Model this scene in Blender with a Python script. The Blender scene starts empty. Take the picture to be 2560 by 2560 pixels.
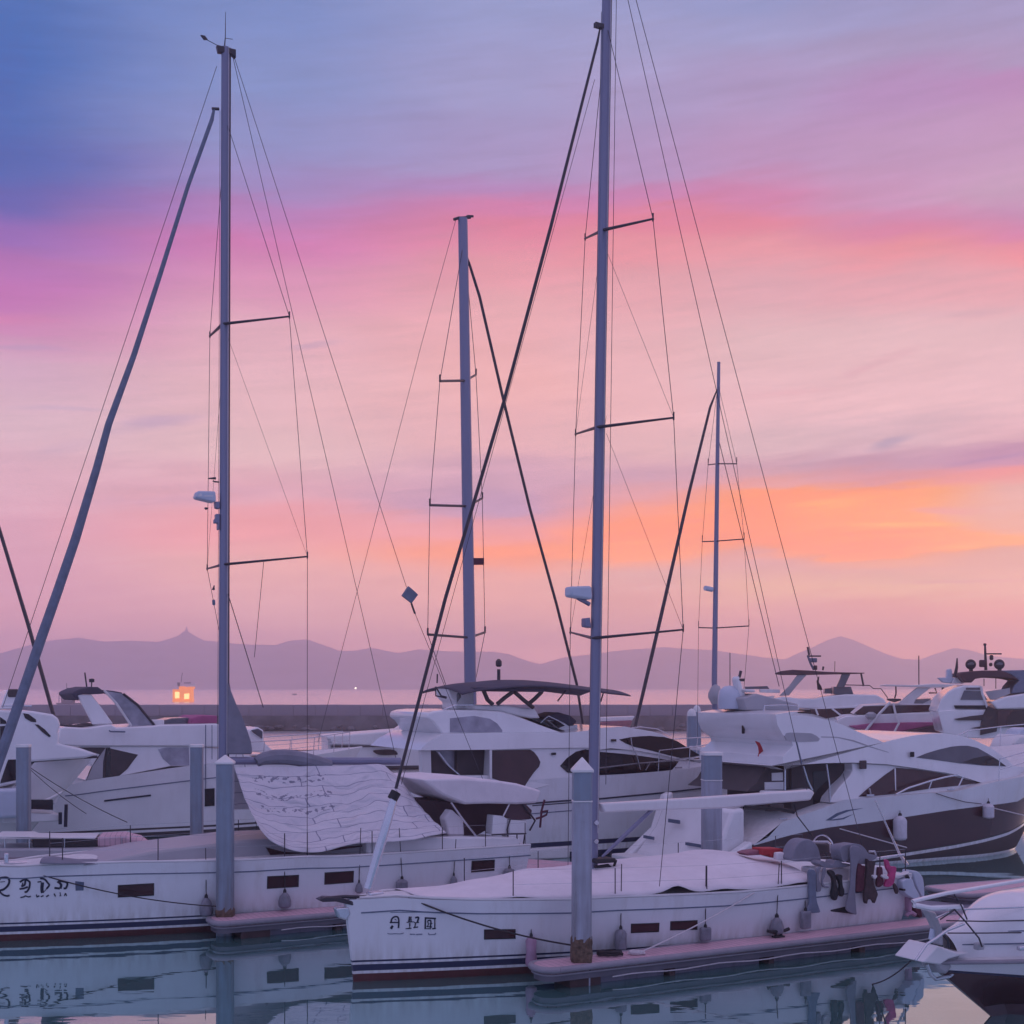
import bpy, bmesh, math, random
from math import radians as R, sin, cos, atan2, sqrt, pi
random.seed(7)
C = bpy.context.scene.collection
SC = bpy.context.scene

# ------------------------------------------------------------------ camera
F, CX, HY, CH = 3400.0, 1280.0, 1715.0, 6.0      # focal length and horizon in photo pixels, eye height in metres
cam = bpy.data.objects.new('camera', bpy.data.cameras.new('camera'))
C.objects.link(cam)
cam.location = (0, 0, CH); cam.rotation_euler = (R(90), 0, 0)
cam.data.sensor_width = 36; cam.data.lens = 36*F/2560
cam.data.shift_y = (HY-1280)/2560
cam.data.clip_end = 12000; cam.data.clip_start = .1
SC.camera = cam
SC.view_settings.view_transform = 'Standard'
SC.view_settings.look = 'None'
SC.view_settings.exposure = 0.0
SC.view_settings.gamma = 1.0
SC.cycles.volume_bounces = 2

def lin(c):
    r = []
    for v in c[:3]:
        v /= 255.0
        r.append(v/12.92 if v <= .04045 else ((v+.055)/1.055)**2.4)
    return (r[0], r[1], r[2], 1.0)

# ------------------------------------------------------------------ sky
W = bpy.data.worlds.new('World'); SC.world = W; W.use_nodes = True
nt = W.node_tree; N = nt.nodes; L = nt.links
N.clear()
def node(t, **kw):
    n = N.new(t)
    for k, v in kw.items(): setattr(n, k, v)
    return n
def put(sock, v):
    if hasattr(v, 'links') or isinstance(v, bpy.types.NodeSocket): L.new(v, sock)
    else: sock.default_value = v
def m(op, a, b=0.0, c=None, clamp=False):
    n = node('ShaderNodeMath', operation=op, use_clamp=clamp)
    put(n.inputs[0], a); put(n.inputs[1], b)
    if c is not None: put(n.inputs[2], c)
    return n.outputs[0]
def smooth(v, a, b):
    n = node('ShaderNodeMapRange', interpolation_type='SMOOTHSTEP')
    put(n.inputs['Value'], v); put(n.inputs['From Min'], a); put(n.inputs['From Max'], b)
    return n.outputs['Result']
def mixc(f, a, b):
    n = node('ShaderNodeMix', data_type='RGBA')
    put(n.inputs[0], f); put(n.inputs[6], a); put(n.inputs[7], b)
    return n.outputs[2]
tc = node('ShaderNodeTexCoord')
sep = node('ShaderNodeSeparateXYZ'); L.new(tc.outputs['Generated'], sep.inputs[0])
X, Y, Z = sep.outputs
az = m('ARCTAN2', X, Y)
el = m('ARCSINE', Z)
# drifting cloud texture: noise stretched along the horizon bends the bands
cv = node('ShaderNodeCombineXYZ'); L.new(m('MULTIPLY', az, 5.0), cv.inputs[0]); L.new(m('MULTIPLY', el, 26.0), cv.inputs[1])
n1 = node('ShaderNodeTexNoise'); n1.inputs['Scale'].default_value = 1.0; n1.inputs['Detail'].default_value = 5; n1.inputs['Roughness'].default_value = .5
L.new(cv.outputs[0], n1.inputs['Vector'])
cv2 = node('ShaderNodeCombineXYZ'); L.new(m('MULTIPLY', az, 9.0), cv2.inputs[0]); L.new(m('MULTIPLY', el, 60.0), cv2.inputs[1])
n2 = node('ShaderNodeTexNoise'); n2.inputs['Scale'].default_value = 1.0; n2.inputs['Detail'].default_value = 6; n2.inputs['Roughness'].default_value = .55
L.new(cv2.outputs[0], n2.inputs['Vector'])
d1 = m('SUBTRACT', n1.outputs['Fac'], .5)
d2 = m('SUBTRACT', n2.outputs['Fac'], .5)
cv3 = node('ShaderNodeCombineXYZ'); L.new(m('MULTIPLY', m('ADD', az, m('MULTIPLY', el, -.6)), 16.0), cv3.inputs[0]); L.new(m('MULTIPLY', m('SUBTRACT', el, m('MULTIPLY', az, .10)), 190.0), cv3.inputs[1])
n3 = node('ShaderNodeTexNoise'); n3.inputs['Scale'].default_value = 1.0; n3.inputs['Detail'].default_value = 5; n3.inputs['Roughness'].default_value = .55; n3.inputs['Distortion'].default_value = .4
L.new(cv3.outputs[0], n3.inputs['Vector'])
d3 = m('SUBTRACT', n3.outputs['Fac'], .5)
elw = m('ADD', el, m('ADD', m('MULTIPLY', d1, .024), m('ADD', m('MULTIPLY', d2, .020), m('MULTIPLY', d3, .010))))
azw = m('ADD', az, m('MULTIPLY', d1, .10))
EMAX = .52
K = 1.32505
COLS = {   # column of the sky (photo px) : colours down the sky
 0: [(-120,(92,115,180)),(0,(88,110,178)),(100,(86,108,178)),(200,(88,104,174)),(300,(98,102,172)),(380,(115,100,172)),(440,(160,108,180)),(500,(188,114,176)),(560,(202,118,178)),(620,(212,138,180)),(690,(216,168,190)),(800,(222,178,192)),(900,(222,168,185)),(1000,(217,155,175)),(1100,(215,150,170)),(1170,(220,150,165)),(1240,(217,146,165)),(1300,(205,140,170))],
 480: [(-120,(125,138,192)),(0,(128,140,194)),(150,(138,145,196)),(250,(148,145,195)),(350,(163,137,190)),(400,(188,126,182)),(460,(213,124,175)),(540,(223,148,180)),(620,(229,172,185)),(750,(229,178,186)),(850,(227,180,186)),(920,(222,162,177)),(1000,(236,154,160)),(1060,(229,164,165)),(1150,(223,160,165)),(1240,(226,154,165)),(1300,(210,145,168))],
 960: [(-120,(150,154,200)),(0,(155,156,201)),(150,(164,155,198)),(300,(171,148,192)),(350,(184,132,182)),(390,(214,125,166)),(440,(229,130,155)),(500,(233,154,165)),(600,(236,170,175)),(720,(240,175,176)),(830,(230,172,180)),(900,(207,156,180)),(960,(192,146,180)),(1000,(232,150,155)),(1045,(253,148,108)),(1100,(229,160,155)),(1180,(222,156,155)),(1240,(220,150,160)),(1300,(208,145,165))],
 1200: [(-120,(152,152,198)),(0,(155,154,199)),(80,(166,158,200)),(180,(172,152,194)),(320,(182,144,188)),(370,(205,128,174)),(410,(226,128,150)),(450,(234,145,156)),(540,(231,162,170)),(650,(232,174,180)),(760,(236,178,184)),(850,(224,172,180)),(905,(206,154,176)),(945,(226,150,152)),(965,(246,150,130)),(1000,(254,144,95)),(1045,(250,150,108)),(1085,(218,160,160)),(1150,(221,154,150)),(1240,(221,149,152)),(1300,(208,145,165))],
 1440: [(-120,(146,148,194)),(0,(150,150,195)),(50,(165,158,200)),(150,(175,150,191)),(300,(190,145,186)),(380,(214,130,170)),(412,(227,130,150)),(460,(233,150,160)),(550,(226,165,175)),(650,(227,180,186)),(750,(233,181,190)),(840,(217,175,186)),(885,(202,152,172)),(915,(224,150,150)),(935,(255,146,88)),(985,(255,147,72)),(1030,(250,144,100)),(1060,(216,156,160)),(1110,(226,166,150)),(1170,(219,150,150)),(1240,(222,148,145)),(1300,(208,142,160))],
 1690: [(-120,(150,148,190)),(0,(158,150,192)),(90,(171,150,188)),(170,(184,140,186)),(280,(193,148,186)),(370,(202,145,182)),(405,(207,132,170)),(440,(219,128,160)),(475,(233,142,152)),(545,(228,162,172)),(640,(226,179,186)),(750,(231,181,190)),(820,(212,170,184)),(868,(192,142,168)),(900,(212,140,152)),(925,(255,150,66)),(980,(255,152,62)),(1035,(255,144,66)),(1055,(226,155,140)),(1085,(215,158,150)),(1110,(226,168,150)),(1170,(222,148,142)),(1240,(223,145,140)),(1300,(208,140,155))],
 1932: [(-120,(160,150,190)),(0,(165,150,190)),(115,(175,148,186)),(140,(186,134,181)),(250,(195,148,186)),(350,(201,156,186)),(405,(197,137,176)),(450,(215,125,165)),(490,(236,140,150)),(540,(229,160,170)),(620,(226,178,186)),(750,(229,180,190)),(815,(216,166,181)),(850,(186,132,167)),(888,(232,140,142)),(925,(221,162,160)),(990,(226,160,148)),(1020,(255,156,76)),(1050,(216,156,150)),(1100,(221,160,150)),(1170,(226,145,135)),(1240,(226,140,135)),(1300,(210,140,150))],
}
cols = []
for fx, stops in COLS.items():
    a = math.atan((fx*K-CX)/F)
    rp = node('ShaderNodeValToRGB'); cr = rp.color_ramp; cr.interpolation = 'EASE'
    pts = []
    for fy, c in stops:
        e = math.atan((HY-fy*K)/F*cos(a))
        pts.append((max(0, min(1, e/EMAX)), lin(c)))
    pts.sort(key=lambda q: q[0])
    while len(cr.elements) < len(pts): cr.elements.new(.5)
    for q, (p_, c) in zip(cr.elements, pts): q.position = p_; q.color = c
    L.new(m('DIVIDE', elw, EMAX), rp.inputs[0])
    cols.append((a, rp.outputs[0]))
sky = cols[0][1]
for i in range(1, len(cols)):
    sky = mixc(smooth(azw, cols[i-1][0], cols[i][0]), sky, cols[i][1])
def wisp(fx, fy, rx, ry, rot, col, amt):
    """a stray soft cloud, elongated, broken up by the noise"""
    global sky
    a = math.atan((fx*K-CX)/F); e = math.atan((HY-fy*K)/F*cos(a))
    v = node('ShaderNodeCombineXYZ')
    L.new(m('ADD', az, m('MULTIPLY', d2, .04)), v.inputs[0]); L.new(m('ADD', el, m('MULTIPLY', d1, .02)), v.inputs[1])
    s = node('ShaderNodeVectorMath', operation='SUBTRACT'); L.new(v.outputs[0], s.inputs[0]); s.inputs[1].default_value = (a, e, 0)
    rt = node('ShaderNodeVectorRotate', rotation_type='Z_AXIS'); L.new(s.outputs[0], rt.inputs['Vector']); rt.inputs['Angle'].default_value = R(-rot)
    ml = node('ShaderNodeVectorMath', operation='MULTIPLY'); L.new(rt.outputs[0], ml.inputs[0])
    ml.inputs[1].default_value = (F/(rx*K), F/(ry*K), 0)
    ln = node('ShaderNodeVectorMath', operation='LENGTH'); L.new(ml.outputs[0], ln.inputs[0])
    f = m('MULTIPLY', smooth(ln.outputs['Value'], 1.0, .1), m('MULTIPLY', smooth(n2.outputs['Fac'], .3, .62), amt))
    sky = mixc(f, sky, lin(col))
for w_ in [(1690,832,55,17,18,(165,140,170),.75),(1520,870,70,9,14,(185,150,172),.5),(300,800,140,22,12,(185,150,180),.6),(100,850,140,16,12,(200,160,182),.5),
           (590,652,80,9,8,(190,150,175),.6),(60,660,110,8,3,(190,150,182),.6),(130,775,120,7,2,(195,160,185),.5),(20,600,150,16,2,(225,130,172),.5),
           (1850,590,130,10,3,(205,160,175),.5),(1650,690,130,9,14,(215,155,170),.5),(1500,735,160,10,4,(222,160,172),.4),(330,935,260,28,4,(200,150,180),.45),
           (560,960,260,20,3,(238,145,150),.4),(1100,1000,120,14,2,(255,150,120),.5),(1800,1098,220,5,1,(195,140,155),.5),(1900,855,120,8,8,(165,118,165),.6),
           (1620,1075,380,7,0,(208,155,158),.5),(1500,955,170,13,5,(255,172,78),.9),(1700,985,150,9,-2,(255,176,84),.8),(1640,1003,240,6,1,(236,140,120),.75),(1330,985,170,7,4,(238,140,130),.7),(1790,955,110,8,-4,(225,150,150),.8),(1820,1030,140,8,1,(255,170,84),.8),(1600,925,190,6,5,(240,140,118),.6),(1200,1020,200,9,3,(252,160,120),.6),(1560,960,200,18,3,(255,160,70),.5),(1880,1022,120,12,2,(255,158,66),.6),(240,150,240,26,8,(115,125,185),.3),(1300,60,400,22,2,(150,148,196),.35)]:
    wisp(*w_)
# fibrous streaks of high cloud
sm_ = m('ADD', 1.0, m('ADD', m('MULTIPLY', d3, .22), m('MULTIPLY', d2, .22)))
vs_ = node('ShaderNodeVectorMath', operation='SCALE'); L.new(sky, vs_.inputs[0]); L.new(sm_, vs_.inputs['Scale']); sky = vs_.outputs[0]
# the veil of haze in front of it flattens the low sky: the glow behind is richer than what reaches the eye
ct_ = node('ShaderNodeVectorMath', operation='SUBTRACT'); L.new(sky, ct_.inputs[0]); ct_.inputs[1].default_value = lin((212,150,172))[:3]
cs_ = node('ShaderNodeVectorMath', operation='SCALE'); L.new(ct_.outputs[0], cs_.inputs[0]); L.new(m('ADD', .02, m('MULTIPLY', m('EXPONENT', m('DIVIDE', m('ABSOLUTE', el), -.20)), .92)), cs_.inputs['Scale'])
ca_ = node('ShaderNodeVectorMath', operation='ADD'); L.new(sky, ca_.inputs[0]); L.new(cs_.outputs[0], ca_.inputs[1])
cm_ = node('ShaderNodeVectorMath', operation='MAXIMUM'); L.new(ca_.outputs[0], cm_.inputs[0]); cm_.inputs[1].default_value = (.02,.02,.02)
sky = cm_.outputs[0]
wt_ = node('ShaderNodeMix', data_type='RGBA', blend_type='MULTIPLY'); L.new(m('EXPONENT', m('DIVIDE', m('ABSOLUTE', el), -.10)), wt_.inputs[0]); L.new(sky, wt_.inputs[6]); wt_.inputs[7].default_value = (1.04, 1.03, .62, 1); sky = wt_.outputs[2]
# away from the afterglow the dome is a dim blue lavender; the zenith is bluer
side = smooth(m('ABSOLUTE', az), .45, 1.5)
back = node('ShaderNodeValToRGB'); br = back.color_ramp
br.elements[0].position = 0; br.elements[0].color = lin((140,145,192))
br.elements[1].position = 1; br.elements[1].color = lin((212,184,222))
q = br.elements.new(.25); q.color = lin((156,163,218))
L.new(m('DIVIDE', el, 1.5), back.inputs[0])
sky = mixc(side, sky, back.outputs[0])
sky = mixc(smooth(el, .5, 1.0), sky, back.outputs[0])
nis = node('ShaderNodeTexSky', sky_type='NISHITA', sun_disc=False)
nis.sun_elevation = R(1.5); nis.sun_rotation = R(38)
bg = node('ShaderNodeBackground'); L.new(sky, bg.inputs[0])
# the afterglow is strongest down at the horizon, behind the haze
L.new(m('ADD', m('ADD', 1.0, m('MULTIPLY', m('EXPONENT', m('DIVIDE', m('ABSOLUTE', el), -.07)), m('SUBTRACT', 1.6, m('MULTIPLY', side, .9)))), m('MULTIPLY', m('EXPONENT', m('DIVIDE', m('ABSOLUTE', el), -.03)), m('SUBTRACT', 2.6, m('MULTIPLY', side, 2.2)))), bg.inputs[1])
bg2 = node('ShaderNodeBackground'); L.new(nis.outputs[0], bg2.inputs[0]); bg2.inputs[1].default_value = .01
ad = node('ShaderNodeAddShader'); L.new(bg.outputs[0], ad.inputs[0]); L.new(bg2.outputs[0], ad.inputs[1])
wo = node('ShaderNodeOutputWorld'); L.new(ad.outputs[0], wo.inputs[0])

# ------------------------------------------------------------------ sun, already on the horizon and veiled
sun = bpy.data.objects.new('sun', bpy.data.lights.new('sun', 'SUN')); C.objects.link(sun)
sun.data.energy = .25; sun.data.angle = R(25); sun.data.color = (1.0, .62, .48)
_e, _a = R(7), R(38)
from mathutils import Vector
sun.rotation_euler = Vector((sin(_a)*cos(_e), cos(_a)*cos(_e), sin(_e))).to_track_quat('Z', 'Y').to_euler()
# ------------------------------------------------------------------ materials
def mat(name, col, rough=.5, var=.08, scale=3.0, bump=0.0, metal=0.0, spec=.5, stain=None, stain_amt=.3, bscale=None, emit=None, estr=0, stretch=None, coat=0.0):
    M = bpy.data.materials.new(name); M.use_nodes = True
    t = M.node_tree; b = t.nodes['Principled BSDF']
    b.inputs['Roughness'].default_value = rough; b.inputs['Metallic'].default_value = metal
    b.inputs['Specular IOR Level'].default_value = spec
    b.inputs['Coat Weight'].default_value = coat
    co = t.nodes.new('ShaderNodeTexCoord'); mp = t.nodes.new('ShaderNodeMapping'); t.links.new(co.outputs['Object'], mp.inputs[0])
    if stretch: mp.inputs['Scale'].default_value = stretch
    nz = t.nodes.new('ShaderNodeTexNoise'); nz.inputs['Scale'].default_value = scale; nz.inputs['Detail'].default_value = 6
    t.links.new(mp.outputs[0], nz.inputs['Vector'])
    mr = t.nodes.new('ShaderNodeMapRange'); mr.inputs['To Min'].default_value = 1-var; mr.inputs['To Max'].default_value = 1+var
    mr.inputs['From Min'].default_value = .3; mr.inputs['From Max'].default_value = .7
    t.links.new(nz.outputs['Fac'], mr.inputs['Value'])
    hs = t.nodes.new('ShaderNodeMix'); hs.data_type = 'RGBA'; hs.blend_type = 'MULTIPLY'; hs.inputs[0].default_value = 1
    hs.inputs[6].default_value = (*col, 1); t.links.new(mr.outputs[0], hs.inputs[7])
    out = hs.outputs[2]
    if stain:
        n3 = t.nodes.new('ShaderNodeTexNoise'); n3.inputs['Scale'].default_value = scale*1.7; n3.inputs['Detail'].default_value = 8; n3.inputs['Roughness'].default_value = .7
        mp2 = t.nodes.new('ShaderNodeMapping'); mp2.inputs['Location'].default_value = (3.1, 7.7, 1.3); mp2.inputs['Scale'].default_value = (2.0, 2.0, .35)
        t.links.new(co.outputs['Object'], mp2.inputs[0]); t.links.new(mp2.outputs[0], n3.inputs['Vector'])
        r3 = t.nodes.new('ShaderNodeMapRange'); r3.inputs['From Min'].default_value = .52; r3.inputs['From Max'].default_value = .75; r3.inputs['To Max'].default_value = stain_amt
        t.links.new(n3.outputs['Fac'], r3.inputs['Value'])
        mx = t.nodes.new('ShaderNodeMix'); mx.data_type = 'RGBA'; t.links.new(r3.outputs[0], mx.inputs[0]); t.links.new(out, mx.inputs[6]); mx.inputs[7].default_value = (*stain, 1)
        out = mx.outputs[2]
    t.links.new(out, b.inputs['Base Color'])
    rr = t.nodes.new('ShaderNodeMapRange'); rr.inputs['To Min'].default_value = max(0, rough-.07); rr.inputs['To Max'].default_value = min(1, rough+.07)
    t.links.new(nz.outputs['Fac'], rr.inputs['Value']); t.links.new(rr.outputs[0], b.inputs['Roughness'])
    if bump:
        nb = t.nodes.new('ShaderNodeTexNoise'); nb.inputs['Scale'].default_value = bscale or scale*4; nb.inputs['Detail'].default_value = 4
        t.links.new(mp.outputs[0], nb.inputs['Vector'])
        bp = t.nodes.new('ShaderNodeBump'); bp.inputs['Strength'].default_value = bump; bp.inputs['Distance'].default_value = .05
        t.links.new(nb.outputs['Fac'], bp.inputs['Height']); t.links.new(bp.outputs[0], b.inputs['Normal'])
    if emit:
        b.inputs['Emission Color'].default_value = (*emit, 1); b.inputs['Emission Strength'].default_value = estr
    return M
Mt = {}
Mt['gel'] = mat('white_gelcoat', (.76,.76,.78), .17, .05, .8, stain=(.52,.5,.47), stain_amt=.22, coat=.2)
Mt['hullgel'] = mat('white_hull_gelcoat', (.72,.73,.76), .15, .06, .7, stain=(.45,.41,.36), stain_amt=.35, coat=.3)
Mt['gel2'] = mat('ivory_gelcoat', (.70,.69,.70), .35, .05, .8, stain=(.5,.47,.44), stain_amt=.25)
Mt['grey'] = mat('grey_gelcoat', (.36,.36,.39), .4, .08, 1.2)
Mt['deck'] = mat('nonskid_deck', (.66,.65,.66), .7, .08, 6, bump=.1, bscale=60)
Mt['navy'] = mat('navy_paint', (.022,.026,.07), .3, .1, 2)
Mt['red'] = mat('antifouling_red', (.085,.02,.022), .65, .2, 4, stain=(.07,.06,.045), stain_amt=.5)
Mt['maroon'] = mat('maroon_gelcoat', (.055,.019,.027), .2, .1, .7, coat=.4)
Mt['glass'] = mat('tinted_glass', (.014,.009,.013), .08, .2, 1, spec=.5)
Mt['brownglass'] = mat('bronze_glass', (.05,.018,.022), .1, .25, 1.5, spec=.45)
Mt['greyglass'] = mat('smoke_glass', (.10,.10,.125), .12, .15, 1.5, spec=.5)
Mt['vinyl'] = mat('clear_vinyl', (.30,.30,.36), .2, .25, 2.5, spec=.5)
Mt['alu'] = mat('mast_alloy', (.215,.22,.32), .38, .06, 1.0, metal=.35, stretch=(1,1,.1))
Mt['steel'] = mat('stainless_steel', (.62,.62,.66), .25, .05, 3, metal=.85)
Mt['wire'] = mat('rigging_wire', (.035,.028,.04), .45, .1, 3)
Mt['black'] = mat('black_rubber', (.013,.012,.016), .6, .2, 4)
Mt['rope'] = mat('dark_rope', (.035,.03,.035), .85, .2, 30, bump=.3, bscale=120)
Mt['wrope'] = mat('white_rope', (.6,.56,.58), .85, .12, 30, bump=.3, bscale=120)
Mt['canvas'] = mat('white_canvas', (.74,.69,.72), .85, .06, 2.2, bump=.35, bscale=2.0, stain=(.5,.48,.5), stain_amt=.25)
Mt['gcanvas'] = mat('grey_canvas', (.22,.22,.27), .9, .12, 3, bump=.5, bscale=4)
Mt['navycanvas'] = mat('navy_canvas', (.06,.055,.085), .8, .15, 2, bump=.3, bscale=3)
Mt['browncanvas'] = mat('brown_canvas', (.09,.05,.062), .85, .15, 2, bump=.3, bscale=3)
Mt['magenta'] = mat('magenta_canvas', (.38,.10,.22), .85, .15, 2, bump=.3, bscale=3)
Mt['pinkred'] = mat('dull_red_paint', (.25,.085,.12), .6, .15, 2)
Mt['pile'] = mat('blue_grey_pile_paint', (.225,.285,.365), .55, .08, 2.0, stain=(.2,.18,.17), stain_amt=.4)
Mt['pile2'] = mat('pale_pile_sleeve', (.36,.38,.46), .6, .1, 2.0, stain=(.23,.21,.2), stain_amt=.5)
Mt['cap'] = mat('white_pile_cap', (.72,.72,.72), .4, .06, 3)
Mt['barn'] = mat('rusty_barnacles', (.13,.085,.06), .95, .5, 9, bump=1.0, bscale=14, stain=(.04,.03,.03), stain_amt=.8)
Mt['dockdeck'] = mat('pink_composite_decking', (.60,.38,.44), .55, .08, 3, bump=.1, bscale=40, stain=(.3,.25,.27), stain_amt=.4)
Mt['dockrim'] = mat('dock_fender_rubber', (.27,.25,.29), .5, .1, 2.5, stain=(.2,.19,.2), stain_amt=.5)
Mt['dockbeam'] = mat('dock_aluminium_beam', (.13,.12,.15), .45, .12, 2, metal=.2)
Mt['float'] = mat('dock_float', (.20,.19,.25), .6, .15, 2, stain=(.08,.07,.06), stain_amt=.6)
Mt['dpost'] = mat('dock_dark_bracket', (.055,.03,.032), .8, .25, 5)
Mt['conc'] = mat('breakwater_concrete', (.30,.26,.30), .9, .12, .12, bump=.2, bscale=1.2, stretch=(.3,.3,2.0))
Mt['stone'] = mat('breakwater_rubble', (.14,.13,.14), .95, .35, .5, bump=.8, bscale=2.0)
Mt['hill'] = mat('hill_forest', (.11,.10,.13), 1.0, .8, .012, bump=.0)
Mt['red_flag'] = mat('red_flag_cloth', (.42,.03,.04), .8, .15, 3)
Mt['fend'] = mat('grey_fender_vinyl', (.20,.20,.24), .45, .2, 5, stain=(.08,.075,.07), stain_amt=.6)
Mt['fendw'] = mat('white_fender_vinyl', (.55,.54,.6), .4, .08, 5, stain=(.3,.28,.28), stain_amt=.5)
Mt['fendp'] = mat('pink_fender_vinyl', (.40,.24,.34), .5, .15, 5)
Mt['dark'] = mat('dark_trim_and_cockpit_shade', (.06,.05,.055), .8, .2, 1.5)  # dark fittings, and cockpit shade put into the colour
Mt['teak'] = mat('teak_slats', (.26,.17,.13), .7, .2, 4)
Mt['neo'] = mat('black_neoprene', (.018,.017,.022), .75, .3, 8, bump=.3, bscale=20)
Mt['maroonc'] = mat('maroon_cloth', (.09,.022,.04), .85, .3, 10, bump=.4, bscale=15)
Mt['brownc'] = mat('dark_brown_cloth', (.06,.04,.045), .85, .25, 8, bump=.4, bscale=15)
Mt['hotpink'] = mat('hot_pink_cloth', (.52,.06,.20), .8, .2, 8, bump=.3, bscale=15)
Mt['bluecl'] = mat('faded_blue_cloth', (.16,.19,.26), .85, .15, 5, bump=.4, bscale=10)
Mt['ink'] = mat('navy_vinyl_lettering', (.012,.014,.035), .35, .1, 5)
Mt['ink2'] = mat('faded_blue_lettering', (.10,.13,.20), .45, .1, 5)
Mt['orange'] = mat('glowing_orange_ship_paint', (.55,.16,.07), .6, .15, 1, emit=(1.0,.30,.06), estr=.8)  # the lit glow of the ship is put into its paint as emission
Mt['lamp'] = mat('lit_window', (.9,.6,.3), .5, .1, 1, emit=(1.0,.66,.2), estr=1.4)
Mt['shorelamp'] = mat('shore_light', (1,.9,.7), .5, .1, 1, emit=(1.0,.85,.6), estr=6)
Mt['ghost'] = mat('distant_ship_paint', (.16,.14,.17), .8, .2, 1)
Mt['radome'] = mat('radome_plastic', (.50,.56,.66), .35, .05, 2)

def layer(M, build):
    t = M.node_tree; b = t.nodes['Principled BSDF']; l = b.inputs['Base Color'].links[0]; src = l.from_socket
    co = t.nodes.new('ShaderNodeTexCoord'); sp = t.nodes.new('ShaderNodeSeparateXYZ'); t.links.new(co.outputs['Object'], sp.inputs[0])
    def mm(op, a, bb=0.0, cl=False):
        n = t.nodes.new('ShaderNodeMath'); n.operation = op; n.use_clamp = cl
        for i, v in enumerate((a, bb)):
            if hasattr(v, 'links'): t.links.new(v, n.inputs[i])
            else: n.inputs[i].default_value = v
        return n.outputs[0]
    fac, col = build(t, mm, co, sp)
    mx = t.nodes.new('ShaderNodeMix'); mx.data_type = 'RGBA'; t.links.new(fac, mx.inputs[0]); t.links.new(src, mx.inputs[6]); mx.inputs[7].default_value = (*col, 1)
    t.links.new(mx.outputs[2], b.inputs['Base Color'])
def scum(t, mm, co, sp):          # brownish waterline scum and run-down streaks from the scuppers
    mp = t.nodes.new('ShaderNodeMapping'); mp.inputs['Scale'].default_value = (5, 5, .25); t.links.new(co.outputs['Object'], mp.inputs[0])
    n = t.nodes.new('ShaderNodeTexNoise'); n.inputs['Scale'].default_value = 1.6; n.inputs['Detail'].default_value = 6; t.links.new(mp.outputs[0], n.inputs['Vector'])
    low = mm('SUBTRACT', 1.0, mm('MULTIPLY', mm('SUBTRACT', sp.outputs[2], .44), 2.2), True)
    a = mm('MULTIPLY', mm('MULTIPLY', low, mm('MULTIPLY', mm('SUBTRACT', n.outputs['Fac'], .38), 3.0, True)), .5)
    st = mm('MULTIPLY', mm('SUBTRACT', n.outputs['Fac'], .60), 2.2, True)
    return mm('MAXIMUM', a, mm('MULTIPLY', st, .2)), (.36,.32,.27)
layer(Mt['hullgel'], scum)
def planks(t, mm, co, sp):
    f = mm('FRACT', mm('MULTIPLY', sp.outputs[0], 6.5))
    return mm('MULTIPLY', mm('LESS_THAN', f, .10), .55), (.10,.06,.07)
layer(Mt['dockdeck'], planks)
def rings(t, mm, co, sp):        # tide marks and streaks down a pile
    mp = t.nodes.new('ShaderNodeMapping'); mp.inputs['Scale'].default_value = (7, 7, .5); t.links.new(co.outputs['Object'], mp.inputs[0])
    n = t.nodes.new('ShaderNodeTexNoise'); n.inputs['Scale'].default_value = 1.3; n.inputs['Detail'].default_value = 7; t.links.new(mp.outputs[0], n.inputs['Vector'])
    low = mm('SUBTRACT', 1.0, mm('MULTIPLY', sp.outputs[2], .38), True)
    return mm('MULTIPLY', mm('MULTIPLY', mm('SUBTRACT', n.outputs['Fac'], .36), 3.2, True), mm('ADD', mm('MULTIPLY', low, .75), .18)), (.13,.11,.10)
layer(Mt['pile'], rings); layer(Mt['pile2'], rings)

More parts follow.
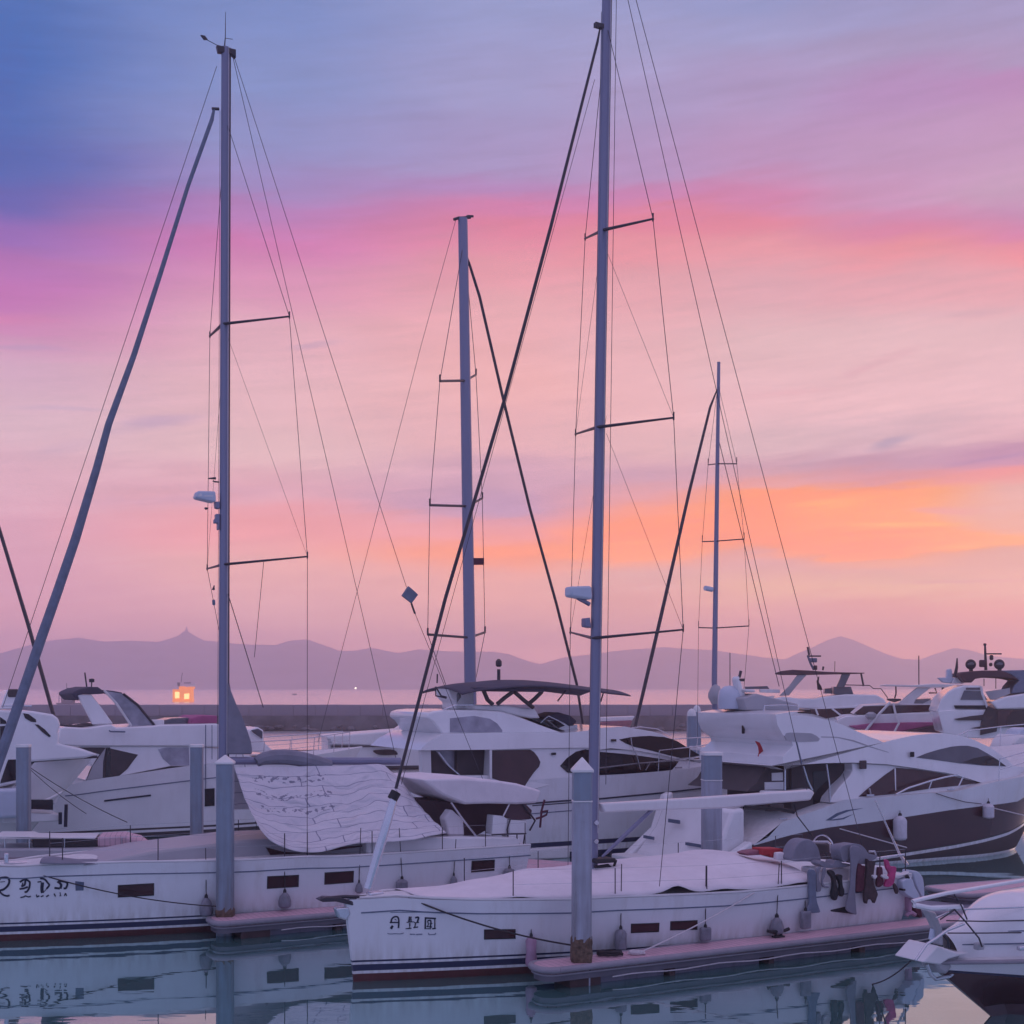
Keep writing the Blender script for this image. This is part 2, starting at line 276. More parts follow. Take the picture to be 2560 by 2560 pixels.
# awning print: ruled lines and broken rows of lettering on white cloth, in UV space
def awning_mat():
    M = bpy.data.materials.new('printed_awning_cloth'); M.use_nodes = True
    t = M.node_tree; b = t.nodes['Principled BSDF']; b.inputs['Roughness'].default_value = .85
    uv = t.nodes.new('ShaderNodeUVMap')
    ns = t.nodes.new('ShaderNodeTexNoise'); ns.inputs['Scale'].default_value = 3.0; ns.inputs['Detail'].default_value = 3
    t.links.new(uv.outputs[0], ns.inputs['Vector'])
    w = t.nodes.new('ShaderNodeMix'); w.data_type = 'VECTOR'; w.inputs[0].default_value = .07
    t.links.new(uv.outputs[0], w.inputs[4]); t.links.new(ns.outputs['Color'], w.inputs[5])
    br = t.nodes.new('ShaderNodeTexBrick'); br.inputs['Scale'].default_value = 1.0
    br.inputs['Brick Width'].default_value = .47; br.offset = .23; br.inputs['Row Height'].default_value = .098
    br.inputs['Mortar Size'].default_value = .0032; br.inputs['Mortar Smooth'].default_value = .2
    br.inputs['Color1'].default_value = (.66,.64,.68,1); br.inputs['Color2'].default_value = (.61,.59,.64,1); br.inputs['Mortar'].default_value = (.26,.26,.34,1)
    t.links.new(w.outputs[1], br.inputs['Vector'])
    sp = t.nodes.new('ShaderNodeSeparateXYZ'); t.links.new(uv.outputs[0], sp.inputs[0])
    # lettering smudges in the upper half
    n2_ = t.nodes.new('ShaderNodeTexNoise'); n2_.inputs['Scale'].default_value = 1.0; n2_.inputs['Detail'].default_value = 3
    mp = t.nodes.new('ShaderNodeMapping'); mp.inputs['Scale'].default_value = (34, 30, 1); t.links.new(uv.outputs[0], mp.inputs[0]); t.links.new(mp.outputs[0], n2_.inputs['Vector'])
    def mm(op, a, bb):
        n = t.nodes.new('ShaderNodeMath'); n.operation = op
        for i, v in enumerate((a, bb)):
            if hasattr(v, 'links'): t.links.new(v, n.inputs[i])
            else: n.inputs[i].default_value = v
        return n.outputs[0]
    rows = mm('GREATER_THAN', mm('SINE', mm('MULTIPLY', sp.outputs[1], 37.8), 0), .2)
    upper = mm('MULTIPLY', mm('GREATER_THAN', sp.outputs[1], .52), mm('LESS_THAN', sp.outputs[1], .92))
    lx = mm('MULTIPLY', mm('GREATER_THAN', sp.outputs[0], .08), mm('LESS_THAN', sp.outputs[0], .5))
    txt = mm('MULTIPLY', mm('MULTIPLY', mm('GREATER_THAN', n2_.outputs['Fac'], .56), rows), mm('MULTIPLY', upper, lx))
    mx = t.nodes.new('ShaderNodeMix'); mx.data_type = 'RGBA'; t.links.new(mm('MULTIPLY', txt, .75), mx.inputs[0]); t.links.new(br.outputs[0], mx.inputs[6]); mx.inputs[7].default_value = (.13,.13,.2,1)
    t.links.new(mx.outputs[2], b.inputs['Base Color'])
    bp = t.nodes.new('ShaderNodeBump'); bp.inputs['Strength'].default_value = .8; bp.inputs['Distance'].default_value = .25
    n4 = t.nodes.new('ShaderNodeTexNoise'); n4.inputs['Scale'].default_value = 4.5; n4.inputs['Distortion'].default_value = 1.2; t.links.new(uv.outputs[0], n4.inputs['Vector'])
    t.links.new(n4.outputs['Fac'], bp.inputs['Height']); t.links.new(bp.outputs[0], b.inputs['Normal'])
    return M
Mt['awning'] = awning_mat()

def water_mat():
    M = bpy.data.materials.new('harbour_water'); M.use_nodes = True
    t = M.node_tree; t.nodes.clear()
    o = t.nodes.new('ShaderNodeOutputMaterial'); mx = t.nodes.new('ShaderNodeMixShader')
    d = t.nodes.new('ShaderNodeBsdfDiffuse'); d.inputs[0].default_value = (.075,.18,.178,1)
    g = t.nodes.new('ShaderNodeBsdfGlossy'); pass
    co = t.nodes.new('ShaderNodeTexCoord')
    mp = t.nodes.new('ShaderNodeMapping'); mp.inputs['Scale'].default_value = (.35, 1.0, 1); t.links.new(co.outputs['Object'], mp.inputs[0])
    a = t.nodes.new('ShaderNodeTexNoise'); a.inputs['Scale'].default_value = 1.1; a.inputs['Detail'].default_value = 3; t.links.new(mp.outputs[0], a.inputs['Vector'])
    # patches of breeze roughen the surface here and there
    p = t.nodes.new('ShaderNodeTexNoise'); p.inputs['Scale'].default_value = .12; p.inputs['Detail'].default_value = 3; t.links.new(co.outputs['Object'], p.inputs['Vector'])
    pr = t.nodes.new('ShaderNodeMapRange'); pr.inputs['From Min'].default_value = .4; pr.inputs['From Max'].default_value = .7; pr.inputs['To Min'].default_value = .06; pr.inputs['To Max'].default_value = .2
    t.links.new(p.outputs['Fac'], pr.inputs['Value'])
    # open water beyond the berths is ruffled by the breeze
    sy = t.nodes.new('ShaderNodeSeparateXYZ'); t.links.new(co.outputs['Object'], sy.inputs[0])
    ry = t.nodes.new('ShaderNodeMapRange'); ry.inputs['From Min'].default_value = 48; ry.inputs['From Max'].default_value = 110; ry.inputs['To Min'].default_value = .02; ry.inputs['To Max'].default_value = .25
    t.links.new(sy.outputs[1], ry.inputs['Value']); t.links.new(ry.outputs[0], g.inputs['Roughness'])
    rc = t.nodes.new('ShaderNodeMapRange'); rc.inputs['From Min'].default_value = 40; rc.inputs['From Max'].default_value = 75; t.links.new(sy.outputs[1], rc.inputs['Value'])
    gc = t.nodes.new('ShaderNodeMix'); gc.data_type = 'RGBA'; gc.inputs[6].default_value = (.70,.86,.87,1); gc.inputs[7].default_value = (1,.93,.90,1)  # far gloss tinted warm, the sky's pink put into the water colour
    t.links.new(rc.outputs[0], gc.inputs[0]); t.links.new(gc.outputs[2], g.inputs['Color'])
    b = t.nodes.new('ShaderNodeBump'); b.inputs['Distance'].default_value = .05; t.links.new(pr.outputs[0], b.inputs['Strength'])
    t.links.new(a.outputs['Fac'], b.inputs['Height'])
    t.links.new(b.outputs[0], g.inputs['Normal'])
    lw = t.nodes.new('ShaderNodeFresnel'); lw.inputs['IOR'].default_value = 1.9; t.links.new(b.outputs[0], lw.inputs['Normal'])
    rg = t.nodes.new('ShaderNodeMapRange'); rg.inputs['From Max'].default_value = .65; rg.inputs['To Min'].default_value = .25; rg.inputs['To Max'].default_value = .95
    t.links.new(lw.outputs[0], rg.inputs['Value'])
    t.links.new(rg.outputs[0], mx.inputs[0]); t.links.new(d.outputs[0], mx.inputs[1]); t.links.new(g.outputs[0], mx.inputs[2]); t.links.new(mx.outputs[0], o.inputs[0])
    return M
Mt['water'] = water_mat()

# ------------------------------------------------------------------ helpers
ZS = {0:(0,0,1/1.32505), 1:(0,1640,3.019), 2:(0,2020,3.019), 3:(520,1640,3.019), 4:(520,1960,3.019), 5:(1000,1640,3.019), 6:(1000,1960,3.019), 7:(1540,1960,3.45), 8:(2000,1960,3.22), 9:(1440,1560,3.45), 10:(1960,1560,3.22), 11:(0,2130,8.782), 12:(940,2270,11.365), 13:(2030,2090,6.44), 14:(1180,1900,8.05), 15:(400,1680,16.1), 16:(460,1180,5.367), 99:(0,0,1.0)}
def px(k, p):                                   # a point measured in one of the enlargements of the photo -> photo pixel
    o = ZS[k]; return (o[0]+p[0]/o[2], o[1]+p[1]/o[2])
def flat(*segs):                                # flat(5,[(..)],9,[(..)]) -> photo pixels
    r = []
    for i in range(0, len(segs), 2):
        r += [px(segs[i], p) for p in segs[i+1]]
    return r
ANG = 28.3
class Frame:
    """a boat's own frame: u along its keel, o sideways towards the quay, z up"""
    def __init__(s, ox, oy, ang=ANG):
        s.o = (ox, oy); a = R(ang); s.a = a; s.d = (cos(a), sin(a)); s.n = (sin(a), -cos(a))
    def uz(s, p, off):
        rx, rz = (p[0]-CX)/F, -(p[1]-HY)/F
        t = (off + s.o[0]*s.n[0] + s.o[1]*s.n[1])/(rx*s.n[0]+s.n[1])
        return ((t*rx-s.o[0])*s.d[0] + (t-s.o[1])*s.d[1], CH+t*rz)
    def tr(s, pts, off):
        r = []
        for p in pts:
            if callable(off):
                o_ = off(0, 2)
                for _ in range(4):
                    u, z = s.uz(p, o_); o_ = off(u, z)
            else: u, z = s.uz(p, off)
            r.append((u, z))
        return r
    def p3(s, p, off):
        u, z = s.uz(p, off); return (u, -off, z)
    def world(s, u, off, z=0): return (s.o[0]+u*s.d[0]+off*s.n[0], s.o[1]+u*s.d[1]+off*s.n[1], z)
    def local(s, w):
        dx, dy = w[0]-s.o[0], w[1]-s.o[1]
        return (dx*s.d[0]+dy*s.d[1], -(dx*s.n[0]+dy*s.n[1]), w[2])
def at(p, Y):                                    # the point that far out on the line of sight of a photo pixel
    return ((p[0]-CX)/F*Y, Y, CH-(p[1]-HY)/F*Y)
def interp(pts):
    pts = sorted(pts)
    def f(x):
        if x <= pts[0][0]: return pts[0][1]
        if x >= pts[-1][0]: return pts[-1][1]
        for a, b in zip(pts, pts[1:]):
            if a[0] <= x <= b[0]:
                t = (x-a[0])/max(1e-9, b[0]-a[0]); return a[1]+(b[1]-a[1])*t
    return f
def catmull(pts, n=5, closed=False):
    m_ = len(pts); out = []
    rng = range(m_ if closed else m_-1)
    g = (lambda i: pts[i % m_]) if closed else (lambda i: pts[max(0, min(m_-1, i))])
    for i in rng:
        a, b, c, d = g(i-1), g(i), g(i+1), g(i+2)
        for j in range(n):
            t = j/n
            out.append(tuple(.5*((2*b[k])+(-a[k]+c[k])*t+(2*a[k]-5*b[k]+4*c[k]-d[k])*t*t+(-a[k]+3*b[k]-3*c[k]+d[k])*t**3) for k in range(len(b))))
    if not closed: out.append(pts[-1])
    return out
class MB:
    def __init__(s): s.v = []; s.f = []; s.m = []; s.uv = None
    def add(s, vs, fs, mi=0):
        b = len(s.v); s.v += [tuple(v) for v in vs]
        for f in fs: s.f.append(tuple(b+i for i in f)); s.m.append(mi)
        return s
    def box(s, c, h, rz=0, mi=0, top=1.0):
        vs = []
        for sz in (-1, 1):
            k = top if sz > 0 else 1.0
            for sx, sy in ((-1,-1),(1,-1),(1,1),(-1,1)):
                x, y = sx*h[0]*k, sy*h[1]*k
                vs.append((c[0]+x*cos(rz)-y*sin(rz), c[1]+x*sin(rz)+y*cos(rz), c[2]+sz*h[2]))
        return s.add(vs, [(3,2,1,0),(4,5,6,7),(0,1,5,4),(1,2,6,5),(2,3,7,6),(3,0,4,7)], mi)
    def tube(s, pts, r, n=8, mi=0, flat_=1.0, caps=True):
        pts = [Vector(p) for p in pts]
        rs = r if isinstance(r, (list, tuple)) else [r]*len(pts)
        vs = []; fs = []; up = None
        for i, p in enumerate(pts):
            t = (pts[min(i+1, len(pts)-1)]-pts[max(i-1, 0)])
            if t.length < 1e-9: t = Vector((0,0,1))
            t.normalize()
            if up is None:
                up = Vector((0,0,1)) if abs(t.z) < .9 else Vector((1,0,0))
            x = t.cross(up)
            if x.length < 1e-6: x = t.cross(Vector((0,1,0)))
            x.normalize(); y = x.cross(t).normalized(); up = y
            for k in range(n):
                a = 2*pi*k/n + pi/n
                vs.append(p + x*(cos(a)*rs[i]*flat_) + y*(sin(a)*rs[i]))
        for i in range(len(pts)-1):
            for k in range(n):
                k2 = (k+1) % n
                fs.append((i*n+k, i*n+k2, (i+1)*n+k2, (i+1)*n+k))
        if caps:
            fs.append(tuple(range(n-1, -1, -1))); e = (len(pts)-1)*n; fs.append(tuple(e+k for k in range(n)))
        return s.add(vs, fs, mi)
    def prism(s, prof, w, w2=None, mi=0):
        """side outline (u,z) carried across the boat from off=+w to off=w2 (default -w); w may depend on (u,z)"""
        wf = w if callable(w) else (lambda u, z: w)
        wg = (lambda u, z: -wf(u, z)) if w2 is None else (w2 if callable(w2) else (lambda u, z: w2))
        n = len(prof)
        vs = [(u, -wf(u, z), z) for u, z in prof] + [(u, -wg(u, z), z) for u, z in prof]
        ar = sum(prof[i][0]*prof[(i+1)%n][1]-prof[(i+1)%n][0]*prof[i][1] for i in range(n))
        fr = tuple(range(n)) if ar > 0 else tuple(range(n-1, -1, -1))
        bk = tuple(n+i for i in reversed(fr))
        fs = [fr, bk]
        for i in range(n):
            j = (i+1) % n
            fs.append((j, i, n+i, n+j) if ar > 0 else (i, j, n+j, n+i))
        return s.add(vs, fs, mi)
    def lathe(s, prof, c=(0,0,0), n=16, mi=0, sx=1.0, sy=1.0):
        vs = []; fs = []
        for r, z in prof:
            for k in range(n):
                a = 2*pi*k/n; vs.append((c[0]+r*cos(a)*sx, c[1]+r*sin(a)*sy, c[2]+z))
        for i in range(len(prof)-1):
            for k in range(n):
                k2 = (k+1) % n; fs.append((i*n+k, i*n+k2, (i+1)*n+k2, (i+1)*n+k))
        fs.append(tuple(range(n-1, -1, -1))); e = (len(prof)-1)*n; fs.append(tuple(e+k for k in range(n)))
        return s.add(vs, fs, mi)
    def grid(s, rows, mi=0, closed=False):
        """rows of equal length points -> sheet"""
        nr, nc = len(rows), len(rows[0]); vs = [p for r in rows for p in r]; fs = []
        for i in range(nr-1):
            for k in range(nc-1): fs.append((i*nc+k, i*nc+k+1, (i+1)*nc+k+1, (i+1)*nc+k))
        return s.add(vs, fs, mi)
    def build(s, name, mats, parent=None, ang=35, bevel=0, thick=0, smooth_=True, seg=2):
        me = bpy.data.meshes.new(name); me.from_pydata(s.v, [], s.f)
        if not isinstance(mats, (list, tuple)): mats = [mats]
        for q_ in mats: me.materials.append(Mt[q_] if isinstance(q_, str) else q_)
        for p_, i in zip(me.polygons, s.m): p_.material_index = i; p_.use_smooth = smooth_
        if s.uv:
            ul = me.uv_layers.new(name='UVMap')
            for l_ in me.loops: ul.data[l_.index].uv = s.uv[l_.vertex_index]
        me.validate(); me.update()
        if smooth_: me.set_sharp_from_angle(angle=R(ang))
        o = bpy.data.objects.new(name, me); C.objects.link(o)
        if parent: o.parent = parent
        if thick:
            so = o.modifiers.new('solid', 'SOLIDIFY'); so.thickness = thick; so.offset = 0
        if bevel:
            b_ = o.modifiers.new('bevel', 'BEVEL'); b_.width = bevel; b_.segments = seg; b_.limit_method = 'ANGLE'; b_.angle_limit = R(40); b_.harden_normals = False
        return o
def tag(o, label, cat, group=None, kind=None):
    if label: o['label'] = label
    if cat: o['category'] = cat
    if group: o['group'] = group
    if kind: o['kind'] = kind
    return o
def root(name, label, cat, fr=None, loc=None, rz=0, group=None):
    o = bpy.data.objects.new(name, None); C.objects.link(o); o.empty_display_size = .3
    if fr: o.location = (fr.o[0], fr.o[1], 0); o.rotation_euler = (0, 0, fr.a)
    else: o.location = loc or (0,0,0); o.rotation_euler = (0, 0, rz)
    return tag(o, label, cat, group)
def part(name, mats, parent, mb=None, **kw):
    return mb.build(name, mats, parent, **kw)
def tube(name, mats, parent, pts, r, n=6, **kw):
    return MB().tube(pts, r, n).build(name, mats, parent, **kw)
def near(fr, pts, off): return [fr.p3(p, off(0,0) if callable(off) else off) for p in pts]

# ------------------------------------------------------------------ water, far hills, air
wm = MB(); wm.add([(-3300,-60,0),(3300,-60,0),(3300,3700,0),(-3300,3700,0)], [(0,1,2,3)])
tag(wm.build('water', 'water', smooth_=False), None, None, kind='structure')

RIDGE = [(-900,1235),(-600,1212),(-400,1225),(-200,1205),(-90,1228),(0,1232),(60,1216),(100,1208),(150,1203),(200,1211),(240,1208),(300,1211),(335,1200),(350,1189),(365,1198),(385,1208),(450,1215),(520,1217),(550,1208),(580,1206),(610,1217),(640,1228),(670,1228),(700,1222),(750,1232),(790,1225),(850,1229),(930,1229),(960,1234),(990,1245),(1020,1253),(1060,1241),(1110,1235),(1180,1226),(1250,1221),(1350,1227),(1440,1240),(1480,1244),(1530,1222),(1560,1208),(1585,1200),(1610,1207),(1640,1220),(1670,1233),(1700,1243),(1740,1245),(1770,1232),(1800,1222),(1830,1229),(1860,1237),(1932,1243),(2100,1225),(2300,1240),(2600,1215),(2900,1238)]
def hills():
    YR = 2950.0
    rf = interp([(x*K, y*K) for x, y in RIDGE])
    mb = MB(); rows = []
    from mathutils import noise
    xs = [-1250+8*i for i in range(int(5100/8)+1)]
    prof = [(2440,0.0),(2470,.03),(2540,.16),(2640,.38),(2760,.66),(2860,.87),(2950,1.0),(3060,.86),(3180,.5),(3300,.0)]
    for yy, k_ in prof:
        row = []
        for x_ in xs:
            X_ = (x_-CX)/F*YR
            hz = CH+(HY-rf(x_))/F*YR
            nz = noise.fractal(Vector((X_*.006, yy*.006, 3.3)), 1.0, 2.0, 5)*.16*(1 if 0 < k_ < 1 else 0)
            nz += noise.fractal(Vector((X_*.03, yy*.03, 1.3)), 1.0, 2.0, 4)*.012*(1 if k_ > 0 else 0)
            row.append((X_*(yy/YR)**.15, yy + noise.noise(Vector((X_*.004, 0, 0)))*30*(k_ == 0), hz*max(0, k_+nz*k_*(1.25-k_)*2.2) - (1.5 if k_ == 0 else 0)))
        rows.append(row)
    mb.grid(rows)
    o = tag(mb.build('hills', 'hill', ang=80), None, None, kind='structure')
hills()
def hilltower():
    x_, y_, z_ = at(px(0, (352,1189)), 2950); t = root('lookout_tower', 'tiny pointed tower on the hill summit at the left', 'tower', loc=(x_, y_, z_-2))
    MB().lathe([(4.2,-4),(3.6,3),(3.2,3.2),(2.2,6.5),(.3,11)], n=10).build('tower_shaft', 'ghost', t)
hilltower()
hz = MB().box((0,1750,68.5), (3450,1850,69.7)); hz.f = [tuple(f) for f in hz.f]
hm = bpy.data.materials.new('evening_haze'); hm.use_nodes = True
_t = hm.node_tree; _t.nodes.clear(); _o = _t.nodes.new('ShaderNodeOutputMaterial'); _v = _t.nodes.new('ShaderNodeVolumePrincipled')
_v.inputs['Density'].default_value = 0.00072; _v.inputs['Color'].default_value = (.97,.925,.995,1); _v.inputs['Anisotropy'].default_value = .77
_t.links.new(_v.outputs[0], _o.inputs['Volume'])
tag(hz.build('haze', hm, smooth_=False), None, None, kind='stuff')

# ------------------------------------------------------------------ breakwater
bwf = root('breakwater', 'long grey concrete breakwater wall across the water behind the marina', 'breakwater', loc=(0,184,0))
b_ = MB()
b_.prism([(-300,.05),(300,.05),(300,2.0),(-300,2.0)], 1.2, -5); part('footing', 'stone', bwf, b_)
b_ = MB(); n_ = 60
for i in range(n_):
    x0 = -90+i*3.02
    b_.prism([(x0,1.95),(x0+3.0,1.95),(x0+3.0,3.44+random.uniform(-.03,.03)),(x0,3.44)], -.2+random.uniform(-.03,.03), -4)
part('wall', 'conc', bwf, b_, bevel=.04)
b_ = MB()
from mathutils import noise as mnoise
for i in range(150):
    x0 = random.uniform(-85, 85); r_ = random.uniform(.35, .8)
    pr = [(0,-r_*.6),(r_*.8,-r_*.3),(r_,.05),(r_*.6,r_*.45),(.05,r_*.55)]
    b_.lathe([(max(.02,a), z) for a, z in pr], c=(x0, -1.6-random.uniform(0,.8), random.uniform(.1,.7)), n=7, sx=random.uniform(.8,1.6))
part('rubble', 'stone', bwf, b_, ang=20).__setitem__('kind', 'stuff')
ZS.update({20:(0,0,1.509), 21:(1280,0,1.509), 22:(0,900,1.509), 23:(1280,900,1.509)})
def FV(*pts): return [px(0, p) for p in pts]
# ------------------------------------------------------------------ front sailing yachts (two sister boats)
SL_LEN, SB1, SB0 = 15.2, 2.05, 1.78
def sb1(u):
    x = max(0, min(1, u/(.58*SL_LEN))); v = 1-(1-x)**2.0
    if u > .58*SL_LEN: v *= 1-.14*((u-.58*SL_LEN)/(.42*SL_LEN))**2
    return .07+(SB1-.07)*v
def sb0(u):
    x = max(0, min(1, (u-.12)/(.6*SL_LEN))); v = 1-(1-x)**1.75
    if u > .6*SL_LEN: v *= 1-.16*((u-.6*SL_LEN)/(.4*SL_LEN))**2
    return .03+(SB0-.03)*v
def make_sail_hull(fr, sheer_px, t, LB):
    sh = interp(fr.tr(sheer_px, lambda u, z: sb1(u)))
    def wf(x, z):
        r_ = .20*max(0, z)/sh(0); u = (x+r_)/(1+r_/2.2) if x < 2.2 else x
        return wraw(u, z)
    def wraw(u, z):
        s = max(0, min(1, z/sh(u))); b = sb0(u)+(sb1(u)-sb0(u))*s**.75
        return b if z >= 0 else b*(1+z*.6)
    lv = [-.42, -.1, .16, .22, .35, .40, .44]
    mi = [1, 1, 0, 2, 0, 2]
    us = [LB*(i/40)**1.35 for i in range(41)]
    rows_n, rows_f = [], []
    fr_s = [.36, .5, .64, .78, .9, 1.0]
    zz = []
    for u in us:
        h = sh(u); z_ = lv+[.44+(h-.44)*(f-.30)/.70 for f in fr_s]; zz.append(z_)
    nz = len(zz[0])
    mb = MB()
    def pt(i, j, sgn):
        u = us[i]; z = zz[i][j]; w = wraw(u, z)
        rake = .20*(max(0, z)/sh(0)) if i < 14 else 0
        k = max(0, 1-u/2.2)
        aft = .25*(1-max(0, z)/sh(u))*max(0, (u-LB+2)/2.0)
        return (u - rake*k - aft, -sgn*w, z)
    for sgn in (1, -1):
        base = len(mb.v)
        for i in range(len(us)):
            for j in range(nz): mb.v.append(pt(i, j, sgn))
        for i in range(len(us)-1):
            for j in range(nz-1):
                a = base+i*nz+j; q = (a, a+nz, a+nz+1, a+1)
                mb.f.append(q if sgn > 0 else tuple(reversed(q))); mb.m.append(mi[j] if j < len(mi) else 0)
        if sgn > 0: b0_ = base
    b1_ = base; e = (len(us)-1)*nz
    for j in range(nz-1):   # transom and stem
        mb.f.append((b0_+e+j, b1_+e+j, b1_+e+j+1, b0_+e+j+1)); mb.m.append(mi[j] if j < len(mi) else 0)
        mb.f.append((b1_+j, b0_+j, b0_+j+1, b1_+j+1)); mb.m.append(mi[j] if j < len(mi) else 0)
    h = mb.build('hull', ['hullgel', 'red', 'navy'], t, ang=30)
    # deck, slightly cambered, 5 mm inside the gunwale
    dk = []
    for i in range(0, 41, 2):
        u = us[i]; w = sb1(u)-.012; z = sh(u)
        dk.append([(u, -w*v, z-.012+.07*(1-v*v)) for v in (1, .8, .5, .2, 0, -.2, -.5, -.8, -1)])
    MB().grid(dk).build('deck', 'deck', t)
    st = [(u, -(wf(u, sh(u)-.27)+.004), sh(u)-.27) for u in us[1:]]
    MB().tube(st, .014, 6).build('rub_strake', 'ink2', t)
    for s_ in (1, -1):
        MB().tube([(u, -s_*(sb1(u)-.03), sh(u)+.022) for u in us[1:]], .028, 6).build('toe_rail', 'gel2', t)
    return sh, wf
def hull_slab(name, mats, t, fr, pts, wf, proud=.006, thick=.04, nseg=1):
    cx = sum(p[0] for p in pts)/4; cy = sum(p[1] for p in pts)/4
    big = [(p[0]+(2.2 if p[0] > cx else -2.2), p[1]+(2.0 if p[1] > cy else -2.0)) for p in pts]
    if name == 'hull_window':
        pb = fr.tr(big, lambda u, z: wf(u, z)+proud*1.6)
        # a raised black gasket round the port, the glass sits a little deeper
        mb = MB(); n = len(pts); f1 = lambda u, z: wf(u, z)+.016; q1 = fr.tr(big, f1); q2 = fr.tr(pts, f1)
        vs = [(u, -f1(u, z), z) for u, z in q1]+[(u, -f1(u, z), z) for u, z in q2]+[(u, -f1(u, z)+.05, z) for u, z in q1]+[(u, -f1(u, z)+.05, z) for u, z in q2]
        fs = []
        for i in range(n):
            j = (i+1) % n; fs += [(i, n+i, n+j, j), (2*n+i, i, j, 2*n+j), (n+i, 3*n+i, 3*n+j, n+j)]
        mb.add(vs, fs).build('window_gasket', 'black', t, smooth_=False)
    pr = fr.tr(pts, lambda u, z: wf(u, z)+proud)
    return MB().prism(pr, lambda u, z: wf(u, z)+proud, lambda u, z: wf(u, z)-thick).build(name, mats, t, smooth_=False)
def ink(name, m_, t, fr, strokes, wf, cuts):
    for i in range(len(cuts)-1):
        g = [q for q in strokes if cuts[i] <= sum(p[0] for p in q[1])/len(q[1]) < cuts[i+1]]
        if g: ink1(name, m_, t, fr, g, wf)
def ink1(name, m_, t, fr, strokes, wf, proud=.010):
    """lettering: each stroke (zoom key, points, pen width in zoom px) laid on the hull side as a thin film"""
    mb = MB()
    for k, pts, wd in strokes:
        P = [px(k, p) for p in pts]
        if len(P) > 2: P = catmull(P, 4)
        wd = wd/ZS[k][2]/2
        for i in range(len(P)-1):
            (x0, y0), (x1, y1) = P[i], P[i+1]
            l_ = max(1e-6, sqrt((x1-x0)**2+(y1-y0)**2)); tx, ty = (x1-x0)/l_*wd, (y1-y0)/l_*wd
            q = [(x0-tx*.6-ty, y0-ty*.6+tx), (x1+tx*.6-ty, y1+ty*.6+tx), (x1+tx*.6+ty, y1+ty*.6-tx), (x0-tx*.6+ty, y0-ty*.6-tx)]
            pf = proud + random.random()*.0012
            pr = fr.tr(q, lambda u, z: wf(u, z)+pf)
            mb.prism(pr, lambda u, z: wf(u, z)+pf, lambda u, z: wf(u, z)-.02)
    return mb.build(name, m_, t, smooth_=False)
def stay(name, t, fr, p0, o0, p1, o1, r=.008, m_='wire', n=5, sag=0):
    a = Vector(fr.p3(p0, o0)); b = Vector(fr.p3(p1, o1))
    k = 9 if sag else 2
    return MB().tube([a.lerp(b, i/(k-1)) - Vector((0,0,sag*4*(i/(k-1))*(1-i/(k-1)))) for i in range(k)], r, n).build(name, m_, t)
def spreader(t, fr, root_p, tip_n, tip_f, on=2.2, r=.03):
    """a swept pair: near tip and far tip measured in the photo"""
    a = fr.p3(root_p, 0)
    n_ = fr.p3(tip_n, on); f_ = fr.p3(tip_f, -on)
    # the far tip mirrors the near one
    MB().tube([(a[0], a[1], a[2]), n_], [r*1.2, r*.7], 8, flat_=1.6).build('spreader', 'wire', t)
    MB().tube([(a[0], a[1], a[2]), f_], [r*1.2, r*.7], 8, flat_=1.6).build('spreader', 'wire', t)
    for p in (n_, f_): MB().tube([(p[0], p[1], p[2]-.05), (p[0], p[1], p[2]+.12)], .02, 6).build('spreader_tip', 'wire', t)
    return n_, f_

# ---- right-hand yacht, bow towards us
SR = Frame(-3.21, 27.6)
srt = root('sailing_yacht', 'white sailing yacht at the front with a pale deck cover, bow in the centre', 'sailing yacht', SR, group='sailing yachts at the front')
sr_sheer_px = [(874,2250),(917,2247),(1000,2242),(1076,2248),(1200,2252),(1430,2251),(1540,2245),(1859,2232),(2024,2216),(2240,2192)]
sr_sh, sr_w = make_sail_hull(SR, sr_sheer_px, srt, 13.4)
for q in [[(1213,2326),(1287,2325),(1287,2345),(1213,2347)], flat(7,[(140,1213),(368,1205),(364,1270),(138,1280)]), flat(7,[(480,1192),(697,1182),(695,1250),(477,1256)])]:
    hull_slab('hull_window', 'brownglass', srt, SR, q, sr_w)
ink('letter', 'ink', srt, SR, [
  (12,[(430,575),(470,520)],60),(12,[(430,400),(455,310),(520,255),(600,250),(640,300),(650,420),(640,560)],40),(12,[(405,415),(530,410),(655,415)],36),(12,[(540,320),(580,345)],20),(12,[(450,590),(480,520)],30),
  (12,[(960,260),(940,390)],50),(12,[(1000,300),(1000,390)],26),(12,[(940,265),(1010,262)],26),(12,[(1130,275),(1210,270),(1180,400)],44),(12,[(880,410),(1060,395),(1120,420),(1220,410)],22),(12,[(962,440),(962,500)],34),(12,[(962,500),(962,560)],14),(12,[(1130,420),(1105,540)],30),(12,[(855,588),(1000,578)],28),(12,[(1075,560),(1190,540)],30),
  (12,[(1410,280),(1400,590)],40),(12,[(1410,285),(1690,300)],44),(12,[(1675,300),(1675,580)],30),(12,[(1390,590),(1560,590)],24),(12,[(1610,590),(1690,580)],34),(12,[(1480,360),(1560,370),(1550,560)],36),(12,[(1470,380),(1490,460),(1460,540)],28),(12,[(1530,450),(1600,440)],18),(12,[(1450,530),(1590,540)],24)], sr_w, [0,760,1310,2000])
ink('small_print', 'ink2', srt, SR, [(12,[(330,718),(390,738),(540,732),(700,735),(785,712)],18),(12,[(975,745),(1020,750)],26),(12,[(1040,745),(1110,750)],22),(12,[(1150,752),(1310,745)],24),(12,[(1500,715),(1510,760),(1600,755),(1680,750),(1695,715)],18)], sr_w, [0,900,1135,1400,2000])
ink('cover_strip', 'ink2', srt, SR, [(12,[(420,125),(900,124),(1930,118)],14)], sr_w, [-9,9999])
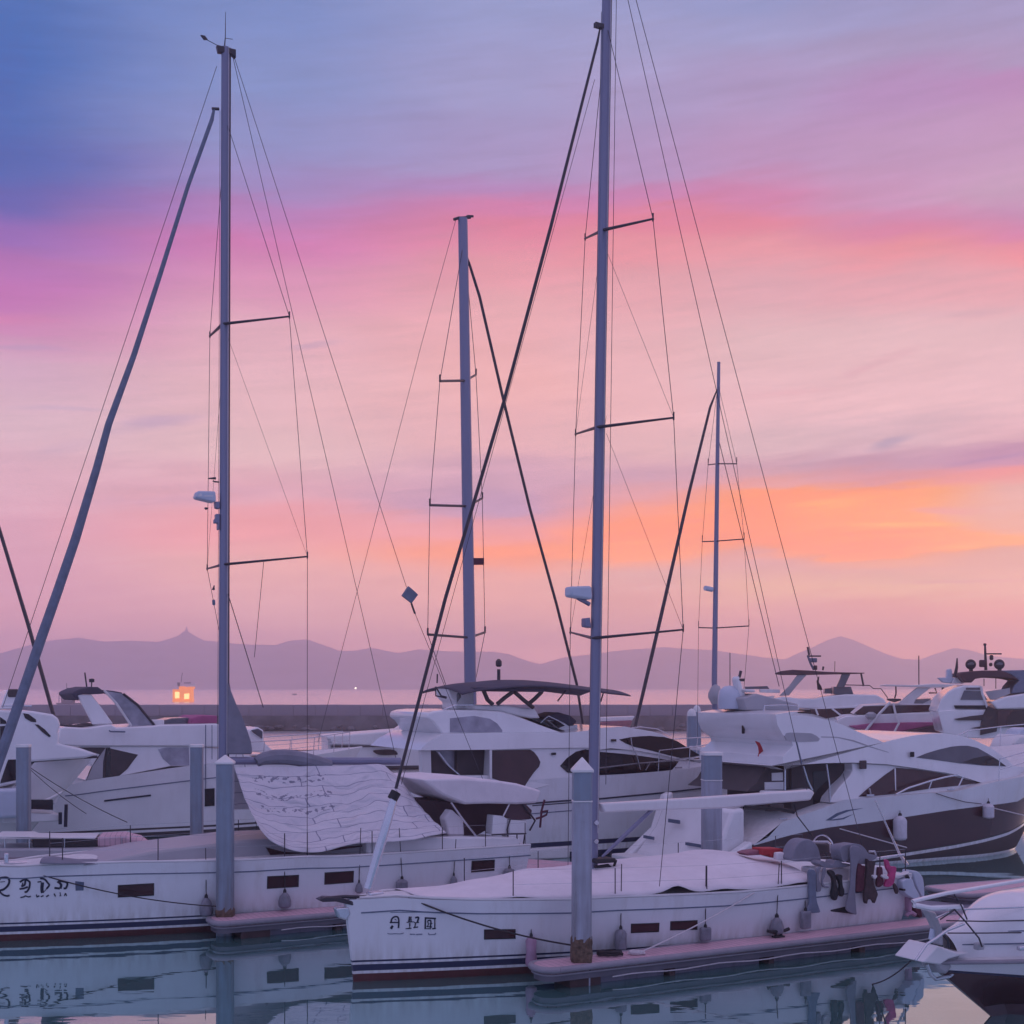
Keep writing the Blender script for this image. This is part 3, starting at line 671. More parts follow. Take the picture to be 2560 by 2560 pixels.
def mast(t, fr, b, top, r, m_='alu', taper=.85):
    a = fr.p3(b, 0); c = fr.p3(top, 0)
    o = MB().tube([a, c], [r, r*taper], 18, flat_=.72).build('mast', m_, t, ang=60)
    A_, C_ = Vector(a), Vector(c)
    MB().tube([A_+Vector((r+.012,0,.9)), C_+Vector((r*taper+.012,0,0))], .022, 6).build('mast_track', 'wire', t)
    MB().tube([A_+Vector((r*.5,-r*.72-.03,.8)), C_+Vector((r*.4,-r*.6-.03,0))], .007, 5).build('halyard', 'wrope', t)
    MB().tube([A_+Vector((-r-.03,-.05,.8)), A_.lerp(C_,.92)+Vector((-r-.02,-.03,0))], .006, 5).build('halyard', 'wire', t)
    for k in (.03,.05): MB().tube([A_.lerp(C_,k)+Vector((0,-.16,0)), A_.lerp(C_,k)+Vector((0,-.09,0))], .055, 10).build('mast_winch', 'steel', t)
    return o
mast(srt, SR, (1481,2172), (1519,-150), .128)
SRT = []
for rp, n_, f_ in [((1138,434),(1232,413),(1104,450)), ((1127,806),(1271,788),(1086,819)), ((1119,1204),(1289,1188),(1076,1193))]:
    SRT.append(spreader(srt, SR, *FV(rp, n_, f_)))
def shroud_run(t, fr, tips, deck_u, deck_o, deckz, top):
    for s_ in (0, 1):
        pts = [top]+[q[s_] for q in tips]+[(deck_u, (-1 if s_ == 0 else 1)*deck_o, deckz)]
        MB().tube(pts, .008, 5).build('shroud', 'wire', t)
        if len(tips) > 1:
            for k in range(len(tips)-1):
                a = tips[k+1][s_]; zc = tips[k][s_][2]
                MB().tube([a, (top[0], 0, zc)], .0045, 5).build('shroud', 'wire', t)
top_sr = SR.p3((1516,60), 0)
shroud_run(srt, SR, SRT, SR.uz((1710,2245),1.95)[0]-.6, 1.9, 1.75, top_sr)
fp = [SR.p3(p, 0) for p in FV((1133,48),(1127,80),(1040,425),(950,760),(840,1130),(747,1488))]
MB().tube(fp, [.015,.03,.038,.038,.038,.034], 8).build('furled_headsail', 'wire', srt)
fo = [SR.p3(px(4,p), 0) for p in [(1412,75),(1398,130),(1310,430),(1205,790)]]
MB().tube(fo, [.05,.085,.10,.085], 10).build('furler_foil', 'steel', srt)
MB().tube([SR.p3(px(4,p), 0) for p in [(1420,60),(1390,115)]], .11, 10).build('furler_drum', 'black', srt)
stay('stay', srt, SR, px(0,(1122,150)), 0, px(0,(757,1480)), .05, .006)
stay('backstay', srt, SR, px(0,(1198,-8)), 0, px(0,(1655,1700)), 0, .008)
stay('topping_lift', srt, SR, px(0,(1183,-8)), 0, (2018,1978), 0, .008)
stay('halyard', srt, SR, px(0,(1163,-8)), .1, px(0,(1143,1480)), .1, .007)
# boom, vang, mast hardware
bo = [SR.uz(p, 0) for p in [(1497,2008),(1700,1996),(2023,1974),(2030,1981),(2020,2000),(1805,2020),(1600,2026),(1505,2031)]]
MB().prism(bo, .11).build('boom', 'gel2', srt, bevel=.04)
MB().tube([SR.p3(p, 0) for p in [(1629,2025),(1560,2090),(1505,2143)]], [.045,.05,.03], 8).build('vang', 'alu', srt)
MB().tube([SR.p3(p, .1) for p in [(1860,2018),(1945,2022),(1985,2030)]], .05, 6).build('mainsheet_tackle', 'black', srt)
MB().box(SR.p3((1935,2018),.0), (.22,.12,.09)).build('boom_block', 'dark', srt, bevel=.03)
MB().tube([SR.p3(p, .0) for p in [(1985,2010),(1993,2040),(2035,2095),(2075,2150)]], .016, 6).build('mainsheet', 'rope', srt)
r0 = SR.p3(px(0,(1090,1120)), 0)
rd = MB(); pr = [SR.uz(px(0,p), 0) for p in [(1071,1107),(1110,1106),(1112,1132),(1100,1131),(1071,1126)]]
rd.prism(pr, .16); rd.build('radar_scanner', 'radome', srt, bevel=.05)
MB().tube([SR.p3(px(0,p),0) for p in [(1090,1128),(1112,1140)]], .05, 6).build('radar_bracket', 'alu', srt)
MB().prism([SR.uz(px(23,p),0) for p in [(268,975),(288,972),(292,1012),(268,1006)]], .09).build('deck_light', 'alu', srt, bevel=.02)
MB().box(SR.p3((1500,640*K-0),0), (.02,.02,.02)).build('mast_fitting', 'alu', srt)
MB().box(SR.p3((1502,66),-.0), (.16,.05,.05)).build('mast_fitting', 'wire', srt)
# anchor, bow roller
MB().tube([SR.p3(px(4,p), 0) for p in [(1300,880),(1180,870),(1060,875)]], .07, 8).build('bow_roller', 'steel', srt)
an = MB(); an.tube([SR.p3(px(4,p), .05) for p in [(1220,850),(1020,850),(850,870)]], [.03,.04,.05], 6)
an.prism([SR.uz(px(4,p), .05) for p in [(830,872),(880,850),(1000,855),(1040,870),(1180,905),(1090,915),(960,885),(860,888)]], .12)
an.build('anchor', 'wire', srt, bevel=.02)
MB().prism([SR.uz(px(4,p), .06) for p in [(960,935),(1060,925),(1075,980),(1040,1030),(985,1010)]], .1).build('anchor_fluke', 'steel', srt, bevel=.03)
MB().box(SR.p3((938,2236),0), (.16,.12,.06)).build('bow_fitting', 'steel', srt, bevel=.03)
MB().box(SR.p3((1505,2150),.1), (.25,.2,.05)).build('mast_step', 'black', srt, bevel=.03)
MB().tube([SR.p3(p,.2) for p in [(1488,2168),(1520,2163),(1533,2172),(1540,2150)]], .035, 6).build('winch_line', 'black', srt)
# stanchions with lifelines on both sides
def stanchions(t, fr, wf, sh, us, h=.62, thin=False):
    for s_ in (1, -1):
        tops = []
        for u in us:
            y = -s_*(wf(u, sh(u))-.07)
            MB().tube([(u, y, sh(u)-.01), (u, y, sh(u)+h)], .013, 6).build('stanchion', 'wire', t)
            tops.append((u, y, sh(u)+h))
        for k in (1.0, .52):
            MB().tube([(p[0], p[1], p[2]-h+h*k) for p in tops], .003, 5).build('lifeline', 'steel', t)
us_ = [SR.uz(p, 1.9)[0] for p in [(1328,2240),(1554,2240),(1765,2236),(1948,2228)]]
stanchions(srt, SR, sr_w, sr_sh, us_+[12.4, 13.25])
# cockpit: coaming, wheel, seats
ck = MB()
for s_ in (1, -1):
    ck.prism([(10.6, sr_sh(10.6)-.02), (13.2, sr_sh(13.2)-.02), (13.2, sr_sh(13.2)+.16), (12.5, sr_sh(12.5)+.24), (10.6, sr_sh(10.6)+.34)], s_*1.55, s_*1.2)
ck.build('cockpit_coaming', 'gel', srt, bevel=.05)
wh = MB(); c_ = SR.p3(px(8,(170,520)), .5); ring = [(c_[0]+.06, c_[1]+.42*cos(a*pi/12), c_[2]-.1+.42*sin(a*pi/12)) for a in range(25)]
wh.tube(ring, .018, 6); wh.build('steering_wheel', 'steel', srt)
MB().tube([SR.p3(px(13,p), 1.2) for p in [(0,95),(250,95),(290,130),(310,270)]], .03, 8).build('wheel_guard', 'steel', srt)
MB().prism([SR.uz(px(13,p),1.0) for p in [(20,120),(270,130),(285,270),(120,270)]], 1.0, .4).build('instrument_panel', 'dark', srt, bevel=.03)
# stern rail
MB().tube([SR.p3(px(13,p), 1.7) for p in [(915,380),(1200,335),(1480,300)]]+[SR.p3(px(13,(1480,300)),.3)], .028, 8).build('stern_rail', 'steel', srt)
MB().tube([SR.p3(px(13,p), 1.6) for p in [(915,245),(1010,245),(1030,300)]], .02, 8).build('stern_rail', 'steel', srt)
MB().tube([SR.p3(px(8,p), 1.6) for p in [(605,130),(700,340),(800,560),(860,650)]], [.02,.022,.03,.05], 8).build('flag_pole', 'steel', srt)
MB().prism([SR.uz(px(13,p),1.75) for p in [(-20,620),(500,500),(600,560),(590,740),(60,820),(-20,800)]], 1.75, 1.5).build('dodger_panel', 'canvas', srt, bevel=.02)
MB().prism([SR.uz(px(13,p),1.95) for p in [(300,1190),(570,1135),(700,1180),(700,1265),(600,1250),(310,1215)]], 1.95, 1.2).build('stern_hatch', 'black', srt, bevel=.02)

# ---- deck cover of the right-hand yacht
def deck_cover():
    top = interp(SR.tr([(1060,2247),(1076,2242),(1130,2232),(1199,2216),(1232,2206),(1315,2190),(1370,2182),(1430,2177),(1480,2176),(1517,2167),(1563,2158),(1641,2152),(1700,2147),(1743,2141),(1780,2135),(1810,2129),(1835,2132),(1888,2140),(1930,2147),(1969,2150),(2027,2151)], .25))
    u0 = SR.uz((1062,2248), 1.0)[0]; u1 = SR.uz((2032,2180), 1.9)[0]
    rows = []; n = 70
    lift = [(SR.uz((1697,2225),1.95)[0], .16, .32), (SR.uz((1330,2245),1.7)[0], .03, .25), (SR.uz((1810,2238),1.95)[0], .05, .5), (SR.uz((2000,2225),1.95)[0], .05, .6)]
    for i in range(n+1):
        u = u0+(u1-u0)*i/n; zt = top(u); ze = sr_sh(u)+.05+sum(a*math.exp(-((u-c)/w)**2) for c, a, w in lift)
        h = max(.02, zt-ze); b = sb1(u)-.02-.1*(ze-sr_sh(u)-.05); row = []
        for j in range(29):
            v = -1+2*j/28; a = abs(v)
            z = ze+h*(1-a**2.6)**.9
            wr = mnoise.noise(Vector((u*1.1, v*1.3, .3)))*.045*(1-a**4)+mnoise.noise(Vector((u*3.0, v*5, 2.3)))*.014
            z += wr*(min(1, h/.3)) - .05*sin(pi*((u-u0)/1.55))**2*(a*(1-a)*4)*.6
            row.append((u, -v*b*-1 if False else v*b, z))
        rows.append(row)
    e = [(p[0]+.05, p[1], p[2]) for p in rows[-1]]
    rows.append([(u1+.06, p[1], max(sr_sh(u1)+.06, p[2]-.25)) for p in e]); rows.append([(u1+.08, p[1], sr_sh(u1)+.05) for p in e])
    o = MB().grid(rows).build('deck_cover', 'canvas', None, ang=60, thick=.012)
    o.location = (SR.o[0], SR.o[1], 0); o.rotation_euler = (0,0,SR.a)
    tag(o, 'pale pinkish fabric cover stretched over the deck of the nearest sailing yacht', 'boat cover')
deck_cover()

# ---- left-hand yacht
SLf = Frame(-12.95, 31.8)
slt = root('sailing_yacht', 'white sailing yacht at the lower left under a large printed awning', 'sailing yacht', SLf, group='sailing yachts at the front')
sl_sheer_px = [(-80,2172),(0,2166),(50,2168),(120,2163),(325,2157),(540,2154),(600,2153),(760,2144),(860,2143),(1000,2135),(1140,2126),(1325,2114)]
sl_sh, sl_w = make_sail_hull(SLf, sl_sheer_px, slt, 14.3)
for q in [[(297,2215),(383,2210),(383,2237),(297,2242)], flat(4,[(455,703),(680,692),(678,770),(452,786)]), flat(4,[(888,674),(1095,661),(1092,738),(886,754)]), flat(6,[(550,586),(710,577),(706,648),(545,662)])]:
    hull_slab('hull_window', 'brownglass', slt, SLf, q, sl_w)
ink('letter', 'ink', slt, SLf, [
  (11,[(-60,720),(-10,590),(80,560),(170,570),(205,640),(170,740),(80,820),(-20,850)],46),(11,[(0,880),(70,940),(150,965),(200,955)],40),(11,[(10,660),(110,650)],14),
  (11,[(445,655),(500,620),(560,600),(630,640),(655,680),(640,790),(590,870),(550,880)],40),(11,[(560,630),(540,720),(480,750)],44),(11,[(440,810),(520,800),(600,770)],40),(11,[(490,720),(500,680)],24),
  (11,[(890,580),(980,600),(1050,680),(1080,730),(1030,800)],40),(11,[(830,660),(900,650)],26),(11,[(930,690),(920,800),(930,880)],70),(11,[(1030,800),(960,880)],14),
  (11,[(1270,670),(1310,640),(1440,660),(1480,700),(1450,790),(1410,800)],42),(11,[(1290,660),(1340,720),(1330,790)],52),(11,[(1210,790),(1300,800)],46)], sl_w, [-200,330,760,1150,2000])
ink('small_print', 'ink', slt, SLf, [(11,[(455,1000),(520,985),(560,965),(620,985),(670,975)],26),(11,[(800,940),(810,990)],22),(11,[(815,985),(855,965)],28),(11,[(905,980),(950,960)],26),(11,[(1020,980),(1065,950)],30),(11,[(1190,920),(1215,970)],26),(11,[(1320,890),(1328,960)],18),(11,[(1305,965),(1345,962)],12),(11,[(1415,960),(1440,910),(1460,960)],22)], sl_w, [0,700,870,990,1120,1260,1380,2000])
hull_slab('hull_patch', 'ink2', slt, SLf, flat(11,[(1650,640),(1845,660),(1835,845),(1660,850)]), sl_w, proud=.003)
mast(slt, SLf, (557,2150), (564,118), .128)
SLT = []
for rp, n_, f_ in [((421,611),(546,597),(396,634)), ((421,1065),(580,1050),(391,1073))]:
    SLT.append(spreader(slt, SLf, *FV(rp, n_, f_)))
shroud_run(slt, SLf, SLT, SLf.uz((768,2135),1.9)[0], 1.9, 1.7, SLf.p3((565,300),0))
fp = [SLf.p3(p, 0) for p in FV((404,205),(400,225),(355,350),(303,515),(252,672),(205,800),(182,885),(143,1015),(108,1118),(74,1215),(45,1300),(12,1395),(-40,1545))]
MB().tube(fp, [.03,.05,.05,.058,.07,.085,.095,.11,.115,.12,.12,.125,.11], 10).build('furled_headsail', 'bluecl', slt)
MB().tube([fp[-1], SLf.p3((-72,2125),0)], [.1,.07], 10).build('furler_drum', 'black', slt)
MB().tube([SLf.p3(px(20,p),0) for p in [(800,410),(826,411)]], .04, 6).build('mast_fitting', 'wire', slt)
stay('forestay', slt, SLf, px(0,(409,125)), 0, px(0,(5,1335)), 0, .008)
stay('backstay', slt, SLf, px(0,(441,105)), 0, px(0,(767,1108)), 0, .008)
MB().prism([SLf.uz(px(0,p),0) for p in [(770,1106),(788,1122),(776,1138),(758,1124)]], .05).build('radar_reflector', 'bluecl', slt, bevel=.01)
MB().tube([SLf.p3(px(0,p),0) for p in [(776,1138),(783,1158)]], .03, 6).build('backstay_block', 'wire', slt)
stay('backstay', slt, SLf, px(0,(780,1150)), 0, px(0,(960,1590)), 0, .008)
stay('topping_lift', slt, SLf, px(0,(439,106)), 0, (992,1905), 0, .008)
stay('halyard', slt, SLf, px(0,(430,1120)), .1, px(0,(497,1335)), .25, .012)
stay('halyard', slt, SLf, SLf.o and px(0,(498,1056)), 1.0, px(0,(480,1240)), 1.0, .008)
# masthead gear
mh = MB(); mh.prism([SLf.uz(px(20,p),0) for p in [(816,172),(888,190),(888,222),(868,205),(822,200)]], .07); mh.build('masthead', 'wire', slt, bevel=.015)
MB().tube([SLf.p3(px(20,p),0) for p in [(847,178),(850,140),(851,45)]], [.02,.012,.006], 6).build('aerial', 'wire', slt)
wv = MB(); wv.tube([SLf.p3(px(20,p),0) for p in [(822,172),(780,150)]], .01, 6); wv.prism([SLf.uz(px(20,p),0) for p in [(757,133),(772,136),(783,150),(770,150)]], .03)
wv.build('wind_vane', 'wire', slt)
MB().tube([SLf.p3(px(20,p),0) for p in [(848,144),(878,148)]], .008, 5).build('wind_vane', 'wire', slt)
rd = MB(); rd.prism([SLf.uz(px(16,p),0) for p in [(165,262),(400,268),(408,345),(408,410),(360,412),(145,360),(140,335)]], .17); rd.build('radar_scanner', 'radome', slt, bevel=.04)
ra = MB(); ra.prism([SLf.uz(px(16,p),.18) for p in [(205,290),(235,285),(250,325),(185,330)]], .178, .15); ra.prism([SLf.uz(px(16,p),.18) for p in [(270,312),(390,312),(390,330),(270,330)]], .178, .15); ra.build('radar_lettering', 'gel2', slt, smooth_=False)
MB().prism([SLf.uz(px(16,p),0) for p in [(405,400),(470,400),(470,500),(415,490)]], .09).build('radar_bracket', 'alu', slt, bevel=.02)
MB().prism([SLf.uz(px(16,p),0) for p in [(418,565),(470,565),(470,780),(445,780),(445,690),(398,690),(400,640),(418,630)]], .08).build('mast_box', 'alu', slt, bevel=.02)
MB().tube([SLf.p3(px(16,p),0) for p in [(330,86),(425,84)]], [.015,.035], 6).build('wind_instrument', 'wire', slt)
MB().tube([SLf.p3(px(16,p),0) for p in [(388,115),(400,128),(470,136)]], .02, 6).build('wind_instrument_arm', 'wire', slt)
MB().prism([SLf.uz(px(16,p),0) for p in [(275,475),(325,482),(300,512)]], .08).build('loudhailer', 'wire', slt, bevel=.02)
MB().prism([SLf.uz(px(16,p),.5) for p in [(405,1515),(410,1585),(375,1580)]], .54, .46).build('flag_halyard_block', 'wire', slt, bevel=.01)
MB().prism([SLf.uz(px(16,p),.5) for p in [(380,1710),(412,1712),(418,1788),(386,1786)]], .55, .45).build('flag_halyard_block', 'bluecl', slt, bevel=.02)
# boom with its sail cover, triangular sail head at the mast
bm_ = SLf.p3((572,1902), 0); be = SLf.p3((1000,1903), 0)
MB().tube([bm_, be], .10, 10).build('boom', 'alu', slt)
MB().prism([SLf.uz(px(3,p), .05) for p in [(148,195),(175,270),(215,370),(250,440),(290,545),(322,640),(332,700),(330,742),(132,742)]], .10).build('sail_head', 'gcanvas', slt, bevel=.04)
sc = catmull([SLf.p3(px(3,p), .1) for p in [(366,800),(420,775),(520,762),(640,768),(760,790),(860,812),(925,826)]], 4)
MB().tube(sc, [.13+.07*sin(pi*i/(len(sc)-1)) for i in range(len(sc))], 10).build('sail_bundle', 'gcanvas', slt)
# coachroof under the covers, bow roller
cr_ = MB(); cr_.prism([(2.6, sl_sh(2.6)-.02),(11.0, sl_sh(11)-.02),(10.8, sl_sh(11)+.42),(6.5, sl_sh(6.5)+.42),(4.2, sl_sh(4.2)+.22)], lambda u, z: 1.25+.02*(u-6)-.3*(z-1.8)); cr_.build('coachroof', 'grey', slt, bevel=.06)
MB().tube([SLf.p3(px(2,p), .3) for p in [(30,415),(120,418),(200,415)]], .05, 8).build('bow_roller', 'steel', slt)
MB().box(SLf.p3(px(2,(48,380)), .3), (.05,.05,.12)).build('bow_light', 'steel', slt, bevel=.02)
MB().prism([SLf.uz(px(4,p), 1.30) for p in [(440,478),(560,510),(720,520),(760,500),(1060,470),(1340,448),(1560,425),(1560,470),(1100,520),(760,548),(560,552),(470,535)]], 1.31, 1.1).build('awning_shade_strip', 'brownglass', slt, smooth_=False)  # dark strip standing in for the brown shade under the awning
for q in [(1222,430),(1360,470),(1300,440)]: MB().tube([SLf.p3(px(4,q), 1.6), SLf.p3(px(4,(q[0],530)), 1.6)], .014, 6).build('stanchion', 'wire', slt)
# grey canvas over the foredeck sail
fs_ = [[SLf.p3(px(2,p), o) for p in P] for o, P in [
   (1.15,[(300,415),(450,420),(700,420),(980,410),(1300,405),(1650,402)]), (.7,[(310,390),(420,372),(620,392),(880,392),(1150,340),(1650,320)]),
   (.1,[(330,372),(400,366),(560,388),(850,380),(1100,330),(1650,235)]), (-.6,[(320,395),(420,385),(600,395),(880,385),(1100,345),(1650,250)])]]
MB().grid(fs_).build('foredeck_canvas', 'gcanvas', slt, thick=.03, ang=70)
stanchions(slt, SLf, sl_w, sl_sh, [2.2, 4.3, SLf.uz((711,2150),1.9)[0], SLf.uz((768,2145),1.95)[0]-.0, 9.6, 11.6, 12.9, 14.15])
# stern cockpit: bimini, sprayhood, frames, lockers
MB().prism([SLf.uz(px(5,p), 0) for p in [(0,908),(300,898),(550,915),(700,938),(880,990),(850,1082),(700,1090),(490,1085),(320,1090),(150,1020)]], 1.45).build('bimini', 'canvas', slt, bevel=.06)
MB().prism([SLf.uz(px(6,p), .4) for p in [(250,130),(420,130),(760,80),(880,80),(1000,200),(980,268),(840,265),(700,235),(690,330),(560,400),(400,400)]], .4, -1.2).build('sprayhood', 'browncanvas', slt, bevel=.03)
MB().prism([SLf.uz(px(14,p), 1.3) for p in [(870,690),(1000,870),(1200,1180),(1060,1200),(800,1195),(650,1120),(770,870)]], 1.32, 1.26).build('bimini_flap', 'browncanvas', slt)
MB().tube([SLf.p3(px(14,p), 1.36) for p in [(870,680),(830,790),(765,860),(625,1140)]], .022, 6).build('bimini_strap', 'canvas', slt)
MB().tube([SLf.p3(px(14,p), 1.36) for p in [(870,680),(1010,870),(1270,1220),(1160,1420)]], .03, 6).build('bimini_frame', 'wire', slt)
MB().tube([SLf.p3(px(6,p), 1.36) for p in [(385,140),(470,260),(580,400)]], .03, 6).build('bimini_frame', 'steel', slt)
MB().tube([SLf.p3(px(14,p), 1.36) for p in [(770,1195),(705,1400),(735,1610)]], .022, 6).build('bimini_frame', 'wire', slt)
for q in [[(430,1110),(620,1125),(720,1190),(700,1490),(395,1500)], [(735,1200),(1110,1220),(1085,1490),(735,1480)], [(720,1510),(1060,1500),(1040,1720),(740,1620)]]:
    MB().prism([SLf.uz(px(14,p), 1.3) for p in q], 1.32, .9).build('cockpit_locker', 'gel', slt, bevel=.03)
MB().prism([SLf.uz(px(6,p), 1.2) for p in [(340,260),(390,190),(480,270),(490,390),(365,390)]], 1.2, .8).build('cockpit_locker', 'canvas', slt, bevel=.05)
MB().tube([SLf.p3(px(14,p), 1.7) for p in [(395,1505),(720,1490),(1090,1480)]], .02, 6).build('stern_rail', 'wire', slt)
for q in [[(905,1500),(905,1710)],[(1060,1500),(1030,1730)],[(500,1610),(495,1750)],[(290,1610),(195,1780)]]:
    MB().tube([SLf.p3(px(14,p), 1.6) for p in q], .02, 6).build('stern_rail', 'wire', slt)
cm_ = MB()
for s_ in (1, -1): cm_.prism([(9.6, sl_sh(9.6)-.02), (14.1, sl_sh(14)-.02), (14.1, sl_sh(14)+.2), (12.5, sl_sh(12.5)+.3), (9.6, sl_sh(9.6)+.4)], s_*1.62, s_*1.2)
cm_.build('cockpit_coaming', 'gel', slt, bevel=.05)
MB().prism([SLf.uz(px(14,p), 1.0) for p in [(1180,1880),(870,1770),(640,1780),(760,1740),(1040,1720),(1180,1760)]], 1.0, -.2).build('stern_seat', 'gel', slt, bevel=.03)
db = MB(); db.tube([SLf.p3(px(14,p), 1.5) for p in [(1460,800),(1400,1020),(1370,1360)]], .035, 6); db.tube([SLf.p3(px(14,p), 1.5) for p in [(1290,1180),(1400,1150),(1500,1100),(1525,1020),(1380,1050)]], .03, 6)
db.build('danbuoy_pole', 'maroonc', slt)

# ---- the big printed awning over the boom of the left-hand yacht
def awning():
    ridge = catmull(SLf.tr([px(3,p) for p in [(200,845),(380,835),(600,838),(820,830),(1000,832),(1170,822),(1310,820),(1380,870),(1455,935)]], .25), 6)
    low = catmull(SLf.tr([px(4,p) for p in [(395,350),(480,440),(600,492),(720,508),(850,503),(1000,482),(1130,455),(1330,435),(1560,420),(1812,362)]], 1.98), 6)
    def res(P, n):
        d = [0]
        for a, b in zip(P, P[1:]): d.append(d[-1]+sqrt((a[0]-b[0])**2+(a[1]-b[1])**2))
        out = []
        for i in range(n+1):
            t = d[-1]*i/n; k = max(j for j in range(len(d)) if d[j] <= t+1e-9); k = min(k, len(P)-2)
            f = (t-d[k])/max(1e-9, d[k+1]-d[k]); out.append((P[k][0]+(P[k+1][0]-P[k][0])*f, P[k][1]+(P[k+1][1]-P[k][1])*f))
        return out
    n, mm_ = 90, 36
    A, B = res(ridge, n), res(low, n)
    rows = []; uv = []
    for j in range(-8, mm_+1):
        row = []
        for i in range(n+1):
            if j < 0:      # the far slope, seen only at its ridge
                f = -j/8; u = A[i][0]+.05*f; z = A[i][1]-f*1.25; o = .25-f*1.9
            else:
                f = j/mm_; u = A[i][0]+(B[i][0]-A[i][0])*f; z = A[i][1]+(B[i][1]-A[i][1])*f; o = .25+(1.98-.25)*f
                s = sin(pi*f); x_ = i/n
                z -= .14*s*(1+.4*sin(x_*6)); fold = max(0, 1-abs(x_-.62-.18*f)/.22)
                z += .12*s*sin((x_*17+f*4))*fold + .11*mnoise.noise(Vector((x_*7, f*4, 4)))*s + .05*mnoise.noise(Vector((x_*19, f*9, 8)))*s**.5
                o += .10*mnoise.noise(Vector((x_*8, f*3, 14)))*f + .09*sin(x_*15+2*f)*f**2; z += .03*f**4*sin(x_*17)
                o += .13*s*sin(x_*13+f*4)*fold
            row.append((u, -o, z)); uv.append((i/n, 1-max(0, j)/mm_ if j >= 0 else 1-j*.05))
        rows.append(row)
    mb = MB().grid(rows); mb.uv = uv
    o = mb.build('awning', 'awning', None, ang=80, thick=.012)
    o.location = (SLf.o[0], SLf.o[1], 0); o.rotation_euler = (0,0,SLf.a)
    tag(o, 'large white awning with dark printed lines draped over the boom of the left yacht', 'awning')
awning()
print('SR sheer', [round(sr_sh(x),2) for x in (0,3,6,9,12,15)], 'SL', [round(sl_sh(x),2) for x in (0,3,6,9,12,15)])
# ------------------------------------------------------------------ floating docks
def dock(name, label, fr, u0, u1, o_near, o_far, nose=None, posts=True, z0=.28, z1=.45, group=None, step=2.6):
    t = root(name, label, 'dock', fr, group=group)
    r = .32
    def outline(g):
        pts = []
        if nose == 'left':
            for i in range(9):
                a = pi/2+pi/2*i/8; pts.append((u0+r+(r+g)*cos(a), o_near-r+(r+g)*sin(a)))
            for i in range(9):
                a = pi+pi/2*i/8; pts.append((u0+r+(r+g)*cos(a), o_far+r+(r+g)*sin(a)))
        else: pts += [(u0-g, o_near+g), (u0-g, o_far-g)]
        pts += [(u1+g, o_far-g), (u1+g, o_near+g)]
        return pts
    def slab(g, za, zb):
        P = outline(g); n = len(P); mb = MB()
        mb.add([(u, -o, za) for u, o in P]+[(u, -o, zb) for u, o in P], [tuple(range(n)), tuple(range(2*n-1, n-1, -1))]+[((i+1)%n, i, n+i, n+(i+1)%n) for i in range(n)])
        return mb
    slab(-.06, z0+.02, z1+.006).build('decking', 'dockdeck', t, bevel=.01)
    # planks: thin gaps are bolted strips across
    P = outline(.0)
    mb = MB(); mb.tube([(u, -o, z1-.05) for u, o in P]+[(P[0][0], -P[0][1], z1-.05)], .068, 10); mb.build('rubber_fender', 'dockrim', t, ang=50)
    mb = MB(); mb.tube([(u, -o, z1-.155) for u, o in outline(-.02)]+[(outline(-.02)[0][0], -outline(-.02)[0][1], z1-.155)], .022, 8); mb.build('trim_strip', 'dockrim', t)
    slab(-.05, z0-.12, z0+.015).build('beam', 'dockbeam', t)
    u = u0+.35; first = True
    while u < u1-.4:
        l = min(step*.62, u1-u-.1)
        w = .36 if first else .075
        MB().box((u+w/2+.45 if first else u+w/2+.1, -(o_near+o_far)/2, .0), (w, (o_near-o_far)/2-.075, .205)).build('bracket', 'dpost', t, bevel=.02)
        MB().box((u+step/2+(.5 if first else .1), -(o_near+o_far)/2, -.02), (step/2-.16-(.3 if first else 0), (o_near-o_far)/2-.22, .19)).build('float', 'float', t, bevel=.05)
        first = False; u += step
    MB().tube([(u0+1.6+i*(u1-u0-2)/24, -(o_near-.05), .13+.02*sin(i*1.3)) for i in range(25)], .014, 6).build('water_hose', 'wrope', t)
    return t
d1 = dock('finger_dock', 'pink decked finger dock beside the nearest sailing yacht, rounded end in front', SR, 2.95, 15.6, 2.66, 1.86, 'left', group='finger docks')
FLf = Frame(-12.95, 31.8, ANG)
d2 = dock('finger_dock', 'pink decked finger dock in front of the left sailing yacht, mostly hidden by a bow', SLf, 5.35, 17.0, 2.75, 1.80, 'left', group='finger docks')
MWA = math.degrees(atan2(-5.96, 10.0))
MW = Frame(1.3, 41.9, MWA)
dock('walkway_dock', 'main walkway dock behind the stern of the nearest sailing yacht', MW, -14, 10.8, 1.1, -1.1, None, step=3.0)
F2 = Frame(12.6, 36.4, 24)
dock('finger_dock', 'pink finger dock at the right edge below the dark hulled motor yacht', F2, -.6, 11, .0, -1.7, 'left', group='finger docks')
F3 = Frame(-14.6, 41.2, ANG)
dock('finger_dock', 'low dock at the left behind the awning yacht, below the hardtop motor yacht', F3, -6, 12, 1.0, -.2, None, group='finger docks')
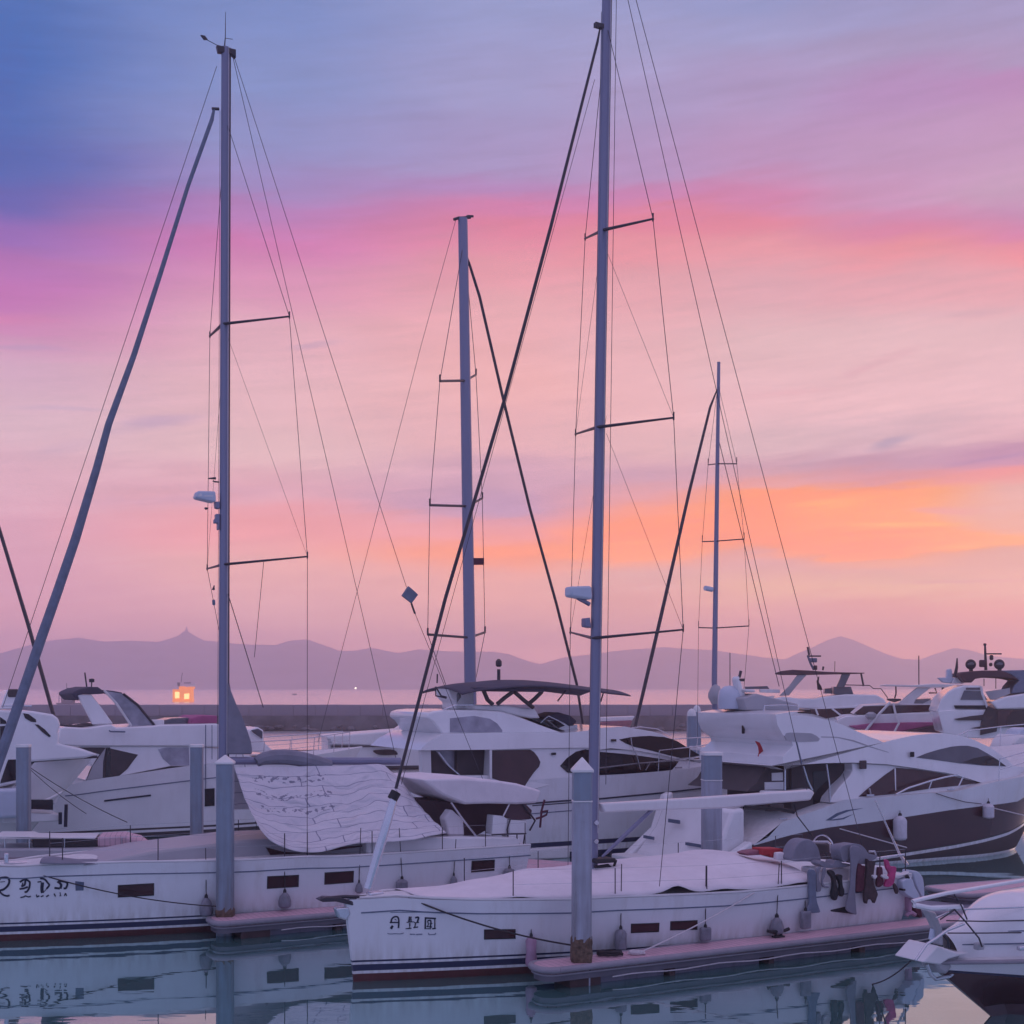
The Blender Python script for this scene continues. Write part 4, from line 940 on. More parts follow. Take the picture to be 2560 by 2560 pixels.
# cleats, coiled lines on the right finger
def cleat(fr, p, off, label, s=1.0):
    c = fr.p3(p, off); t = root('dock_cleat', label, 'cleat', loc=fr.world(c[0], -c[1], .456), rz=fr.a)
    MB().box((0,0,.02), (.09*s,.045*s,.02)).build('cleat_base', 'black', t, bevel=.01)
    MB().tube([(-.2*s,0,.11*s),(-.12*s,0,.09*s),(.12*s,0,.09*s),(.2*s,0,.11*s)], .026*s, 8).build('cleat_horn', 'black', t)
    MB().tube([(-.05*s,0,.02),(-.05*s,0,.1*s)], .022*s, 6).build('cleat_leg', 'black', t); MB().tube([(.05*s,0,.02),(.05*s,0,.1*s)], .022*s, 6).build('cleat_leg', 'black', t)
    return t
cleat(SR, px(7,(1400,1325)), 2.2, 'black mooring cleat halfway along the front finger dock', 1.5)
def coil(loc, r, rr, turns, m_, name, label, cat):
    pts = []; n = int(turns*18)
    for i in range(n):
        a = 2*pi*i/18; q = r*(1-.12*((i/18) % 2))+random.uniform(-.02,.02)
        pts.append((q*cos(a)*1.25, q*sin(a)*.7, rr*1.2+rr*1.5*(i/n)*turns*.45+random.uniform(0,.008)))
    o = MB().tube(pts, rr, 6).build(name, m_, None); o.location = loc; tag(o, label, cat); return o
c = SR.p3(px(6,(1580,1300)), 2.2); w_ = SR.world(c[0], -c[1])
coil((w_[0], w_[1], .456), .2, .022, 5, 'rope', 'coiled_rope', 'dark coiled rope on the front finger dock beside the tallest pile', 'rope')
c = SR.p3(px(7,(180,1460)), 2.35); w_ = SR.world(c[0], -c[1])
coil((w_[0], w_[1], .456), .13, .02, 4, 'wrope', 'coiled_rope', 'white coiled line end on the front finger dock', 'rope')

# ------------------------------------------------------------------ mooring piles
def pile(label, base, top_y, Y, wpx, cap='pyramid', z_bot=-1.0, lean=0, band=None, barn=0, rz=.07, sleeve=None, captop=None):
    x = (base[0]-CX)/F*Y; h = wpx/F*Y/2
    zt = CH-(top_y-HY)/F*Y
    t = root('mooring_pile', label, 'pile', loc=(x, Y, 0), rz=rz, group='mooring piles')
    def sec(za, zb, m_, nm, k0=1.0, k1=1.0):
        lx = lambda z: -lean*(zt-z)
        vs = []
        for z, k in ((za,k0),(zb,k1)):
            hh = h*k; ch = hh*.22
            for q in [(-hh+ch,-hh),(hh-ch,-hh),(hh,-hh+ch),(hh,hh-ch),(hh-ch,hh),(-hh+ch,hh),(-hh,hh-ch),(-hh,-hh+ch)]: vs.append((q[0]+lean*z, q[1], z))
        return MB().add(vs, [tuple(range(7,-1,-1)), tuple(range(8,16))]+[(i,(i+1)%8,8+(i+1)%8,8+i) for i in range(8)]).build(nm, m_, t, bevel=.012, smooth_=False)
    sb = sleeve if sleeve is not None else zt
    if sleeve is not None:
        sec(z_bot, sb-.03, 'pile2', 'pile_sleeve', 1.0, 1.0); sec(sb, zt, 'pile', 'pile_post', 1.0, 1.0); sec(sb-.03, sb, 'cap', 'pile_band', 1.06, 1.06)
    else: sec(z_bot, zt, 'pile', 'pile_post')
    if barn:
        rows = []
        for z in [.30+.06*i for i in range(int((barn-.3)/.06)+6)]:
            row = []
            for i in range(29):
                a = 2*pi*i/28; top = barn+.22*mnoise.noise(Vector((cos(a)*2.2, sin(a)*2.2, base[0])))
                q = h/max(abs(cos(a)), abs(sin(a)), (abs(cos(a))+abs(sin(a)))/1.78)
                g = mnoise.noise(Vector((cos(a)*3, sin(a)*3, z*9)))
                k = q+.016+.022*g if z < top else q-.02
                row.append((k*cos(a)+lean*z, k*sin(a), z))
            rows.append(row)
        MB().grid(rows).build('marine_growth', 'barn', t, ang=25)
    zc = zt
    if cap == 'pyramid':
        hgt = captop; hh = h*1.12; vs = [(-hh+lean*zc,-hh,zc),(hh+lean*zc,-hh,zc),(hh+lean*zc,hh,zc),(-hh+lean*zc,hh,zc),(-hh+lean*zc,-hh,zc+.05),(hh+lean*zc,-hh,zc+.05),(hh+lean*zc,hh,zc+.05),(-hh+lean*zc,hh,zc+.05),(lean*zc,0,zc+hgt)]
        MB().add(vs, [(3,2,1,0),(0,1,5,4),(1,2,6,5),(2,3,7,6),(3,0,4,7),(4,5,8),(5,6,8),(6,7,8),(7,4,8)]).build('pile_cap', 'cap', t, smooth_=False, bevel=.012)
    elif cap == 'flat': sec(zt, zt+.09, 'cap', 'pile_cap', 1.1, 1.05)
    elif cap == 'dome': MB().lathe([(h*1.05,0),(h*1.05,.1),(h*.9,.22),(h*.5,.32),(.03,.36)], c=(0,0,zt), n=12).build('pile_cap', 'cap', t)
    return t
pile('tall square pile with white pyramid cap at the end of the front finger dock', (1453,2405), 1930, 27.4, 47, captop=.31, lean=.0045, sleeve=3.70, barn=.95)
pile('blue grey pile with pale pyramid cap standing before the mast of the left yacht', (563,2292), 1910, 32.8, 41, captop=.23, lean=0, barn=.62)
pile('flat topped pile at the far left beside the motor yacht sterns', (59,2065), 1868, 43.5, 31, cap='flat')
pile('flat topped pile in front of the hardtop motor yacht hull', (492,2085), 1868, 43.6, 30, cap='flat')
pile('teal flat capped pile behind the white boom', (1779,2140), 1888, 38.6, 46, cap='flat', sleeve=3.35)
pile('slim pile in the gap of pink water, left of two', (1729,1900), 1790, 66, 22, cap='dome')
pile('slim round topped pile in the gap of pink water, partly hidden behind another', (1742,1900), 1780, 69.5, 19, cap='dome')

# ------------------------------------------------------------------ fenders
def fender(label, fr, body, off, kind='bottle', m_='fend', line_top=None):
    x0, y0, x1, y1 = body; cx = (x0+x1)/2
    a = fr.p3((cx, y0), off); b = fr.p3((cx, y1), off); Yw = fr.world(a[0], off)[1]
    h = a[2]-b[2]; r = (x1-x0)/F*Yw/2
    t = root('fender', label, 'fender', loc=fr.world((a[0]+b[0])/2, off, b[2]), rz=fr.a, group='fenders hung along the boats')
    if kind == 'bottle': pr = [(r*.55,0),(r*.9,.03),(r,h*.15),(r*.98,h*.45),(r*.75,h*.75),(r*.4,h*.93),(r*.2,h)]
    elif kind == 'cyl': pr = [(r*.3,0),(r*.8,h*.03),(r,h*.1),(r,h*.78),(r*.75,h*.9),(r*.35,h*.97),(r*.2,h)]
    elif kind == 'waist': pr = [(r*.5,0),(r*.9,h*.06),(r,h*.2),(r*.82,h*.55),(r*.95,h*.85),(r*.6,h*.97),(r*.2,h)]
    if kind == 'rect': MB().box((0,0,h/2), (r,r*.45,h/2)).build('fender_body', m_, t, bevel=r*.3, seg=3)
    else: MB().lathe(pr, n=16).build('fender_body', m_, t)
    MB().lathe([(r*.3,0),(r*.26,.06),(r*.1,.1)], c=(0,0,h-.02), n=8).build('fender_eye', 'black', t)
    if line_top:
        ao = -off
        tp = fr.p3(line_top[:2], line_top[2]); c0 = ((a[0]+b[0])/2, -off, b[2])
        MB().tube([(0,0,h+.05), (tp[0]-c0[0], tp[1]-c0[1], tp[2]-c0[2])], .011, 5).build('fender_line', 'rope', t)
    return t
def so(fr, wf, p, r):                         # the sideways distance at which a fender of radius r lies against the hull
    o = 1.5
    for _ in range(5):
        u, z = fr.uz(p, o); o = wf(u, max(.3, z))+r+.015
    return o
for i, (body, kind, m_, lt, lab) in enumerate([
  ((499,2243,532,2290),'bottle','fend',(514,2120),'dark bottle shaped fender left of the pile at the bow of the left yacht'),
  ((696,2230,728,2270),'bottle','fend',(711,2085),'grey bottle fender under the middle window of the left yacht'),
  ((888,2206,907,2233),'bottle','fend',(902,2070),'small dark fender just left of the anchor of the nearest yacht'),
  ((990,2197,1020,2233),'cyl','fend',(998,2070),'square shouldered grey fender right of the furler strut'),
  ((1124,2188,1145,2226),'bottle','fend',(1140,2098),'slim grey fender near the stern window of the left yacht'),
  ((1259,2170,1288,2200),'cyl','fend',(1274,2120),'grey fender hanging at the stern corner of the left yacht')]):
    r = (body[2]-body[0])/2*33/F; o = so(SLf, sl_w, ((body[0]+body[2])/2, (body[1]+body[3])/2), r)
    fender(lab, SLf, body, o, kind, m_, (lt[0], lt[1], o-r-.05))
for i, (body, kind, m_, lt, lab) in enumerate([
  ((1313,2341,1343,2418),'waist','fendp',(1328,2300),'pinkish waisted fender at the rounded end of the front finger dock'),
  ((1537,2322,1567,2376),'cyl','fend',(1554,2160),'long grey fender right of the tall pile'),
  ((1748,2318,1779,2352),'rect','fend',(1765,2165),'flat square fender behind the white mooring line'),
  ((1924,2292,1960,2335),'bottle','fend',(1948,2160),'grey pear shaped fender above the black cleat'),
  ((1999,2277,2029,2322),'rect','fend',(2012,2230),'blue grey block fender below the hanging fin')]):
    r = (body[2]-body[0])/2*29/F; o = so(SR, sr_w, ((body[0]+body[2])/2, (body[1]+body[3])/2), r)
    fender(lab, SR, body, o, kind, m_, (lt[0], lt[1], o-r-.05))

# ------------------------------------------------------------------ mooring lines
def rope(label, pts, r, m_='rope', sag=.0, name='mooring_line'):
    a, b = Vector(pts[0]), Vector(pts[-1])
    P = []
    for i in range(15):
        t = i/14; q = a.lerp(b, t); q.z -= sag*4*t*(1-t); P.append(q)
    c0 = P[0]; o = MB().tube([p-c0 for p in P], r, 6).build(name, m_, None); o.location = c0
    return tag(o, label, 'rope', 'mooring lines')
def wp(fr, p, off): c = fr.p3(p, off); return fr.world(c[0], -c[1], c[2])
rope('dark mooring line from the nearest yacht bow down to the tall pile', [wp(SR,(1020,2244),.45), wp(SR,(1437,2364),2.2)], .018, sag=.12)
rope('white mooring line slanting from the nearest yacht deck to the finger dock', [wp(SR,px(7,(1190,940)),2.05), wp(SR,px(7,(215,1450)),2.35)], .016, 'wrope', sag=.05)
rope('dark mooring line from the left yacht bow across its lettering to the pile', [wp(SLf,(43,2168),.55), wp(SLf,(540,2266),2.2)], .014, sag=.16)
rope('thin line sloping in front of the left motor yachts', [at(px(1,(225,840)), 45), at(px(1,(960,1255)), 43)], .014, sag=.1)
rope('second thin line crossing the left pile', [at(px(1,(150,780)), 45.5), at(px(1,(650,1190)), 43.5)], .012, sag=.1)
# ------------------------------------------------------------------ motor yachts behind
def yacht_hull(t, u0, u1, sheer, hb, bands, bow=1, rake=1.6, full=.5, stern_w=.92, flare=.80, name='hull', mats=('gel','navy','maroon')):
    """u0 stern .. u1 bow; bands: list of (height function or number, material above it) from the keel up"""
    sh = interp(sheer)
    def tt(u): return max(0, min(1, (u-u0)/(u1-u0)))
    def b1(u):
        x = tt(u)
        return hb*(stern_w+(1-stern_w)*min(1, x/full)) if x < full else hb*max(.02, 1-((x-full)/(1-full))**2.4)
    def b0(u):
        x = tt(u)
        return hb*flare*1.08*(stern_w+(1-stern_w)*min(1, x/full)) if x < full else hb*flare*1.08*max(.015, 1-((x-full)/(1-full))**1.55)
    def wf(u, z):
        s = max(0, min(1, z/sh(u))); return b0(u)+(b1(u)-b0(u))*s**.8 if z >= 0 else b0(u)*(1+.7*z)
    n = 44; us = [u0+(u1-u0)*(1-(1-i/n)**1.4) for i in range(n+1)]
    lev = []
    for u in us:
        zs = [-.45]+[(b(u) if callable(b) else b) for b, _ in bands]; ms = [bands[0][1]]+[k for _, k in bands]
        top = sh(u); zs = [min(z, top-.004*(len(zs)-i)) for i, z in enumerate(zs)]
        for k in range(1, len(zs)): zs[k] = max(zs[k], zs[k-1]+.002)
        last = zs[-1]; zs += [last+(top-last)*f for f in (.34,.67,1.0)]; lev.append(zs)
    ms = ms+[ms[-1]]*3; nz = len(lev[0]); mb = MB(); bs = []
    for sg in (1, -1):
        b = len(mb.v); bs.append(b)
        for i, u in enumerate(us):
            for j in range(nz):
                z = lev[i][j]; s = max(0, min(1, z/sh(u))); k = tt(u)**5
                mb.v.append((u-bow*0-rake*(1-s**.8)*k, -sg*wf(u, z), z))
        for i in range(n):
            for j in range(nz-1):
                a = b+i*nz+j; q = (a, a+nz, a+nz+1, a+1); mb.f.append(q if sg > 0 else q[::-1]); mb.m.append(ms[j])
    for j in range(nz-1):
        mb.f.append((bs[1]+j, bs[0]+j, bs[0]+j+1, bs[1]+j+1)); mb.m.append(ms[j])
        e = n*nz; mb.f.append((bs[0]+e+j, bs[1]+e+j, bs[1]+e+j+1, bs[0]+e+j+1)); mb.m.append(ms[j])
    mb.build(name, list(mats), t, ang=32)
    dk = []
    for i in range(0, n+1, 2):
        u = us[i]; w = b1(u)-.02
        dk.append([(u, -w*v, sh(u)-.02+.05*(1-v*v)) for v in (1,.7,.3,0,-.3,-.7,-1)])
    MB().grid(dk).build('deck', 'deck', t)
    return sh, wf, b1
def body(name, m_, t, fr, pts, w, bevel=.06, w2=None, smooth=0):
    P = catmull(pts, smooth, True) if smooth else pts
    pr = fr.tr(P, w if callable(w) else w)
    return MB().prism(pr, w, w2).build(name, m_, t, bevel=bevel)
def pane(name, m_, t, fr, pts, w, proud=.014, smooth=0, thick=.05):
    P = catmull(pts, smooth, True) if smooth else pts
    f = (lambda u, z: w(u, z)+proud) if callable(w) else w+proud
    g = (lambda u, z: w(u, z)-thick) if callable(w) else w-thick
    return MB().prism(fr.tr(P, f), f, g).build(name, m_, t, smooth_=False)
def rail(name, t, fr, pts, off, r=.02, m_='steel', smooth=0):
    P = catmull(pts, smooth) if smooth else pts
    return MB().tube([fr.p3(p, off) for p in P], r, 7).build(name, m_, t)
def bars(name, t, fr, segs, off, r=.025, m_='steel'):
    for s_ in segs: rail(name, t, fr, s_, off, r, m_)

# ---- M1: flybridge yacht with the navy bimini, centre
M1 = Frame(.34, 48.84)
m1 = root('motor_yacht', 'white flybridge motor yacht with a long navy bimini, in the centre behind the sailing yachts', 'motor yacht', M1)
m1_sheer = [(-6,2.35)]+M1.tr([(1250,1968),(1330,1950),(1440,1942),(1495,1940),(1681,1926),(1760,1916),(1850,1903)], 2.15)+[(11.3,3.2)]
kn = interp([(-6,1.55)]+M1.tr([(1311,2011),(1420,2002),(1495,1998),(1759,1972),(1850,1962)], 2.15)+[(11.3,2.6)])
sh1, wh1, _ = yacht_hull(m1, -4.6, 11.4, m1_sheer, 2.2, [(.06,1),(.20,0),(.42,1),(.58,0)], mats=('hullgel','navy'), full=.55, rake=2.2)
MB().tube([(u, -(wh1(u, kn(u))+.01), kn(u)) for u in [-4.5+.5*i for i in range(30)]], .03, 6).build('rub_strake', 'ink', m1)
MB().tube([(u, -(wh1(u, kn(u)-.35)+.006), kn(u)-.36) for u in [-4.5+.5*i for i in range(12)]], .015, 6).build('rub_strake', 'ink2', m1)
w1 = lambda u, z: 2.02-.11*(z-2.8)-.018*(u-3)
body('cabin', 'gel', m1, M1, flat(5,[(690,700),(1400,690)],9,[(190,1082),(520,1080),(900,1168),(1078,1190),(1100,1310),(190,1322)],5,[(1440,900),(1000,1010),(865,1000),(690,935)]), w1, bevel=.03)
w1r = lambda u, z: 2.10-.11*(z-2.8)-.018*(u-3)
body('flybridge_deck', 'gel', m1, M1, flat(5,[(150,712),(205,655),(320,588),(700,578),(1240,580),(1330,572),(1400,565),(1500,542),(1700,532)],9,[(420,884),(520,903),(650,925),(740,950),(820,990),(900,1040),(1000,1100),(1078,1142),(1000,1165),(900,1172),(820,1152),(700,1122),(560,1098),(420,1082),(300,1072),(190,1086)],5,[(1400,692),(1000,697),(690,707)]), w1r, bevel=.07)
w1f = lambda u, z: 1.75-.12*(z-3.9)
body('flybridge_coaming', 'gel', m1, M1, flat(5,[(325,592),(250,500),(205,470),(212,430),(260,415),(330,408),(560,406),(760,418),(850,442),(930,470),(1060,520),(1240,584)]), w1f, bevel=.06)
pane('side_screen', 'vinyl', m1, M1, flat(5,[(378,470),(560,452),(680,474),(735,510),(772,560),(772,576),(378,576)]), w1f)
body('arch', 'gel2', m1, M1, flat(5,[(358,240),(560,226),(560,402),(418,402),(420,352),(382,318)]), .55, bevel=.05)
body('arch_opening', 'greyglass', m1, M1, flat(5,[(430,285),(455,262),(460,310),(430,355)]), .562, bevel=0)
def bimini1():
    top = catmull([px(5,p) for p in [(300,236),(380,217),(470,203),(560,196),(660,186),(750,180),(900,180),(1000,187),(1100,196),(1250,214),(1400,234),(1480,242),(1545,250)]], 3)
    prof = M1.tr(top, 0); rows = []
    for u, z in prof: rows.append([(u, -1.75*v, z-.22*v*v-.02) for v in [-1+.1*i for i in range(21)]])
    return MB().grid(rows).build('bimini', 'navycanvas', m1, thick=.04, ang=60)
bimini1()
body('bimini_valance', 'navycanvas', m1, M1, flat(5,[(560,235),(760,238),(1100,250),(1090,272),(980,270),(850,268),(700,262),(560,254)]), 1.6, bevel=.02)
for q in [[(630,258),(660,330),(700,365)],[(850,272),(790,315),(735,362)],[(865,272),(930,330),(1005,390)],[(1070,270),(1020,320),(970,362)]]:
    MB().tube([M1.p3(px(5,p), 1.5) for p in q], .07, 8, flat_=1.3).build('bimini_frame', 'dark', m1)
    MB().tube([M1.p3(px(5,p), -1.5) for p in q], .05, 6).build('bimini_frame', 'steel', m1)
for q in [[(268,232),(270,300),(350,318)],[(280,205),(282,135)],[(1250,262),(1190,340)],[(1540,258),(1515,345)],[(270,232),(310,300),(352,312)]]:
    MB().tube([M1.p3(px(5,p), .8) for p in q], .028, 6).build('bimini_frame', 'wire', m1)
MB().tube([M1.p3(px(5,p), .2) for p in [(745,180),(745,100)]], .06, 8).build('mast_light', 'wire', m1); MB().lathe([(.06,0),(.11,.05),(.11,.2),(.04,.28)], c=M1.p3(px(5,(745,82)), .2), n=10).build('mast_light_lamp', 'wire', m1)
body('sunbed', 'gel2', m1, M1, flat(5,[(560,370),(790,372),(930,392),(1020,395),(1060,470),(980,470),(830,440),(760,420),(560,405)]), 1.3, bevel=.05)
body('helm_console', 'gel', m1, M1, flat(5,[(840,430),(920,390),(1010,400),(1060,470),(1000,470),(925,455)]), 1.0, bevel=.04)
body('flybridge_windscreen', 'glass', m1, M1, flat(5,[(920,452),(1060,468),(1150,530),(1270,575),(1240,582),(1100,525),(1000,485)]), 1.25, bevel=.02)
body('tender_cover', 'navycanvas', m1, M1, flat(5,[(1080,462),(1200,425),(1290,450),(1340,490),(1320,520),(1270,530),(1240,500),(1110,480)]), .55, bevel=.06)
body('tender', 'gel', m1, M1, flat(5,[(1110,482),(1240,502),(1280,530),(1345,515),(1340,560),(1290,578),(1200,560)]), .6, bevel=.05)
pane('tender_screen', 'glass', m1, M1, flat(5,[(1130,490),(1195,492),(1245,525),(1195,545)]), .61)
pane('cabin_window', 'brownglass', m1, M1, flat(5,[(697,712),(982,706),(1012,725),(1040,760),(1060,800),(1050,835),(1010,880),(975,930),(942,982),(880,985),(770,948),(697,922)]), w1, proud=.03)
MB().tube([M1.p3(px(5,p), 2.08) for p in [(685,710),(685,930)]], .05, 6).build('door_post', 'gel', m1)
pane('saloon_window', 'glass', m1, M1, flat(5,[(1210,830),(1262,770),(1330,722),(1400,704)],9,[(90,1083),(200,1102),(360,1115),(520,1132),(700,1158),(885,1186),(860,1222),(828,1258),(660,1278),(500,1290),(190,1304)],5,[(1440,890),(1265,880)]), w1, proud=.025)
pane('upper_window', 'glass', m1, M1, flat(9,[(372,996),(470,976),(560,968),(640,965),(760,975),(830,992),(880,1014),(950,1058),(1010,1095),(1074,1134),(985,1148),(900,1156),(800,1132),(650,1092),(500,1058),(430,1030)]), w1r)
pane('front_window', 'glass', m1, M1, flat(9,[(920,1166),(1000,1160),(1082,1150),(1082,1194)]), w1, proud=.03)
MB().tube([M1.p3(px(9,p), 2.1) for p in [(190,1245),(520,1205),(850,1178)]], .028, 6).build('side_rail', 'steel', m1)
MB().tube([M1.p3(px(9,p), 2.1) for p in [(475,980),(482,1050),(530,1150),(558,1256)]], .02, 6).build('side_rail', 'steel', m1)
MB().tube([M1.p3(px(9,p), 2.1) for p in [(640,1200),(600,1262)]], .02, 6).build('side_rail', 'steel', m1)
body('cockpit_shade_bulkhead', 'dark', m1, M1, flat(5,[(430,705),(690,705),(690,1000),(430,1000)]), 1.5, bevel=0)  # near-black block, stands in for the shade inside the cockpit
body('aft_pillar', 'gel2', m1, M1, flat(5,[(160,710),(235,710),(240,900),(165,900)]), 1.95, w2=1.7, bevel=.03)
body('aft_pillar', 'gel2', m1, M1, flat(5,[(160,710),(260,710),(262,900),(165,900)]), -1.7, w2=-1.9, bevel=.03)
body('cockpit_curtain', 'vinyl', m1, M1, flat(5,[(270,715),(540,715),(555,800),(520,890),(450,900),(350,820)]), 1.3, w2=1.27, bevel=0)
MB().tube([M1.p3(px(5,p), 1.5) for p in [(290,725),(370,830),(450,900)]], .03, 6).build('cockpit_rail', 'steel', m1)
body('cockpit_coaming', 'gel', m1, M1, flat(5,[(100,905),(690,900),(870,990),(1000,1005),(1000,1080),(100,1080)]), 2.0, w2=1.6, bevel=.06)
MB().box(M1.p3(px(5,(1160,738)), 2.04), (.09,.02,.04)).build('courtesy_light', 'black', m1, bevel=.01)
MB().box(M1.p3(px(5,(480,601)), 2.0), (.06,.02,.05)).build('courtesy_light', 'black', m1, bevel=.01)
MB().box(M1.p3(px(9,(325,1003)), 2.02), (.10,.03,.04)).build('horn', 'black', m1, bevel=.01)
body('swim_platform', 'gel2', m1, M1, flat(6,[(880,500),(1285,470),(1285,560),(900,575)]), 2.0, bevel=.05)

# ---- M2: large yacht with the maroon hull, right
M2 = Frame(6.7, 44.8)
m2 = root('motor_yacht', 'large motor yacht at the right with a dark maroon hull and sweeping white cabin', 'motor yacht', M2)
e2 = lambda *p: M2.tr(flat(8,list(p)), 2.4)
m2_sheer = [(-2.6,1.1)]+M2.tr(flat(7,[(1290,520),(1400,350),(1640,260),(1850,190)]), 2.4)+e2((370/1.15,130),(880,85),(1240,60),(1560,-20),(1803,-60))+[(13.5,3.55),(17,3.95)]
wb = interp([(-3,.55)]+e2((0,402),(260,352),(580,312),(830,272),(1200,212),(1480,176),(1803,142))+[(17,3.1)])
ws = interp([(-3,.15)]+e2((300,640),(560,600),(900,547),(1300,482),(1600,420),(1803,378))+[(17,1.6)])
sh2, wh2, _ = yacht_hull(m2, -.2, 16.5, m2_sheer, 2.5, [(-.05,0),(.12,1),(lambda u: ws(u)-.16,0),(lambda u: ws(u)-.05,2),(ws,3)]+[(wb,0)], mats=('hullgel','dark','black','maroon'), rake=3.0, full=.6)
w2 = lambda u, z: 2.15-.10*(z-2.5)-.022*(u-5)
w2r = lambda u, z: 2.26-.10*(z-2.5)-.022*(u-5)
body('cabin', 'gel', m2, M2, flat(10,[(550,1120),(830,1132),(1050,1162),(1300,1196),(1440,1232),(1600,1280),(1700,1300),(1600,1330),(1240,1372),(880,1400),(620,1430),(372,1440),(385,1395),(450,1310),(530,1225),(555,1180)]), w2, bevel=.03)
# the aft edge of the flybridge is seen along its far corner: its outline belongs to a plane beyond the keel
_uh = []
for p_ in flat(9,[(1215,765),(1330,745),(1470,738),(1900,758)],10,[(60,735),(140,735),(250,752),(380,778),(470,812),(560,852),(640,885),(700,912),(760,932),(800,952),(880,932),(960,914),(1030,900),(1100,890),(1190,882),(1280,878),(1350,888),(1430,902),(1520,928),(1600,965),(1660,995),(1720,1035),(1790,1082),(1850,1142),(1932,1150),(2080,1170),(2080,1250),(1932,1252),(1760,1268),(1600,1282),(1520,1256),(1440,1232),(1370,1212),(1300,1197),(1180,1180),(1050,1160),(830,1130),(550,1116),(300,1122),(0,1142)],9,[(1700,1224),(1255,1212),(1250,1105),(1300,1062),(1345,1020),(1335,985),(1262,930),(1222,850)]):
    _uh.append(M2.tr([p_], -1.0 if p_[0] < 1900 else w2r)[0])
MB().prism(_uh, w2r).build('upper_house', 'gel', m2, bevel=.09)
pane('saloon_window', 'brownglass', m2, M2, flat(10,[(605,1390),(660,1340),(720,1290),(820,1212),(900,1157),(1050,1168),(1180,1186),(1300,1206),(1430,1242),(1500,1258),(1580,1278),(1400,1302),(1200,1322),(900,1367),(700,1386)]), w2, proud=.03)
pane('arch_window', 'greyglass', m2, M2, flat(10,[(1065,1075),(1150,1040),(1250,1010),(1350,987),(1420,980),(1480,980),(1560,998),(1640,1043),(1720,1092),(1790,1146),(1700,1143),(1600,1140),(1400,1120),(1200,1092)]), w2r)
pane('arch_window', 'glass', m2, M2, flat(10,[(1440,1112),(1530,1080),(1640,1058),(1720,1095),(1785,1142),(1600,1138)]), w2r, proud=.02)
pane('recess_shade_panel', 'grey', m2, M2, flat(9,[(1800,965),(1815,940),(1850,936),(1932,938)],10,[(220,880),(262,900),(290,925),(275,945),(130,950),(0,942)],9,[(1900,1008),(1820,1005)]), w2r, proud=.012)  # flat grey panel, the shade of a recess painted on
pane('side_panel_seam', 'ink2', m2, M2, flat(10,[(95,940),(104,940),(150,1125),(140,1125)]), w2r, proud=.006)
pane('side_panel_seam', 'grey', m2, M2, flat(10,[(300,905),(430,908),(560,935),(700,985),(845,1032),(840,1036),(690,992),(550,944),(430,916),(300,913)]), w2r, proud=.006)
pane('window_mullion', 'gel', m2, M2, flat(10,[(890,1162),(900,1160),(903,1340),(897,1340)]), w2, proud=.04)
rail('side_rail', m2, M2, flat(10,[(700,1385),(688,1325)]), 2.25, .03)
rail('side_rail', m2, M2, flat(10,[(900,1372),(1000,1320),(1190,1260),(1300,1232),(1390,1216),(1440,1232),(1405,1305)]), 2.4, .03)
rail('side_rail', m2, M2, flat(10,[(1190,1262),(1165,1330)]), 2.4, .025)
# flybridge: dome, screen, seats
dm = M2.p3(px(9,(1330,722)), -.8)
MB().lathe([(.40,0),(.42,.15),(.42,.42),(.36,.62),(.22,.74),(.02,.78)], c=(dm[0],dm[1],dm[2]-.03), n=20).build('satellite_dome', 'radome', m2)
body('flybridge_arch', 'gel', m2, M2, flat(9,[(1385,470),(1410,445),(1445,560),(1480,640),(1470,720),(1440,735),(1415,620)]), -.4, w2=-.7, bevel=.05)
MB().tube([M2.p3(px(9,p), -.5) for p in [(1398,470),(1412,450),(1422,405)]], .05, 8).build('mast_light', 'wire', m2)
body('mast_plate', 'dark', m2, M2, flat(9,[(1398,470),(1460,470),(1458,495),(1400,492)]), -.4, w2=-.7, bevel=.02)
body('flybridge_seat', 'gel2', m2, M2, flat(9,[(1460,560),(1545,565),(1550,590),(1470,590)]), -.2, w2=-1.2, bevel=.04)
body('flybridge_seat', 'grey', m2, M2, flat(9,[(1440,640),(1560,600),(1640,620),(1760,650),(1920,690),(1920,756),(1470,745)]), 0, w2=-1.3, bevel=.05)
body('flybridge_windscreen', 'greyglass', m2, M2, flat(10,[(100,738),(145,735),(300,905),(262,900)]), 1.5, bevel=.02)
# cockpit shade painted as dark bulkheads, doors, transom
body('cockpit_shade_bulkhead', 'dark', m2, M2, flat(10,[(60,1130),(540,1125),(540,1420),(380,1500),(60,1540)]), 1.7, bevel=0)
pane('saloon_door', 'glass', m2, M2, flat(10,[(235,1190),(365,1180),(370,1440),(240,1470)]), 1.7, proud=.02)
body('cockpit_shade_bulkhead', 'dark', m2, M2, flat(9,[(1640,1230),(1930,1225),(1930,1435),(1470,1445),(1560,1370)]), 1.6, bevel=0)
pane('notice_panel', 'gel2', m2, M2, flat(9,[(1692,1285),(1785,1280),(1785,1350),(1692,1352)]), 1.6, proud=.03)
pane('notice_panel', 'gel2', m2, M2, flat(9,[(1630,1365),(1790,1362),(1790,1428),(1630,1430)]), 1.6, proud=.03)
for q in [flat(10,[(8,1145),(8,1340)]), flat(10,[(155,1145),(190,1260),(230,1340)]), flat(10,[(342,1130),(365,1290),(370,1430)])]: rail('cockpit_post', m2, M2, q, 2.2, .03)
body('cockpit_coaming', 'gel', m2, M2, flat(10,[(-130,1345),(60,1345),(215,1325),(232,1350),(195,1400),(20,1420),(-130,1428)]), 2.15, w2=1.7, bevel=.05)
